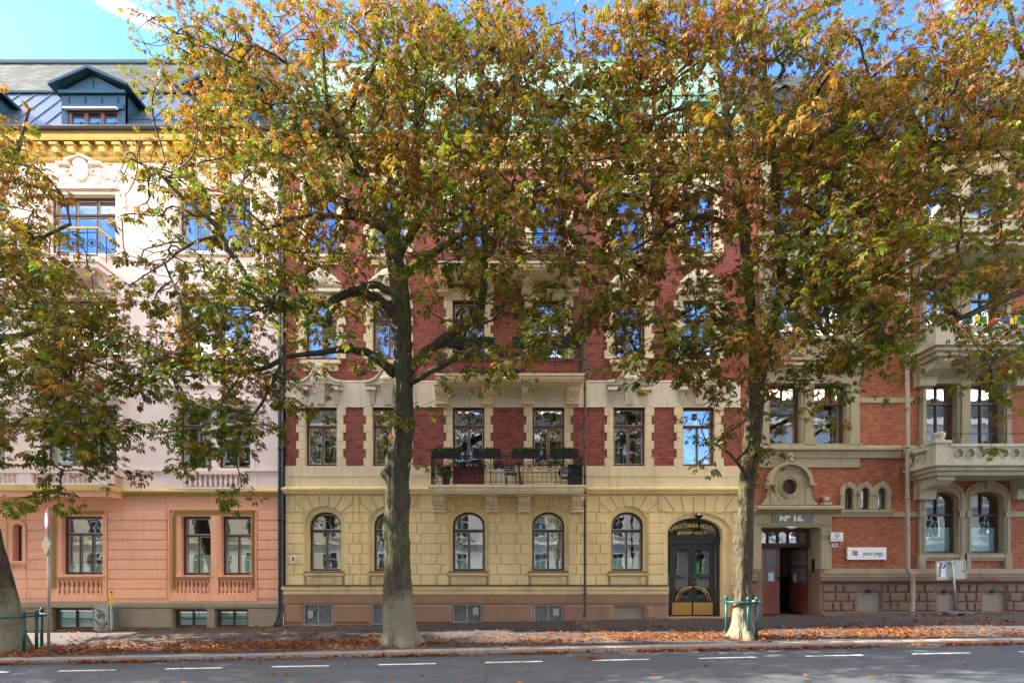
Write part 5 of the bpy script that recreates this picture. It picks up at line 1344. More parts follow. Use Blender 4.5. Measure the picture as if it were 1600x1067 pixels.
# tree guards
def guard(px, Y, label, posts, r=0.62):
    x, y, z = gp(px, Y); t = thing('tree_guard', label, 'tree guard', (x, y, z), 'teal tree guards')
    H = 1.02
    for a in posts:
        m_ = MB(); m_.smooth = True; cx, cy = x+r*math.cos(a), y+r*math.sin(a)
        m_.tube([(cx, cy, z-0.1), (cx+0.0, cy, z+H)], 0.04, 8); m_.lathe(cx, cy, [(0.04, z+H), (0.055, z+H+0.02), (0.05, z+H+0.07), (0.02, z+H+0.12)], 8); m_.build('post', M['teal'], t)
    m_ = MB(); m_.smooth = True; m_.ring((x, y, z+H-0.04), r+0.03, 0.028, axis='z', n=28, k=6); m_.ring((x, y, z+H-0.055), r-0.03, 0.015, axis='z', n=28, k=5); m_.build('hoop', M['teal'], t)
guard(1161, 14.75, 'teal steel hoop guard round the trunk in front of the arched entrance and wooden doors', (2.27, -1.71, -1.22), 0.48)
guard(16, 15.0, 'teal steel hoop guard round the leaning tree at the far left', (-1.9, -0.5, -0.15, 3.3, 1.4), 0.85)
M['dull_white'] = simple('dull_white_sign_face', (0.42, 0.43, 0.42), 0.5)
# traffic sign at the left
x, y, z = gp(76, 14.35)
t = thing('traffic_sign', 'grey pole by the kerb with an edge-on round sign above a yellow priority diamond', 'road sign', (x, y, z))
m_ = MB(); m_.smooth = True; zt = Z(792, y); m_.tube([(x, y, z-0.1), (x, y, zt)], 0.034, 10); m_.lathe(x, y, [(0.04, zt), (0.0, zt+0.02)], 8); m_.build('pole', M['steel'], t)
def rotplate(mb, cx, cy, cz, pts, ang, th):          # pts [(u,v)] on a plate turned by ang round z
    c, s = math.cos(ang), math.sin(ang); n = len(pts)
    mb.add([(cx+u*c, cy+u*s, cz+v) for u, v in pts]+[(cx+u*c-th*s*-1*-1, cy+u*s+th*c, cz+v) for u, v in pts],
           [tuple(range(n)), tuple(range(2*n-1, n-1, -1))]+[(i, n+i, n+(i+1) % n, (i+1) % n) for i in range(n)])
ds = 0.29; ang = -0.50
for sc, mt, dy in ((1.0, 'signback', -0.052), (0.93, 'black', -0.055), (0.88, 'dull_white', -0.058), (0.55, 'yellow_paint', -0.061)):
    m_ = MB(); off = Vector((math.sin(ang), -math.cos(ang)))*abs(dy)
    rotplate(m_, x+off.x, y+off.y, Z(851, y), [(0, -ds*sc*1.02), (ds*sc, 0), (0, ds*sc*1.02), (-ds*sc, 0)], ang, 0.003 if sc < 1 else 0.02)
    m_.build('priority_plate' if sc == 1 else 'plate_face', M[mt], t)
m_ = MB(); rotplate(m_, x, y-0.06, Z(813, y), [(0.31*math.cos(a), 0.31*math.sin(a)) for a in [2*PI*k/24 for k in range(24)]], -0.70, 0.02); m_.build('round_plate', M['signback'], t)
m_ = MB(); rotplate(m_, x-0.004, y-0.065, Z(813, y), [(0.30*math.cos(a), 0.30*math.sin(a)) for a in [2*PI*k/24 for k in range(24)]], -0.70, 0.003); m_.build('red_disc_face', M['red_ink'], t)
m_ = MB(); rotplate(m_, x-0.008, y-0.07, Z(813, y), [(0.21*math.cos(a), 0.21*math.sin(a)) for a in [2*PI*k/24 for k in range(24)]], -0.70, 0.003); m_.build('white_disc_face', M['white'], t)
# cabinet with scrawls
x0, x1 = X(147, 19.6), X(169.5, 19.6); zb = pave_z(x0, 19.6)-0.03; zt = Z(947, 19.6)
t = thing('utility_cabinet', 'small grey metal utility cabinet covered in black scrawls against the pink house plinth', 'utility box', ((x0+x1)/2, 19.6, zb))
m_ = MB(); m_.box(x0, x1, 19.6, 19.93, zb, zt); m_.build('body', M['cabinet'], t, bevel=0.012)
m_ = MB(); m_.box(x0-0.015, x1+0.015, 19.58, 19.93, zt+0.001, zt+0.03); m_.box(x0+0.03, x1-0.03, 19.588, 19.599, zb+0.12, zt-0.05); m_.box(x0+0.03, x1-0.03, 19.585, 19.587, zb+(zt-zb)*0.42, zb+(zt-zb)*0.43); m_.build('lid', M['cabinet'], t)
m_ = MB(); g_ = random.Random(9)
def scr(pts): m_.tube([(x0+(x1-x0)*u, 19.578, zb+(zt-zb)*v) for u, v in pts], 0.012, 4)
scr([(0.1, 0.5), (0.5, 0.15), (0.62, 0.1), (0.95, 0.36)]); scr([(0.1, 0.42), (0.3, 0.32), (0.9, 0.38), (0.55, 0.2)]); scr([(0.2, 0.7), (0.35, 0.6), (0.3, 0.52), (0.5, 0.6), (0.45, 0.75), (0.6, 0.55), (0.8, 0.45)])
scr([(0.15, 0.9), (0.4, 0.86), (0.3, 0.78), (0.5, 0.83)]); scr([(0.55, 0.82), (0.7, 0.7), (0.6, 0.62), (0.8, 0.66), (0.75, 0.55)]); scr([(0.2, 0.62), (0.4, 0.7), (0.6, 0.68)])
m_.build('scrawl', M['black_ink'], t)
x0, x1 = X(171, 19.65), X(177.5, 19.65); zb = pave_z(x0, 19.65)-0.03
t = thing('utility_cabinet', 'narrow dark blue grey riser box right of the scrawled cabinet', 'utility box', ((x0+x1)/2, 19.65, zb))
m_ = MB(); m_.box(x0, x1, 19.65, 19.93, zb, Z(949, 19.65)); m_.build('body', M['cabinet_dark'], t, bevel=0.01)
m_ = MB(); m_.box(x0+0.02, x1-0.02, 19.642, 19.649, zb+0.1, Z(954, 19.65)); m_.build('door', M['steel'], t)
xm = X(174, 19.55); zb = pave_z(xm, 19.55)
t = thing('marker_post', 'thin grey marker post with bright yellow top standing by the cabinets', 'marker post', (xm, 19.55, zb))
m_ = MB(); m_.tube([(xm, 19.55, zb), (xm, 19.55, Z(944, 19.55))], 0.024, 8); m_.build('pole', M['steel'], t)
m_ = MB(); m_.tube([(xm, 19.55, Z(944, 19.55)), (xm, 19.55, Z(926, 19.55))], 0.036, 8); m_.build('yellow_sleeve', simple('bright_yellow_plastic', (0.75, 0.42, 0.02), 0.5), t)
m_ = MB(); m_.tube([(xm, 19.55, Z(926, 19.55)), (xm, 19.55, Z(923.5, 19.55))], 0.032, 8); m_.build('cap', M['black'], t)
# leaning temporary sign
Yb = 19.0; xb, _, zb = gp(1495, Yb)
t = thing('temporary_sign', 'leaning sign seen from behind, grey back with white logo sticker, on a rubber foot', 'sign', (xb, Yb, zb))
m_ = MB(); m_.box(xb-0.38, xb-0.12, Yb-0.2, Yb+0.2, zb+0.01, zb+0.13); m_.box(xb+0.12, xb+0.4, Yb-0.2, Yb+0.2, zb+0.01, zb+0.13); m_.box(xb-0.25, xb+0.25, Yb-0.17, Yb+0.17, zb+0.06, zb+0.15); m_.box(xb-0.45, xb-0.2, Yb-0.1, Yb+0.1, zb+0.10, zb+0.14); m_.build('foot', simple('grey_rubber', (0.11, 0.105, 0.10), 0.8), t, bevel=0.02)
xt = X(1487.5, Yb); zt = Z(876, Yb)
m_ = MB(); m_.smooth = True; m_.tube([(xb, Yb, zb+0.1), (xt, Yb, zt)], 0.032, 8); m_.build('pole', M['steel'], t)
a_ = math.atan2(xt-xb, zt-zb)
def tilt(mb, u0, u1, v0, v1, y_a, y_b):              # box in the plane of the leaning plate
    c, s = math.cos(-a_*0.35+0.03), math.sin(-a_*0.35+0.03); cx, cz = X(1488, Yb), Z(890, Yb); vs = []
    for yy in (y_a, y_b):
        for u, v in ((u0, v0), (u1, v0), (u1, v1), (u0, v1)): vs.append((cx+u*c-v*s, yy, cz+u*s+v*c))
    mb.add(vs, [(0, 1, 2, 3), (7, 6, 5, 4), (0, 4, 5, 1), (1, 5, 6, 2), (2, 6, 7, 3), (3, 7, 4, 0)])
m_ = MB(); tilt(m_, -0.53, 0.52, -0.33, 0.33, Yb+0.05, Yb+0.07); m_.build('plate', M['signback'], t)
m_ = MB(); tilt(m_, -0.53, 0.52, 0.30, 0.33, Yb+0.03, Yb+0.049); tilt(m_, -0.53, 0.52, -0.33, -0.30, Yb+0.03, Yb+0.049); tilt(m_, -0.53, -0.505, -0.30, 0.30, Yb+0.03, Yb+0.049); tilt(m_, 0.495, 0.52, -0.30, 0.30, Yb+0.03, Yb+0.049); m_.build('rim', M['signback'], t)
m_ = MB(); tilt(m_, -0.48, -0.21, -0.24, 0.29, Yb+0.044, Yb+0.0485); so = m_.build('sticker', M['white'], t)
m_ = MB(); cx_, cz_ = X(1488, Yb)-0.31, Z(890, Yb)+0.15
m_.face([(cx_+0.10*math.cos(a), cz_+0.10*math.sin(a)) for a in [2*PI*k/20 for k in range(20)]], Yb+0.041); m_.build('blue_emblem', M['blue_ink'], so)
m_ = MB(); m_.face([(cx_-0.10, cz_+0.01), (cx_+0.05, cz_+0.03), (cx_+0.02, cz_+0.10), (cx_-0.10, cz_+0.10)], Yb+0.038); m_.build('red_emblem', M['red_ink'], so)
m_ = MB(); m_.face([(cx_-0.06, cz_-0.07), (cx_-0.01, cz_-0.08), (cx_+0.06, cz_+0.06), (cx_+0.02, cz_+0.08)], Yb+0.036); m_.build('white_stripe', M['white'], so)
text_mesh('lettering', 'skilting', 0.13, M['black_ink'], (X(1488, Yb)-0.40, Yb+0.038, Z(890, Yb)-0.06), so, 0.003, 0.001, rot=PI/2, align='CENTER')
m_ = MB(); tilt(m_, 0.10, 0.28, 0.235, 0.265, Yb+0.044, Yb+0.0485); tilt(m_, 0.33, 0.43, 0.235, 0.265, Yb+0.044, Yb+0.0485); m_.build('small_label', M['white'], t)
m_ = MB(); tilt(m_, 0.36, 0.48, -0.09, -0.06, Yb+0.044, Yb+0.0485); m_.build('small_mark', M['black_ink'], t)
m_ = MB(); tilt(m_, -0.08, 0.14, 0.23, 0.27, Yb-0.04, Yb+0.043); tilt(m_, -0.08, 0.14, -0.27, -0.23, Yb-0.04, Yb+0.043); m_.build('clamp', M['steel'], t)

# ================================================================ things on the facades
def sign(name, label, r, mat, y=WY-0.08, th=0.03, cat='sign'):
    t = thing(name, label, cat, (X((r[0]+r[1])/2), y, Z(r[3])))
    m_ = MB(); m_.box(X(r[0]), X(r[1]), y, y+th, Z(r[3]), Z(r[2])); m_.build('board', mat, t, bevel=0.004); return t
t = sign('shop_sign', 'wide white board reading puro yoga on the orange brick wall', (1322, 1382.5, 855, 874), M['white'], WY-0.09, 0.07)
text_mesh('lettering', 'puro yoga', 0.25, M['grey_ink'], (X(1361.5), WY-0.094, Z(864.3)), t, 0.001, 0.002, sx=0.70)
m_ = MB(); m_.smooth = True; cx, cz = X(1334), Z(864)
for dx, dz, r_ in ((-0.05, 0.05, 0.035), (-0.05, -0.03, 0.045), (0.03, 0.0, 0.035), (0.06, 0.06, 0.025), (0.05, -0.05, 0.03)): m_.ring((cx+dx, WY-0.095, cz+dz), r_, 0.010, n=12)
m_.tube([(cx-0.1, WY-0.095, cz+0.09), (cx-0.03, WY-0.095, cz+0.1), (cx, WY-0.095, cz+0.02)], 0.012, 5); m_.build('emblem', M['purple_ink'], t)
t = sign('notice_sign', 'small white notice with a crossed circle symbol beside the portal of the orange brick house', (1293.5, 1312, 832, 846), M['white'], WY-0.21, 0.2)
m_ = MB(); cx, cz = X(1302.5), Z(836.5); m_.ring((cx, WY-0.213, cz), 0.075, 0.009, n=18); m_.tube([(cx-0.05, WY-0.213, cz+0.05), (cx+0.05, WY-0.213, cz-0.05)], 0.008, 4); m_.build('symbol', M['black_ink'], t)
text_mesh('lettering', 'PRIVAT GRUNN', 0.052, M['grey_ink'], (cx, WY-0.213, Z(842)), t, 0, 0.001); text_mesh('lettering', 'parkering forbudt', 0.04, M['grey_ink'], (cx, WY-0.213, Z(844.3)), t, 0, 0.001)
t = sign('house_number_plate', 'small white plate with the number 16 under the notice by the portal', (1297.8, 1306.6, 848, 854.6), M['white'], WY-0.08, 0.03, 'house number')
text_mesh('lettering', '16', 0.15, M['black_ink'], (X(1302.2), WY-0.084, Z(851.3)), t, 0.004, 0.002)
t = sign('house_number_plate', 'small white plate with the number 14 on the yellow pier right of the arched entrance', (1144.6, 1154.5, 842, 848.6), M['white'], WY-0.08, 0.03, 'house number')
text_mesh('lettering', '14', 0.15, M['black_ink'], (X(1149.6), WY-0.084, Z(845.3)), t, 0.004, 0.002)
def shield(px, q, label):
    t = thing('shield_plaque', label, 'plaque', (X(px), WY-0.08, Z(q+6)))
    pl = [(X(px-4.2), Z(q-5.5)), (X(px+4.2), Z(q-5.5)), (X(px+2.3), Z(q+5.5)), (X(px-2.3), Z(q+5.5))][::-1]
    m_ = MB(); m_.plate(pl, [], WY-0.08, WY-0.03); m_.build('plate', M['white'], t)
    m_ = MB(); m_.plate([(X(px-1.6), Z(q-4)), (X(px+2.4), Z(q-4)), (X(px+1.8), Z(q+1)), (X(px+0.2), Z(q+3.5)), (X(px-1.4), Z(q+1))][::-1], [], WY-0.086, WY-0.081); m_.build('emblem', M['grey_ink'], t)
shield(459, 874, 'small white shield plaque on the yellow wall near the left downpipe')
shield(1150, 859, 'small white shield plaque under the number 14 plate')
t = thing('wall_lamp', 'small flat white lamp on the lintel under the Nº 16 panel', 'lamp', (X(1232), WY-0.1, Z(827)))
m_ = MB(); m_.box(X(1225), X(1240), WY-0.22, WY-0.11, Z(824.8), Z(823)); m_.build('shade', M['white'], t); m_ = MB(); m_.box(X(1229), X(1236), WY-0.19, WY-0.14, Z(826.6), Z(824.9)); m_.build('lamp_body', M['steel'], t)
t = thing('graffiti', 'small dark red LOVE scrawl on the granite plinth right of the leaning sign', 'graffiti', (X(1538), WY-0.25, Z(907)))
m_ = MB()
def gs(pts): m_.tube([(X(1526+u*24), WY-0.243, Z(908-v*7)) for u, v in pts], 0.010, 4)
gs([(0.02, 0.8), (0.0, 0.1), (0.15, 0.1)]); gs([(0.35, 0.5), (0.28, 0.2), (0.4, -0.1), (0.5, 0.3), (0.42, 0.6), (0.35, 0.5)]); gs([(0.55, 0.7), (0.62, 0.1), (0.72, 0.75)]); gs([(0.95, 0.8), (0.8, 0.7), (0.82, 0.15), (1.0, 0.2)]); gs([(0.8, 0.45), (1.0, 0.5)])
m_.build('scrawl', M['red_ink'], t)
# planters, plants and balcony furniture
M['box_leaf'] = leafmat('planter_foliage', [(0.0, (0.02, 0.06, 0.015)), (1.0, (0.08, 0.15, 0.03))])
def tuft(name, parent, c, size, n, mat, L_=0.10):
    p = np.array(c)+RNG.uniform(-1, 1, (n, 3))*np.array(size)
    d = RNG.normal(0, 1, (n, 3)); d[:, 2] = np.abs(d[:, 2])+0.6; d /= np.linalg.norm(d, axis=1)[:, None]
    s = np.cross(d, RNG.normal(0, 1, (n, 3))); s /= np.linalg.norm(s, axis=1)[:, None]
    ll = RNG.uniform(0.6, 1.2, n)[:, None]*L_
    V = np.stack([p, p+d*ll*0.5+s*ll*0.22, p+d*ll, p+d*ll*0.5-s*ll*0.22], 1); Q = np.arange(n*4).reshape(n, 4)
    col = np.repeat(np.stack([RNG.uniform(0, 1, n), RNG.uniform(0.2, 0.9, n), np.zeros(n)], 1), 4, 0)
    return mesh_np(name, V.reshape(-1, 3), Q, col, mat, parent)
def planter_proto(w_):
    t = thing('planter_box', 'black planter box', 'planter', (0, 0, 0), 'planter boxes along the balcony rails')
    m_ = MB(); a, b = w_/2, w_/2*0.93
    m_.add([(-b, -0.10, 0), (b, -0.10, 0), (b, 0.10, 0), (-b, 0.10, 0), (-a, -0.14, 0.2), (a, -0.14, 0.2), (a, 0.14, 0.2), (-a, 0.14, 0.2)], [(0, 3, 2, 1), (4, 5, 6, 7), (0, 1, 5, 4), (1, 2, 6, 5), (2, 3, 7, 6), (3, 0, 4, 7)])
    m_.box(-a-0.01, a+0.01, -0.15, -0.138, 0.165, 0.205); m_.build('box', M['black'], t); tuft('plants', t, (0, 0, 0.24), (w_/2*0.92, 0.1, 0.05), 420, M['box_leaf'], 0.12)
    return t
pl0 = planter_proto(1.0); first = True
def put_planter(px, lab, bal, dx=0):
    global first
    yb, z1, zt = bal; o = pl0 if first else copy_tree(pl0); first = False
    o.location = (X(px, yb), yb+0.08, zt+0.035-0.1); o['label'] = lab; return o
for px, lab in ((696, 'leftmost black planter box with green shrubs on the lowest brick balcony rail'), (760, 'second black planter box from the left on the lowest brick balcony rail'),
                (821, 'third black planter box from the left on the lowest brick balcony rail'), (882, 'rightmost black planter box on the lowest brick balcony rail')): put_planter(px, lab, bal1)
for px, lab in ((708, 'leftmost black planter on the second balcony rail, by the glazed door'), (751, 'second black planter from the left on the second balcony rail'), (822, 'third black planter on the second balcony rail, half hidden by leaves'), (885, 'rightmost black planter on the second balcony rail beside the downpipe')): put_planter(px, lab, bal2)
def bistro_chair(px, Y, z, label, mat, rz=0.0):
    x = X(px, Y); t = thing('folding_chair', label, 'chair', (x, Y, z), 'folding chairs on the balcony')
    t0 = t.location.copy(); t.location = (0, 0, 0); 
    m_ = MB()
    for s_ in (-0.19, 0.19): m_.tube([(s_, -0.2, 0), (s_, 0.2, 0.46)], 0.012, 5)
    m_.build('leg', mat, t); m_ = MB()
    for s_ in (-0.17, 0.17): m_.tube([(s_, 0.2, 0), (s_, -0.16, 0.46), (s_, -0.2, 0.5)], 0.012, 5)
    m_.build('leg', mat, t); m_ = MB()
    for k in range(5): m_.box(-0.2, 0.2, -0.18+k*0.075, -0.13+k*0.075, 0.46, 0.475)
    m_.build('seat', mat, t); m_ = MB()
    for s_ in (-0.19, 0.19): m_.tube([(s_, 0.18, 0.46), (s_, 0.25, 0.88)], 0.012, 5)
    for k in range(3): m_.box(-0.19, 0.19, 0.2+k*0.02, 0.215+k*0.02, 0.62+k*0.09, 0.67+k*0.09)
    m_.build('backrest', mat, t); t.location = t0; t.rotation_euler.z = rz; return t
yb, z1, zt = bal1
bistro_chair(689, WY-0.5, z1, 'black folding chair at the left end of the lowest balcony', M['iron'], 0.9)
bistro_chair(798, WY-0.5, z1, 'black folding bistro chair in the middle of the lowest balcony', M['iron'], 0.2)
def thing_box(name, label, cat, px, Y, z, parts):
    x = X(px, Y); t = thing(name, label, cat, (x, Y, z))
    for nm, mt, fn in parts: m_ = MB(); fn(m_, x, Y, z); m_.build(nm, M[mt] if isinstance(mt, str) else mt, t, bevel=0.008)
    return t
thing_box('storage_bin', 'black storage bin with tap at the right end of the lowest balcony', 'bin', 900, WY-0.45, z1, [('body', 'black', lambda m, x, Y, z: m.box(x-0.28, x+0.2, Y-0.2, Y+0.2, z, z+0.72)), ('lid', 'black', lambda m, x, Y, z: m.box(x-0.31, x+0.23, Y-0.23, Y+0.23, z+0.722, z+0.8))])
thing_box('kettle_grill', 'round black kettle grill left of the storage bin on the lowest balcony', 'grill', 883, WY-0.5, z1, [
    ('bowl', 'black', lambda m, x, Y, z: (setattr(m, 'smooth', True), m.lathe(x, Y, [(0.08, z+0.3), (0.2, z+0.38), (0.26, z+0.5), (0.24, z+0.6), (0.14, z+0.7), (0.0, z+0.73)], 14))),
    ('leg_stand', 'steel', lambda m, x, Y, z: [m.tube([(x+0.22*math.cos(a), Y+0.22*math.sin(a), z), (x+0.12*math.cos(a), Y+0.12*math.sin(a), z+0.4)], 0.012, 5) for a in (0.5, 2.6, 4.7)])])
thing_box('patio_cushion', 'blue and white patterned cushion leaning on the grill on the lowest balcony', 'cushion', 881, WY-0.85, z1, [
    ('cover', simple('blue_white_weave', (0.35, 0.42, 0.5), 0.8, 0, 0.8, 30), lambda m, x, Y, z: m.box(x-0.13, x+0.13, Y-0.05, Y+0.04, z+0.32, z+0.62))])
thing_box('white_tray', 'low white stool on the floor of the lowest balcony', 'stool', 855, WY-0.7, z1, [('top', 'white', lambda m, x, Y, z: m.box(x-0.2, x+0.2, Y-0.14, Y+0.14, z+0.06, z+0.13)), ('leg', 'white', lambda m, x, Y, z: (m.box(x-0.19, x-0.15, Y-0.13, Y+0.13, z, z+0.058), m.box(x+0.15, x+0.19, Y-0.13, Y+0.13, z, z+0.058)))])
thing_box('flower_pot', 'potted round green bush at the left end of the lowest balcony', 'plant pot', 697, WY-0.75, z1, [('pot', 'black', lambda m, x, Y, z: m.lathe(x, Y, [(0.11, z), (0.15, z+0.28)], 12))])
tp = [o for o in bpy.data.objects if o.name.startswith('flower_pot')][0]
tuft('foliage', tp, (X(697, WY-0.75), WY-0.75, z1+0.48), (0.18, 0.18, 0.2), 500, M['box_leaf'], 0.1)
thing_box('pale_screen', 'pale canvas panel leaning on the wall behind the middle bistro chair', 'panel', 792, WY-0.12, z1, [('panel', simple('pale_canvas', (0.6, 0.58, 0.46), 0.8), lambda m, x, Y, z: m.box(x-0.36, x+0.36, Y-0.02, Y+0.02, z+0.02, z+0.85)), ('frame', 'cream', lambda m, x, Y, z: (m.box(x-0.38, x-0.361, Y-0.03, Y+0.03, z, z+0.87), m.box(x+0.361, x+0.38, Y-0.03, Y+0.03, z, z+0.87), m.box(x-0.361, x+0.361, Y-0.03, Y+0.03, z+0.851, z+0.87)))])
thing_box('folded_parasol', 'folded brown parasol leaning beside the pale panel on the lowest balcony', 'parasol', 812, WY-0.4, z1, [('canopy', 'fr_maroon', lambda m, x, Y, z: m.tube([(x+0.05, Y, z+0.1), (x, Y, z+0.5), (x-0.06, Y+0.1, z+1.0)], [0.07, 0.05, 0.02], 8)), ('pole', 'black', lambda m, x, Y, z: m.tube([(x+0.08, Y, z), (x-0.1, Y+0.12, z+1.1)], 0.014, 6))])
yb, z1, zt = bc2
t = thing('prayer_flags', 'string of small yellow, green, red, white and blue flags along the middle stone balcony', 'flags', (X(1535, yb), yb, zt))
fc = [(0.7, 0.5, 0.02), (0.02, 0.22, 0.06), (0.55, 0.02, 0.03), (0.75, 0.75, 0.78), (0.03, 0.08, 0.4)]; m_ = MB(); m_.tube([(X(1462, yb), yb+0.05, zt+0.34), (X(1650, yb), yb+0.05, zt+0.34)], 0.006, 4); m_.build('cord', M['white'], t)
fm = [simple('flag_cloth', c, 0.8) for c in fc]
for i in range(14):
    a = X(1466+i*11.4, yb); m_ = MB(); n = 5
    m_.add([(a+0.23*k/n, yb+0.045+0.012*math.sin(k*1.7+i), zt+0.335-h*0.27) for k in range(n+1) for h in (1, 0)], [(2*k, 2*k+2, 2*k+3, 2*k+1) for k in range(n)]); m_.build('flag', fm[i % 5], t)
# ================================================================ horse chestnut trees
def barkmat():
    m, nt, out = newmat('chestnut_bark')
    v = wpos(nt, (7, 7, 1.8)); n1 = noise(nt, v, 1.6, 8, 0.75, 0.6); n2 = noise(nt, wpos(nt), 1.2, 5, 0.7); n3 = noise(nt, wpos(nt), 22, 4, 0.7)
    vo = nd(nt, 'ShaderNodeTexVoronoi'); vo.feature = 'DISTANCE_TO_EDGE'; vo.inputs['Scale'].default_value = 1.9; nt.links.new(wpos(nt, (6.5, 6.5, 2.2)), vo.inputs['Vector'])
    c = ramp(nt, n1, [(0.3, (0.02, 0.016, 0.010)), (0.5, (0.065, 0.053, 0.032)), (0.72, (0.13, 0.105, 0.065))])
    c = mixc(nt, ramp(nt, n2, [(0.48, 0.0), (0.66, 0.6)]), c, (0.075, 0.095, 0.025))
    c = mixc(nt, ramp(nt, n3, [(0.62, 0.0), (0.75, 0.5)]), c, (0.26, 0.25, 0.19))
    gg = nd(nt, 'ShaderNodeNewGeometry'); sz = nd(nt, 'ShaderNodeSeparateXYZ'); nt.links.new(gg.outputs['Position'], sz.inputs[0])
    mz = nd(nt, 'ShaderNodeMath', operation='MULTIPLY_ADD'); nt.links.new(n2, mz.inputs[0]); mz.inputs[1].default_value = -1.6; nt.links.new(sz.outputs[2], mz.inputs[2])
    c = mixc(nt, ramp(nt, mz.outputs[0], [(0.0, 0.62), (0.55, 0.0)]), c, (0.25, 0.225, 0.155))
    mm = nd(nt, 'ShaderNodeMath', operation='MULTIPLY_ADD'); nt.links.new(vo.outputs['Distance'], mm.inputs[0]); mm.inputs[1].default_value = 1.4; nt.links.new(n1, mm.inputs[2])
    princ(nt, out, c, 0.9, mm.outputs[0], 0.9, 0.035, 0, 0.2); return m
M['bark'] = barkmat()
M['bark_twig'] = simple('twig_bark', (0.055, 0.045, 0.035), 0.85, 0, 0.4)
def crown_mat(name, g0, g1, g2, g3, g4):
    m, nt, out = newmat(name); a = nd(nt, 'ShaderNodeVertexColor'); a.layer_name = 'Col'
    sp_ = nd(nt, 'ShaderNodeSeparateColor'); nt.links.new(a.outputs[0], sp_.inputs[0])
    c = ramp(nt, sp_.outputs[0], [(0.0, g0), (0.3, g1), (0.52, g2), (0.74, g3), (1.0, g4)])
    hs_ = nd(nt, 'ShaderNodeHueSaturation'); nt.links.new(c, hs_.inputs['Color'])
    mm = nd(nt, 'ShaderNodeMath', operation='MULTIPLY_ADD'); nt.links.new(sp_.outputs[1], mm.inputs[0]); mm.inputs[1].default_value = 0.85; mm.inputs[2].default_value = 0.48
    nt.links.new(mm.outputs[0], hs_.inputs['Value'])
    p = nd(nt, 'ShaderNodeBsdfPrincipled'); p.inputs['Roughness'].default_value = 0.55; p.inputs['Specular IOR Level'].default_value = 0.22
    t = nd(nt, 'ShaderNodeBsdfTranslucent'); x_ = nd(nt, 'ShaderNodeMixShader'); x_.inputs[0].default_value = 0.47
    nt.links.new(hs_.outputs[0], p.inputs['Base Color']); nt.links.new(hs_.outputs[0], t.inputs[0])
    nt.links.new(p.outputs[0], x_.inputs[1]); nt.links.new(t.outputs[0], x_.inputs[2]); nt.links.new(x_.outputs[0], out.inputs[0]); return m
M['leaf'] = crown_mat('autumn_chestnut_leaf', (0.035, 0.105, 0.007), (0.115, 0.16, 0.008), (0.20, 0.16, 0.010), (0.33, 0.12, 0.018), (0.22, 0.07, 0.022))
M['conker'] = simple('green_chestnut_husk', (0.30, 0.42, 0.05), 0.5, 0, 0.15)

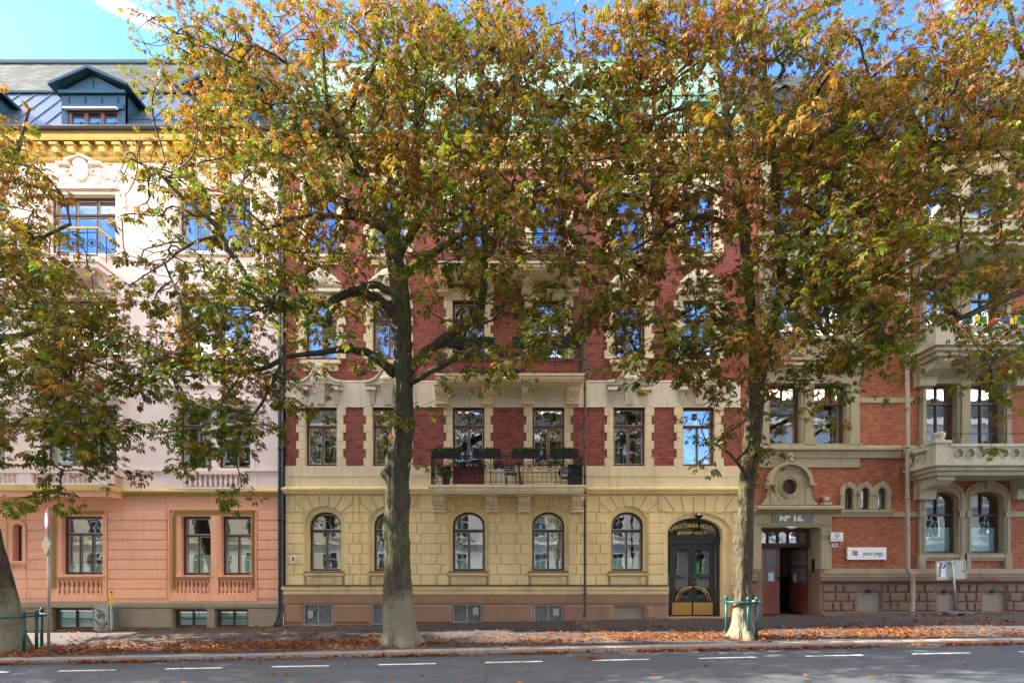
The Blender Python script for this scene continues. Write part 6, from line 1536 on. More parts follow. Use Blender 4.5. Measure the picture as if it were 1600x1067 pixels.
from mathutils import noise as mnoise
def build_tree(name, label, cat, base, limbs, blobs, ncl, seed, bare=(), conkers=0, trunk_y=0, flare=1.0, autumn=0.0, group=None, lmin=4, lmax=7):
    """limbs: list of [(px,py,Y,radius_px)...] (first = trunk); blobs: (px,py,rx,ry,Ymid,Yr,weight)"""
    rng = np.random.default_rng(seed)
    t = thing(name, label, cat, base, group)
    tr = MB(); tr.smooth = True
    nodes = []; par = []; nrad = []
    def dens(L_):
        pts = [np.array(P(a, b, y)) for a, b, y, r in L_]; rad = [(r if r > 12 else r*0.86)*y/F for a, b, y, r in L_]
        out_p = []; out_r = []
        for i in range(len(pts)-1):
            p0 = pts[max(i-1, 0)]; p1 = pts[i]; p2 = pts[i+1]; p3 = pts[min(i+2, len(pts)-1)]
            n = max(2, int(np.linalg.norm(p2-p1)/0.22))
            for k in range(n):
                u = k/n; q = 0.5*((2*p1)+(-p0+p2)*u+(2*p0-5*p1+4*p2-p3)*u*u+(-p0+3*p1-3*p2+p3)*u**3)
                out_p.append(q); out_r.append(rad[i]*(1-u)+rad[i+1]*u)
        out_p.append(pts[-1]); out_r.append(rad[-1]); return out_p, out_r
    for li, L_ in enumerate(limbs):
        p_, r_ = dens(L_); first = True
        if li == 0:
            z0 = base[2]
            # trunk as a swept fluted ring with root flare
            n = 84; vs = []; fs = []; rs = []
            fine_p = []; fine_r = []
            for i in range(len(p_)-1):
                for k in range(4): fine_p.append(p_[i]+(p_[i+1]-p_[i])*k/4); fine_r.append(r_[i]+(r_[i+1]-r_[i])*k/4)
            ph = rng.uniform(0, 6.28, 6)
            for i, (q, r) in enumerate(zip(fine_p, fine_r)):
                h = q[2]-z0; fl = flare*math.exp(-max(h, 0)/0.24)
                for k in range(n):
                    a = 2*PI*k/n
                    rr = r*(1+0.035*math.sin(3*a+ph[0]+h*0.7)+0.03*math.sin(5*a+ph[1]-h*0.9)+0.025*math.sin(9*a+ph[2]+h*2.1))
                    rr *= 1+fl*(0.25+0.75*max(0, math.sin(3*a+ph[3]+0.6*math.sin(a)))**1.5+0.12*math.sin(9*a+ph[4]))
                    # burls
                    for bz, ba, bs, bw in trunk_burls.get(name+str(seed), []):
                        rr += bs*math.exp(-((h-bz)/bw)**2-((math.atan2(math.sin(a-ba), math.cos(a-ba)))/0.5)**2)
                    cz_ = Vector((math.cos(a)*r*9, math.sin(a)*r*9, q[2]*2.6+seed*7)); rid = abs(mnoise.noise(cz_))+0.5*abs(mnoise.noise(cz_*2.3))
                    rr = rr*0.93+0.034*min(rid, 0.55)-0.014+0.02*mnoise.noise(Vector((math.cos(a)*1.5, math.sin(a)*1.5, q[2]*0.9+seed)))
                    vs.append((q[0]+rr*math.cos(a), q[1]+rr*math.sin(a), q[2]-(0.12 if i == 0 else 0)))
            for i in range(len(fine_p)-1):
                for k in range(n): fs.append((i*n+k, i*n+(k+1) % n, (i+1)*n+(k+1) % n, (i+1)*n+k))
            tr.add(vs, fs)
        else:
            wob = [Vector(q)+Vector(rng.normal(0, 0.25, 3))*r*0.8 for q, r in zip(p_, r_)]
            rw = [r*(1+rng.uniform(-0.06, 0.06)) for r in r_]
            tr.tube(wob, rw, 9)
        for q, r in zip(p_, r_):
            nodes.append(q); nrad.append(r)
            if first:
                if li == 0: par.append(-1)
                else:
                    d = [np.linalg.norm(q-w) for w in nodes[:-1]]; par.append(int(np.argmin(d)))
                first = False
            else: par.append(len(nodes)-2)
    nmain = len(nodes)
    # attractors: tips of the leafy shoots
    W = np.array([b[6]*b[2]*b[3] for b in blobs], float); W /= W.sum()
    cnt = rng.multinomial(ncl, W); A_ = []; isb = []
    for b, c in zip(blobs, cnt):
        left = c
        while left > 0:                               # flat drooping sprays of shoots with gaps between them
            while True:
                u = rng.uniform(-1, 1, 3)
                if u @ u <= 1: break
            y = min(b[4]+u[1]*b[5], 18.6 if b[4] < 19 else 99)
            cen = np.array(P(b[0]+u[0]*b[2], b[1]+u[2]*b[3], y)); k_ = min(left, rng.integers(3, 9)); left -= k_
            sc_ = min(1.0, b[2]/50.0)*0.46
            for _ in range(k_):
                o_ = rng.normal(0, 1, 3)*np.array([sc_, sc_, sc_*0.42]); o_[2] -= 0.25*(o_[0]**2+o_[1]**2)
                A_.append(cen+o_); isb.append(0)
    for (bx, by, rx, ry, ym, yr, c) in bare:
        for _ in range(c):
            u = rng.uniform(-1, 1, 3); A_.append(np.array(P(bx+u[0]*rx, by+u[2]*ry, ym+u[1]*yr))); isb.append(1)
    A_ = np.array(A_); isb = np.array(isb)
    N = np.array(nodes[:nmain])
    minh = base[2]+3.0
    ok = np.where(N[:, 2] > minh)[0]
    dist0 = np.array([np.min(np.linalg.norm(N[ok]-a, axis=1)) for a in A_]); order = np.argsort(dist0)
    buf = np.zeros((nmain+len(A_)*40, 3)); buf[:nmain] = N; cntn = nmain; tips = []
    extra = np.zeros(len(buf)); extra[:nmain] = np.where(N[:, 2] > minh, 0, 50)
    pare = list(par)
    for ai in order:
        a = A_[ai]; d = np.linalg.norm(buf[:cntn]-a, axis=1)+extra[:cntn]
        # prefer joining nodes that lie lower than the tip
        d = d+np.where(buf[:cntn, 2] > a[2]+0.3, 0.5*(buf[:cntn, 2]-a[2]), 0)
        j = int(np.argmin(d)); p0 = buf[j]; L_ = np.linalg.norm(a-p0)
        if L_ < 0.05: tips.append((j, isb[ai])); continue
        n = max(1, int(L_/0.28)); 
        pj = pare[j]; dir0 = (p0-buf[pj]) if pj >= 0 else np.array([0, 0, 1.0]); dir0 = dir0/(np.linalg.norm(dir0)+1e-9)
        out = (a-p0)/L_; c1 = p0+(dir0*0.35+out*0.5+np.array([0, 0, 0.25]))*L_*0.45; prev = j
        n = min(n, 38)
        for k in range(1, n+1):
            u = k/n; q = (1-u)**2*p0+2*u*(1-u)*c1+u*u*a
            if k < n: q = q+rng.normal(0, 0.035, 3)
            buf[cntn] = q; pare.append(prev); prev = cntn; cntn += 1
        tips.append((prev, isb[ai]))
    # radii by shoot count
    load = np.zeros(cntn)
    for j, _ in tips: load[j] += 1
    ch = [[] for _ in range(cntn)]
    for i in range(nmain, cntn): ch[pare[i]].append(i)
    for i in range(cntn-1, nmain-1, -1): load[pare[i]] += load[i]
    for _ in range(3):                                # relax the zigzags of the shoots
        nb = buf.copy()
        for i in range(nmain, cntn):
            if ch[i]: nb[i] = 0.5*buf[i]+0.25*buf[pare[i]]+0.25*buf[ch[i][0]]
        buf = nb
    rad = 0.0052*np.sqrt(np.maximum(load, 1))
    tw = MB()
    for i in range(nmain, cntn):
        if pare[i] < nmain or (ch[pare[i]] and i != max(ch[pare[i]], key=lambda c: load[c])):
            chain = [pare[i], i]
            while ch[chain[-1]]: chain.append(max(ch[chain[-1]], key=lambda c: load[c]))
            rr = [rad[chain[1]]]+[rad[c] for c in chain[1:]]
            mx = nrad[chain[0]]*0.8 if chain[0] < nmain else 9
            tw.tube([Vector(buf[c]) for c in chain], [min(r, mx) for r in rr], 6 if rr[0] > 0.03 else 4, cap=False)
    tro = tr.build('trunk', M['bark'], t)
    # weathered bark relief on the trunk surface
    tw.smooth = True; tw.sm = [True]*len(tw.sm); tw.build('branches', M['bark_twig'], t)
    # leaves
    P0 = []; D0 = []; G0 = []
    for (j, b) in tips:
        if b and rng.uniform() > 0.12: continue
        d = buf[j]-buf[pare[j]] if pare[j] >= 0 else np.array([0, 0, 1.0]); d = d/(np.linalg.norm(d)+1e-9)
        nl = rng.integers(lmin, lmax+1); g_ = rng.normal(0, 0.12)
        for _ in range(nl):
            o = rng.normal(0, 1, 3); o /= np.linalg.norm(o)
            v = d*0.7+o*0.95; v[2] = v[2]*0.6+0.05; v /= np.linalg.norm(v)
            P0.append(buf[j]-d*rng.uniform(0, 0.22)+v*rng.uniform(0.10, 0.26)); D0.append(v); G0.append(g_)
    P0 = np.array(P0); D0 = np.array(D0); n = len(P0)
    # leaf frames: normal mostly up, leaf drooping outwards
    f = D0.copy(); f[:, 2] -= rng.uniform(0.2, 0.9, n); f /= np.linalg.norm(f, axis=1)[:, None]
    upv = np.tile([0, 0, 1.0], (n, 1))+rng.normal(0, 0.35, (n, 3)); s = np.cross(f, upv); s /= np.linalg.norm(s, axis=1)[:, None]; nn = np.cross(s, f)
    h = P0[:, 2]
    def wave(p, a, b, c, ph): return np.sin(p[:, 0]*a+ph)*np.cos(p[:, 2]*b-ph*1.3)+0.6*np.sin(p[:, 1]*c+p[:, 2]*1.3+ph)
    au = 0.30+autumn+0.020*(h-8.5)+0.10*wave(P0, 1.1, 1.4, 0.9, seed)+np.array(G0)+rng.normal(0, 0.10, n)
    nlf = 6
    angs = np.array([-1.55, -0.92, -0.32, 0.32, 0.92, 1.55]); lens = np.array([0.55, 0.82, 1.0, 1.0, 0.82, 0.55])
    S_ = rng.uniform(0.10, 0.172, n)
    ts = [0.0, 0.38, 0.72, 1.0]; ws = [0.0, 0.10, 0.19, 0.0]
    allV = np.zeros((n, nlf, 8, 3)); allC = np.zeros((n, nlf, 8, 3))
    crl = rng.uniform(0.0, 0.5, n)+np.clip(au-0.45, 0, 1)*0.9
    for li in range(nlf):
        a = angs[li]+rng.normal(0, 0.10, n); ln = S_*lens[li]*rng.uniform(0.85, 1.1, n)
        dv = f*np.cos(a)[:, None]+s*np.sin(a)[:, None]; sv = np.cross(nn, dv)
        droop = (0.15+0.35*rng.uniform(0, 1, n)+crl*0.6)[:, None]
        rv = rng.uniform(0.1, 0.9, n)*0.5+rng.uniform(0, 1, n)*0.4
        k = 0
        for ti, (tt, wv) in enumerate(zip(ts, ws)):
            c = P0+dv*(ln*tt)[:, None]-nn*(ln[:, None]*droop*tt*tt)*0.9
            cup = nn*(ln*wv*0.45*(1 if True else 0))[:, None]
            if wv == 0:
                allV[:, li, k] = c; allC[:, li, k, 0] = au+(0.30 if ti == 3 else -0.05); allC[:, li, k, 1] = rv; k += 1
            else:
                allV[:, li, k] = c+sv*(ln*wv)[:, None]+cup; allC[:, li, k, 0] = au+0.16+0.10*(tt > 0.5); allC[:, li, k, 1] = rv; k += 1
                allV[:, li, k] = c; allC[:, li, k, 0] = au-0.12; allC[:, li, k, 1] = rv; k += 1
                allV[:, li, k] = c-sv*(ln*wv)[:, None]+cup; allC[:, li, k, 0] = au+0.16+0.10*(tt > 0.5); allC[:, li, k, 1] = rv; k += 1
    allC = np.clip(allC, 0, 1)
    # vertices: 0 base, 1 L1, 2 C1, 3 R1, 4 L2, 5 C2, 6 R2, 7 tip
    T = np.array([[0, 2, 1, 1], [0, 3, 2, 2], [1, 2, 5, 4], [2, 3, 6, 5], [4, 5, 7, 7], [5, 6, 7, 7]])
    b = (np.arange(n*nlf)*8)[:, None, None]
    V = allV.reshape(-1, 3); Cc = allC.reshape(-1, 3)
    o0 = np.array(base); me = bpy.data.meshes.new('crown')
    me.vertices.add(len(V)); me.vertices.foreach_set('co', (V-o0).astype(np.float32).ravel())
    tri = (b+T[None, [0, 1, 4, 5], :3]).reshape(-1, 3); qd = (b+T[None, [2, 3]]).reshape(-1, 4)
    lv = np.concatenate([tri.ravel(), qd.ravel()]); ls = np.concatenate([np.arange(len(tri))*3, len(tri)*3+np.arange(len(qd))*4])
    me.loops.add(len(lv)); me.loops.foreach_set('vertex_index', lv.astype(np.int32)); me.polygons.add(len(ls)); me.polygons.foreach_set('loop_start', ls.astype(np.int32))
    at = me.color_attributes.new('Col', 'FLOAT_COLOR', 'POINT'); at.data.foreach_set('color', np.concatenate([Cc, np.ones((len(Cc), 1))], 1).astype(np.float32).ravel())
    me.materials.append(M['leaf']); me.update(calc_edges=True); mesh_obj('crown', me, t)
    # green husks hanging among the leaves: each its own part
    if conkers:
        cm = None; lt = [j for j, b_ in tips if not b_ and buf[j][1] < np.median(A_[:, 1])+0.3]
        for _ in range(conkers):
            j = lt[rng.integers(0, len(lt))]; q = buf[j]+np.array([rng.uniform(-.1, .1), -0.12, -0.14]); 
            if cm is None:
                m_ = MB(); m_.smooth = True; m_.blob((base[0], base[1], base[2]), (0.042, 0.042, 0.048), 2, 0.05); o = m_.build('conker', M['conker'], t); cm = o
            else: o = cm.copy(); COL.objects.link(o); o.parent = t
            o.location = Vector(q)-Vector(base)
    print('TREE', name, 'clusters', len(tips), 'leaves', n, 'nodes', cntn)
    return t
trunk_burls = {'chestnut_tree1': [(4.62, PI, 0.22, 0.14), (5.0, PI, 0.10, 0.2), (2.75, -0.3, 0.05, 0.2), (3.9, -0.1, 0.06, 0.3), (6.0, 0.2, 0.07, 0.2), (7.3, -1.2, 0.06, 0.2), (3.1, 3.4, 0.06, 0.3)],
               'chestnut_tree2': [(3.5, -1.5, 0.05, 0.15), (4.0, -1.7, 0.05, 0.12), (6.6, 0.4, 0.05, 0.3)], 'chestnut_tree3': [], 'chestnut_tree4': []}
Y1t = 14.7
def L(pts, dy=None, y0=Y1t):                         # helper: (px,py,r) with depth running from y0 to y0+dy
    n = len(pts); dy = dy or 0
    return [(p_[0], p_[1], y0+dy*i/max(1, n-1), p_[2]) for i, p_ in enumerate(pts)]
limbs1 = [L([(627, 1003, 26), (624, 975, 25.5), (623, 940, 25), (622, 900, 21.5), (621, 850, 20.5), (620, 790, 19), (621, 750, 18.5), (624, 715, 19.5), (628, 680, 17.5), (630, 640, 16), (630, 600, 15.5), (629, 560, 16), (628, 520, 15.5), (626, 470, 15), (622, 430, 15.5), (615, 395, 14.5), (611, 360, 14), (612, 338, 9)]),
  L([(612, 352, 9), (600, 325, 8.5), (580, 290, 7), (562, 260, 6), (545, 235, 5), (532, 205, 4.5), (515, 175, 3.5), (508, 130, 3), (505, 60, 2)], -1.5),
  L([(611, 362, 8), (580, 342, 5.5), (550, 328, 5.5), (520, 300, 5), (490, 270, 4.5), (472, 240, 3.5), (455, 200, 2.5)], 1.2),
  L([(608, 368, 7), (580, 348, 4.5), (530, 338, 4), (470, 340, 4), (430, 352, 3.5), (400, 365, 3)], -2.2),
  L([(614, 345, 7), (617, 300, 6), (622, 240, 6), (626, 180, 5.5), (622, 120, 5), (617, 40, 4), (612, -40, 3)], 0.8),
  L([(616, 345, 7), (630, 310, 6), (650, 250, 5.5), (652, 190, 5), (650, 120, 4.5), (655, 40, 3.5), (660, -40, 3)], -1.2),
  L([(620, 400, 9), (640, 370, 7.5), (655, 345, 6.5), (672, 310, 5), (690, 285, 5), (705, 250, 4), (720, 200, 3)], 1.5),
  L([(624, 430, 10), (645, 420, 7), (665, 400, 6.5), (690, 385, 6), (712, 372, 5), (735, 360, 4), (800, 340, 3)], -2.2),
  L([(630, 590, 11), (655, 560, 9.5), (685, 532, 9), (718, 514, 8.5), (742, 500, 8.5), (752, 480, 8), (757, 430, 7), (757, 370, 6.5), (755, 310, 6), (754, 240, 6), (752, 180, 5.5), (748, 100, 5), (746, 20, 4), (745, -50, 3.5)], -1.0),
  L([(633, 600, 8), (660, 588, 5.5), (690, 572, 5.5), (720, 556, 5), (750, 553, 4.5), (780, 568, 3.5), (810, 582, 3)], -1.8),
  L([(757, 360, 5), (790, 330, 4), (830, 300, 3.5), (870, 290, 3)], -1.5, Y1t-0.6), L([(755, 300, 5), (775, 265, 4), (790, 220, 3.5), (800, 160, 3)], 1.5, Y1t-0.6),
  L([(618, 490, 10), (598, 472, 8), (578, 460, 8), (556, 455, 8), (536, 459, 8), (522, 472, 8), (516, 490, 8), (516, 508, 7)], -0.8),
  L([(622, 460, 9), (600, 450, 7), (580, 445, 7), (560, 452, 6)], 0.3),
  L([(517, 508, 8), (502, 506, 7), (492, 495, 6.5), (484, 478, 6), (472, 470, 5.5), (456, 478, 5.5), (440, 484, 4.5), (415, 472, 4)], -0.6, Y1t-0.8),
  L([(452, 478, 5.5), (425, 470, 5), (400, 452, 5), (378, 420, 4.5), (362, 398, 4.5), (346, 368, 4.5), (330, 345, 4), (312, 330, 3.5), (290, 312, 3.5), (272, 296, 3), (250, 272, 2.5), (225, 258, 2), (195, 245, 1.5)], -0.4, Y1t-1.3),
  L([(618, 582, 11), (600, 570, 8.5), (582, 556, 7.5), (562, 547, 7.5), (540, 544, 7), (515, 548, 6), (480, 552, 5), (445, 558, 4.5), (420, 572, 4.5), (390, 580, 4), (350, 581, 3.5), (310, 577, 3), (270, 572, 2.5)], -1.6),
  L([(445, 556, 4), (430, 590, 3), (412, 625, 2.5), (395, 650, 2)], -0.5, Y1t-1.2), L([(346, 368, 3.5), (300, 380, 2.5), (270, 400, 2)], -0.7, Y1t-1.7),
  L([(532, 205, 4), (560, 150, 3.5), (590, 90, 3), (600, 20, 2.5)], -1, Y1t-1), L([(490, 270, 4), (440, 240, 3.5), (400, 200, 3), (370, 150, 2.5), (350, 90, 2)], -0.8, Y1t+0.8),
  L([(515, 175, 3.5), (470, 130, 3), (430, 70, 2.5), (400, 20, 2)], 0.8, Y1t-1.3), L([(752, 180, 5), (790, 130, 4), (830, 90, 3), (860, 40, 2.5)], -1, Y1t-0.7), L([(748, 100, 4), (700, 60, 3), (680, 0, 2.5)], 1, Y1t-0.9)]
B1 = [(340, 150, 105, 100, 14.0, 2.2, .9), (310, 50, 80, 50, 13.8, 1.6, .35), (420, 90, 110, 90, 14.2, 2.5, .9), (430, 240, 150, 100, 13.8, 2.8, 1.0), (330, 300, 90, 70, 13.6, 1.8, .6), (400, 400, 120, 80, 13.6, 2.4, .85),
      (300, 470, 90, 60, 13.4, 1.8, .9), (430, 510, 140, 70, 13.3, 2.2, .85), (290, 560, 110, 55, 13.0, 1.6, .95), (340, 630, 100, 60, 12.9, 1.4, .85), (345, 700, 55, 50, 12.8, 1.0, .9), (378, 755, 28, 36, 12.8, .7, .9), (255, 690, 30, 25, 12.8, .8, .5),
      (450, 590, 60, 45, 13.2, 1.2, .5), (600, 90, 160, 120, 14.4, 3.2, 1.0), (580, 230, 140, 100, 14.0, 3.0, .95), (740, 90, 150, 120, 14.2, 3.0, .95), (820, 130, 95, 110, 13.8, 2.4, 1.0), (860, 240, 80, 90, 13.5, 2.2, 1.0), (740, 250, 120, 90, 14.0, 2.8, .95),
      (800, 350, 130, 70, 13.3, 2.4, .95), (690, 330, 90, 60, 13.6, 2.4, 1.0), (540, 350, 80, 60, 13.8, 2.2, .95), (850, 440, 95, 70, 13.0, 1.8, .85), (740, 440, 100, 55, 13.0, 2.0, .35), (860, 520, 70, 50, 12.8, 1.4, .7), (800, 560, 90, 35, 12.6, 1.2, .5),
      (690, 480, 40, 40, 13.2, 1.0, .35), (545, 500, 60, 50, 13.6, 1.8, .55), (600, 430, 60, 50, 12.9, 1.0, .45), (650, 250, 140, 80, 13.8, 2.6, .6), (500, 430, 60, 40, 13.6, 2, .9), (700, 580, 40, 30, 13.6, .8, .4), (770, 600, 50, 22, 12.7, .9, .5), (622, 650, 22, 32, 14.0, .25, .45), (640, 730, 14, 20, 14.2, .2, .3), (580, 575, 40, 25, 13.6, 1, .35), (640, 20, 250, 60, 14.4, 3, .8), (215, 520, 55, 50, 13, 1, .7), (205, 610, 50, 50, 12.9, 1, .6), (930, 300, 50, 90, 13.4, 1.8, .7), (925, 450, 45, 70, 13, 1.5, .6), (900, 130, 45, 80, 13.6, 1.8, .7), (845, 30, 50, 40, 13.8, 1.6, .8), (955, 190, 50, 60, 13.4, 1.6, .9), (950, 130, 45, 45, 13.4, 1.4, 1.0), (330, 30, 80, 50, 13.7, 1.6, .6)]
x, y, z = gp(627, Y1t)
T1 = build_tree('chestnut_tree', 'large chestnut tree with thick forked trunk in front of the brick house balconies', 'tree', (x, y, z), limbs1, B1, 3700, 1,
                bare=((230, 330, 60, 80, 13.3, 1.0, 130), (240, 250, 60, 40, 13.3, 1.0, 60), (225, 420, 40, 40, 13.2, .8, 40), (250, 40, 50, 40, 13.6, 1, 40)), conkers=34, flare=1.05, autumn=0.06, group='chestnut trees along the kerb')
Y2t = 14.6
limbs2 = [L([(1162, 996, 19), (1160, 965, 15.5), (1161, 930, 14), (1163, 890, 13), (1164, 840, 12.5), (1165, 790, 12.5), (1169, 740, 13), (1174, 700, 13.5), (1179, 650, 13.5), (1182, 610, 13.5), (1184, 585, 14.5), (1186, 570, 12)], 0, Y2t),
  L([(1181, 600, 11), (1178, 560, 9), (1174, 500, 8.5), (1170, 440, 8), (1167, 380, 9), (1163, 350, 9.5), (1156, 300, 8), (1148, 255, 7.5), (1139, 210, 8), (1134, 170, 7), (1126, 130, 6), (1115, 90, 6), (1102, 50, 5.5), (1090, 15, 5), (1080, -30, 4)], 0.5, Y2t),
  L([(1187, 595, 11), (1196, 565, 9.5), (1203, 530, 9), (1211, 490, 9), (1219, 455, 9), (1223, 425, 8.5), (1222, 395, 8), (1215, 365, 7), (1211, 320, 6.5), (1210, 270, 6), (1206, 225, 5.5), (1200, 170, 4.5), (1195, 90, 4), (1190, 10, 3)], -0.8, Y2t),
  L([(1165, 365, 6), (1140, 350, 4.5), (1110, 340, 4), (1080, 342, 4), (1050, 352, 3.5), (1020, 372, 3), (990, 390, 2.5)], -1.5, Y2t), L([(1140, 215, 6), (1125, 190, 4.5), (1105, 172, 4), (1070, 170, 3.5), (1035, 180, 3), (1000, 195, 2.5)], -1.2, Y2t),
  L([(1160, 320, 6), (1120, 300, 4), (1080, 285, 3.5), (1030, 280, 3)], 1.5, Y2t), L([(1140, 190, 5), (1165, 150, 4), (1185, 100, 3.5), (1200, 40, 3)], 1, Y2t+.3),
  L([(1221, 400, 6), (1250, 370, 5), (1285, 340, 4.5), (1320, 320, 4), (1370, 310, 3)], -1.5, Y2t-.5), L([(1212, 300, 5), (1240, 270, 4.5), (1275, 250, 4), (1310, 240, 3.5), (1360, 220, 3)], -1, Y2t-.6),
  L([(1220, 450, 6), (1260, 430, 4.5), (1300, 420, 4), (1350, 425, 3)], -2, Y2t-.4), L([(1205, 220, 5), (1240, 160, 4), (1280, 110, 3.5), (1310, 50, 3)], -.5, Y2t-.7), L([(1175, 520, 5), (1140, 500, 3.5), (1100, 500, 3), (1060, 520, 2.5)], -1.6, Y2t),
  L([(1168, 745, 5), (1150, 720, 2.5), (1130, 700, 2), (1110, 690, 1.5)], -.8, Y2t-.2)]
B2 = [(985, 60, 45, 75, 13.6, 1.6, 1.0), (1040, 0, 70, 50, 13.8, 1.8, .9), (965, 420, 40, 110, 13.2, 1.5, .5), (1080, 560, 80, 38, 12.8, 1.2, .8), (985, 250, 55, 70, 13.4, 1.6, .9), (1010, 60, 50, 60, 13.6, 1.6, .6), (1430, 250, 50, 60, 13.2, 1.6, .8), (1400, 60, 40, 40, 13.6, 1.4, .4), (1110, 50, 110, 60, 13.8, 2.6, .7), (1240, 60, 140, 75, 13.8, 2.8, .95), (1030, 130, 75, 55, 13.8, 2.2, .75), (1060, 220, 90, 70, 13.8, 2.6, .9), (1180, 200, 110, 90, 13.9, 3, .85), (1290, 170, 130, 90, 13.6, 2.8, 1.05), (1380, 140, 70, 50, 13.4, 2, .9), (1340, 270, 120, 90, 13.3, 2.6, 1.1),
      (1000, 310, 75, 65, 13.4, 2.2, .8), (1090, 330, 90, 70, 13.6, 2.6, .7), (1040, 420, 80, 55, 13.2, 2, .6), (1120, 440, 75, 60, 13.2, 2, .75), (1220, 340, 90, 80, 13.6, 2.8, .8), (1320, 390, 110, 70, 12.8, 2.2, 1.05), (1400, 370, 70, 60, 12.8, 1.8, 1.0), (1270, 450, 100, 55, 12.7, 1.8, .95),
      (1380, 470, 80, 60, 12.5, 1.6, 1.0), (1100, 520, 100, 45, 12.7, 1.6, .95), (1030, 560, 50, 22, 12.6, 1, .5), (1290, 540, 80, 45, 12.6, 1.3, .75), (1380, 560, 60, 30, 12.4, 1, .6), (1200, 520, 60, 50, 13, 1.6, .6), (1120, 590, 50, 30, 12.9, 1, .45), (1090, 670, 40, 40, 13.0, .8, .35), (1110, 730, 35, 20, 13.2, .6, .3),
      (1230, 610, 40, 40, 13, .9, .45), (1150, 650, 30, 40, 13.6, .6, .3), (1200, 690, 35, 50, 13.8, .8, .4), (1190, 770, 16, 30, 14.2, .3, .3), (1310, 640, 40, 30, 12.6, .8, .35), (1150, 0, 200, 50, 14, 2.5, .7), (1180, 760, 12, 70, 14.1, .2, .15)]
x, y, z = gp(1162, Y2t)
T2 = build_tree('chestnut_tree', 'slimmer forked chestnut tree with orange leaves between arched entrance and wooden doors', 'tree', (x, y, z), limbs2, B2, 3000, 2,
                conkers=40, flare=0.75, autumn=0.10, group='chestnut trees along the kerb')
Y3t = 14.6
limbs3 = [L([(1712, 1000, 20), (1710, 900, 17), (1708, 750, 16), (1704, 600, 16), (1695, 500, 14), (1688, 430, 12), (1680, 350, 10), (1675, 250, 9), (1672, 150, 7), (1670, 20, 5)], 0, Y3t),
  L([(1692, 430, 10), (1660, 438, 8), (1630, 445, 7.5), (1600, 455, 7), (1570, 468, 6.5), (1545, 478, 6), (1520, 490, 5.5), (1500, 497, 5), (1485, 480, 5), (1476, 455, 4.5), (1462, 440, 3.5), (1440, 430, 3)], -1.5, Y3t),
  L([(1680, 300, 8), (1650, 270, 6.5), (1620, 245, 6), (1598, 228, 5.5), (1570, 222, 5), (1545, 228, 4.5), (1520, 225, 3.5), (1480, 215, 3)], -1, Y3t), L([(1600, 228, 5), (1598, 255, 4.5), (1580, 300, 4), (1560, 330, 3)], -.5, Y3t-.7),
  L([(1675, 240, 7), (1640, 150, 5.5), (1600, 90, 4.5), (1585, 50, 4), (1570, -10, 3)], -.8, Y3t), L([(1690, 480, 7), (1640, 520, 5), (1600, 545, 4), (1560, 560, 3), (1530, 590, 2.5)], -2, Y3t)]
B3 = [(1530, 60, 95, 75, 13.8, 2.4, 1.1), (1480, 90, 50, 60, 13.6, 1.6, .8), (1570, 160, 90, 70, 13.6, 2.4, 1.05), (1500, 200, 80, 60, 13.2, 2, .9), (1500, 300, 90, 50, 13, 1.8, .8), (1580, 290, 70, 60, 13.2, 2, .7), (1580, 390, 60, 45, 12.8, 1.6, .55), (1530, 450, 70, 40, 12.8, 1.4, .6), (1480, 420, 50, 40, 12.8, 1.4, .5),
      (1590, 470, 50, 50, 12.8, 1.4, .6), (1520, 540, 80, 35, 12.6, 1.2, .55), (1590, 560, 50, 50, 12.5, 1.2, .6), (1530, 610, 50, 30, 12.5, .9, .35), (1590, 650, 40, 30, 12.4, .8, .3), (1530, 690, 30, 20, 12.4, .6, .2), (1700, 150, 120, 150, 14.6, 3, .9), (1700, 350, 110, 100, 14.6, 3, .8)]
x, y, z = gp(1712, Y3t)
T3 = build_tree('chestnut_tree', 'chestnut tree reaching in from the right edge over the stone balconies', 'tree', (x, y, z), limbs3, B3, 1180, 3, conkers=14, flare=0.8, autumn=0.10, group='chestnut trees along the kerb')
Y0t = 14.9
limbs0 = [L([(20, 1010, 23), (16, 985, 19), (10, 940, 16.5), (2, 900, 15.5), (-9, 860, 15), (-20, 820, 15), (-32, 770, 16), (-42, 700, 16), (-48, 620, 16), (-50, 540, 14), (-52, 470, 12), (-55, 400, 10), (-60, 300, 8), (-65, 180, 6)], 0, Y0t),
  L([(-48, 560, 9), (-20, 542, 7), (10, 528, 6), (40, 522, 5.5), (65, 515, 5), (95, 500, 4), (130, 485, 3), (160, 470, 2.5)], -1.5, Y0t), L([(-50, 620, 8), (-20, 590, 5.5), (20, 570, 4.5), (60, 575, 3.5), (110, 590, 3)], -2, Y0t),
  L([(-52, 450, 8), (-20, 440, 6), (15, 420, 5), (40, 395, 4), (70, 370, 3.5), (110, 350, 2.5)], -1, Y0t), L([(-55, 380, 7), (-20, 330, 5), (10, 285, 4), (25, 245, 3.5), (38, 200, 2.5), (45, 170, 2)], -1, Y0t),
  L([(-50, 650, 7), (-10, 660, 5), (30, 665, 4), (70, 660, 3), (110, 670, 2.5)], -2.2, Y0t)]
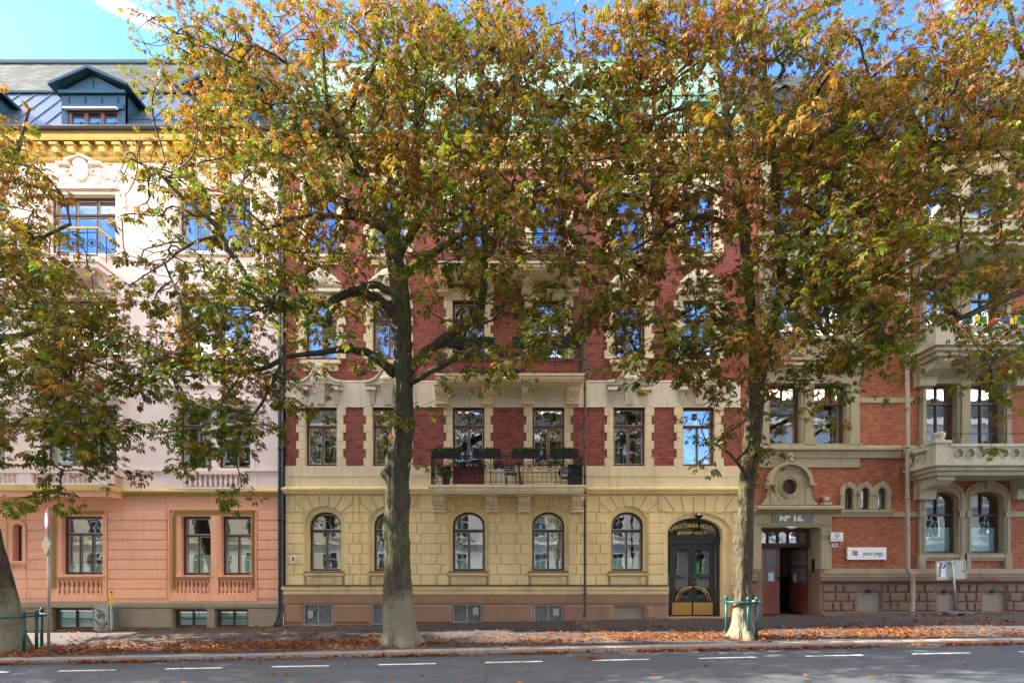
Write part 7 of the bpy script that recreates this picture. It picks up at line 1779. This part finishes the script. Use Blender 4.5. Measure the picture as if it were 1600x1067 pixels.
B0 = [(15, 300, 65, 80, 13.8, 2.2, .85), (20, 220, 60, 50, 13.8, 1.8, .5), (25, 400, 85, 70, 13.6, 2.2, 1.0), (95, 470, 80, 35, 13.2, 1.5, .8), (60, 520, 140, 65, 13.4, 2.2, 1.0), (50, 600, 110, 50, 13, 1.6, .8), (90, 650, 90, 45, 12.8, 1.3, .7), (30, 690, 70, 45, 12.8, 1.3, .7), (130, 700, 50, 45, 12.7, .9, .55),
      (170, 720, 30, 30, 12.7, .7, .4), (70, 760, 30, 40, 12.7, .6, .6), (15, 400, 60, 60, 14, 2, .9), (170, 560, 60, 50, 13, 1.3, .7), (60, 795, 22, 18, 12.7, .4, .5), (200, 660, 35, 25, 12.8, .6, .35), (-120, 400, 120, 200, 14.8, 3, .5), (-100, 180, 100, 100, 14.8, 2.6, .5), (15, 850, 10, 8, 14.2, .2, .1)]
x, y, z = gp(22, Y0t)
T0 = build_tree('chestnut_tree', 'leaning chestnut tree at the far left in front of the pink house, greener leaves', 'tree', (x, y, z), limbs0, B0, 1250, 4, conkers=10, flare=0.5, autumn=0.10, group='chestnut trees along the kerb')
# ================================================================ across the street (seen only as reflections in the windows)
def far_house(x0, x1, h, mat, label, seed):
    r = random.Random(seed); yf = -13.8
    t = thing('apartment_building', label, 'building', ((x0+x1)/2, yf, gz((x0+x1)/2)-0.2))
    base = gz(x0)-0.6; n = int((x1-x0)/2.6); lv = int(h/3.7); m_ = MB(); hs = []
    # facade faces +y: built as boxes between window openings
    wz = [(1.6+3.75*k, 3.6+3.75*k) for k in range(lv)]
    px = (x1-x0)/n
    zc = base
    for k, (a, b) in enumerate(wz+[(h, h)]):
        m_.box(x0, x1, yf-0.3, yf, zc, a if k < len(wz) else h)
        if k < len(wz):
            for i in range(n+1):
                xa = x0+px*i-(px/2-0.55 if i else 0); xb = x0+px*i+(px/2-0.55 if i < n else 0); m_.box(xa, xb, yf-0.3, yf, a, b)
            zc = b
    for k, (a, b) in enumerate(wz): m_.box(x0, x1, yf+0.001, yf+0.12, b+0.9, b+1.05)
    m_.box(x0, x1, yf+0.001, yf+0.6, h-0.6, h)
    m_.build('wall', mat, t)
    f = MB(); f.box(x0, x1, yf-4, yf-0.4, base, h-0.3); f.build('rooms', M['room'], t)
    g = MB()
    for (a, b) in wz:
        for i in range(n): cx = x0+px*(i+0.5); g.box(cx-0.06, cx+0.06, yf-0.25, yf-0.15, a, b); g.box(cx-0.6, cx+0.6, yf-0.25, yf-0.14, b-0.62, b-0.5); g.box(cx-0.62, cx+0.62, yf+0.0, yf+0.08, a-0.12, a)
    g.build('window_frames', M['white'], t)
    ro = MB(); ro.add([(x0, yf+0.5, h), (x1, yf+0.5, h), (x1, yf-3, h+3), (x0, yf-3, h+3), (x0, yf-10, h+2), (x1, yf-10, h+2)], [(0, 3, 2, 1) if False else (0, 1, 2, 3), (3, 2, 5, 4)]); ro.build('roof', M['slate'], t)
pal = [plaster('far_white_render', (0.82, 0.77, 0.66)), plaster('far_yellow_render', (0.72, 0.60, 0.34)), plaster('far_grey_render', (0.72, 0.68, 0.58))]
far_house(-80, -17, 16.5, pal[1], 'pale yellow apartment house across the street at left, seen only as a window reflection', 1)
far_house(-16.8, 12, 15.5, pal[0], 'white apartment house straight across the street, seen only as a window reflection', 2)
far_house(12.2, 80, 17, pal[2], 'light grey apartment house across the street at right, seen only as a window reflection', 3)
def far_tree(x, y, src, rz, sc, label):
    o = copy_tree(src)
    for c in [q for q in bpy.data.objects if q.parent == o and q.name.startswith('conker')]: bpy.data.objects.remove(c)
    o.location = (x, y, road_z(x, 0)); o.rotation_euler.z = rz; o.scale = (sc, sc, sc); o['label'] = label; o['group'] = 'trees across the street'
far_tree(-9.5, -7.0, T1, 2.4, 0.8, 'tree across the street opposite the pink house, seen only in window reflections')
far_tree(4.0, -7.2, T2, 1.2, 0.8, 'tree across the street opposite the brick house, seen only in window reflections')
far_tree(19.0, -7.0, T1, 0.5, 0.8, 'tree across the street opposite the right hand house, seen only in window reflections')

for k_, (x_, src_) in enumerate(((-22.6, T1), (-31.5, T2))):
    far_tree(x_, 14.8, src_, 1.9+k_, 1.0, ('chestnut tree next along the kerb beyond the left edge of the view', 'second chestnut tree along the kerb beyond the left edge of the view')[k_])
# ================================================================ sky, sun, camera
SUN_AZ = math.radians(AZ_DEG); SUN_EL = math.radians(EL_DEG)   # azimuth of the sun measured from -x towards +y
sd = Vector((-math.cos(SUN_AZ)*math.cos(SUN_EL), math.sin(SUN_AZ)*math.cos(SUN_EL), math.sin(SUN_EL)))
w = bpy.data.worlds.new('World'); scene.world = w; w.use_nodes = True; nt = w.node_tree; nt.nodes.clear()
out = nt.nodes.new('ShaderNodeOutputWorld'); bg = nt.nodes.new('ShaderNodeBackground'); sky = nt.nodes.new('ShaderNodeTexSky')
sky.sky_type = 'NISHITA'; sky.sun_disc = False; sky.sun_elevation = SUN_EL; sky.sun_rotation = math.atan2(sd.x, sd.y)
sky.air_density = 1.2; sky.dust_density = 0.4; sky.ozone_density = 2.5; sky.altitude = 50
tc = nt.nodes.new('ShaderNodeTexCoord')
mp = nt.nodes.new('ShaderNodeMapping'); mp.inputs['Scale'].default_value = (1.2, 1.2, 3.2); nt.links.new(tc.outputs['Generated'], mp.inputs[0])
cn = noise(nt, mp.outputs[0], 2.3, 7, 0.62, 0.4)
# southern cloud added to light facades and show in windows, mostly clear to north
sx = nd(nt, 'ShaderNodeSeparateXYZ'); nt.links.new(tc.outputs['Generated'], sx.inputs[0])
def smooth(src, a, b, t0=0.0, t1=1.0):
    m_ = nd(nt, 'ShaderNodeMapRange'); m_.interpolation_type = 'SMOOTHSTEP'; nt.links.new(src, m_.inputs[0])
    for i_, v_ in zip((1, 2, 3, 4), (a, b, t0, t1)): m_.inputs[i_].default_value = v_
    return m_.outputs[0]
def mth(op, a, b):
    n_ = nd(nt, 'ShaderNodeMath', operation=op)
    for i_, q_ in enumerate((a, b)):
        if hasattr(q_, 'links'): nt.links.new(q_, n_.inputs[i_])
        else: n_.inputs[i_].default_value = q_
    return n_.outputs[0]
south = smooth(sx.outputs[1], 0.15, -0.2)
low = smooth(sx.outputs[2], 0.42, 0.30); high = smooth(sx.outputs[2], 0.75, 0.9)
side = smooth(mth('ABSOLUTE', sx.outputs[0], 0), 0.62, 0.75)
msk = mth('MULTIPLY', south, mth('MAXIMUM', low, mth('MAXIMUM', high, side)))
fac = smooth(mth('ADD', cn, mth('MULTIPLY', msk, 0.30)), 0.62, 0.80, 0.0, 0.95)
hs_ = nd(nt, 'ShaderNodeHueSaturation'); hs_.inputs['Saturation'].default_value = SKY_SAT; nt.links.new(sky.outputs[0], hs_.inputs['Color'])
tn = mixc(nt, 1.0, hs_.outputs[0], (0.80, 0.80, 1.06), 'MULTIPLY'); c = mixc(nt, fac, tn, (19.5, 17.2, 13.8)); nt.links.new(c, bg.inputs[0]); bg.inputs[1].default_value = SKY_STR; nt.links.new(bg.outputs[0], out.inputs[0])
sl = bpy.data.lights.new('sun', 'SUN'); sl.energy = SUN_STR; sl.angle = math.radians(0.5); sl.color = (1.0, 0.93, 0.82)
so = bpy.data.objects.new('sun', sl); COL.objects.link(so); so.rotation_euler = sd.to_track_quat('Z', 'Y').to_euler(); so.location = (0, 0, 40)
cam = bpy.data.cameras.new('camera'); co = bpy.data.objects.new('camera', cam); COL.objects.link(co); scene.camera = co
co.location = (0, 0, CZ); co.rotation_euler = (PI/2, 0, 0)
cam.sensor_width = 36; cam.sensor_fit = 'HORIZONTAL'; cam.lens = F/1600*36; cam.shift_y = (HY-533.5)/1600; cam.clip_end = 2000; cam.clip_start = 0.1
scene.view_settings.view_transform = 'Standard'; scene.view_settings.look = 'None'; scene.view_settings.exposure = EXPO; scene.view_settings.gamma = 1
scene.render.resolution_x = 1024; scene.render.resolution_y = 682
scene.cycles.max_bounces = 8; scene.cycles.transparent_max_bounces = 12
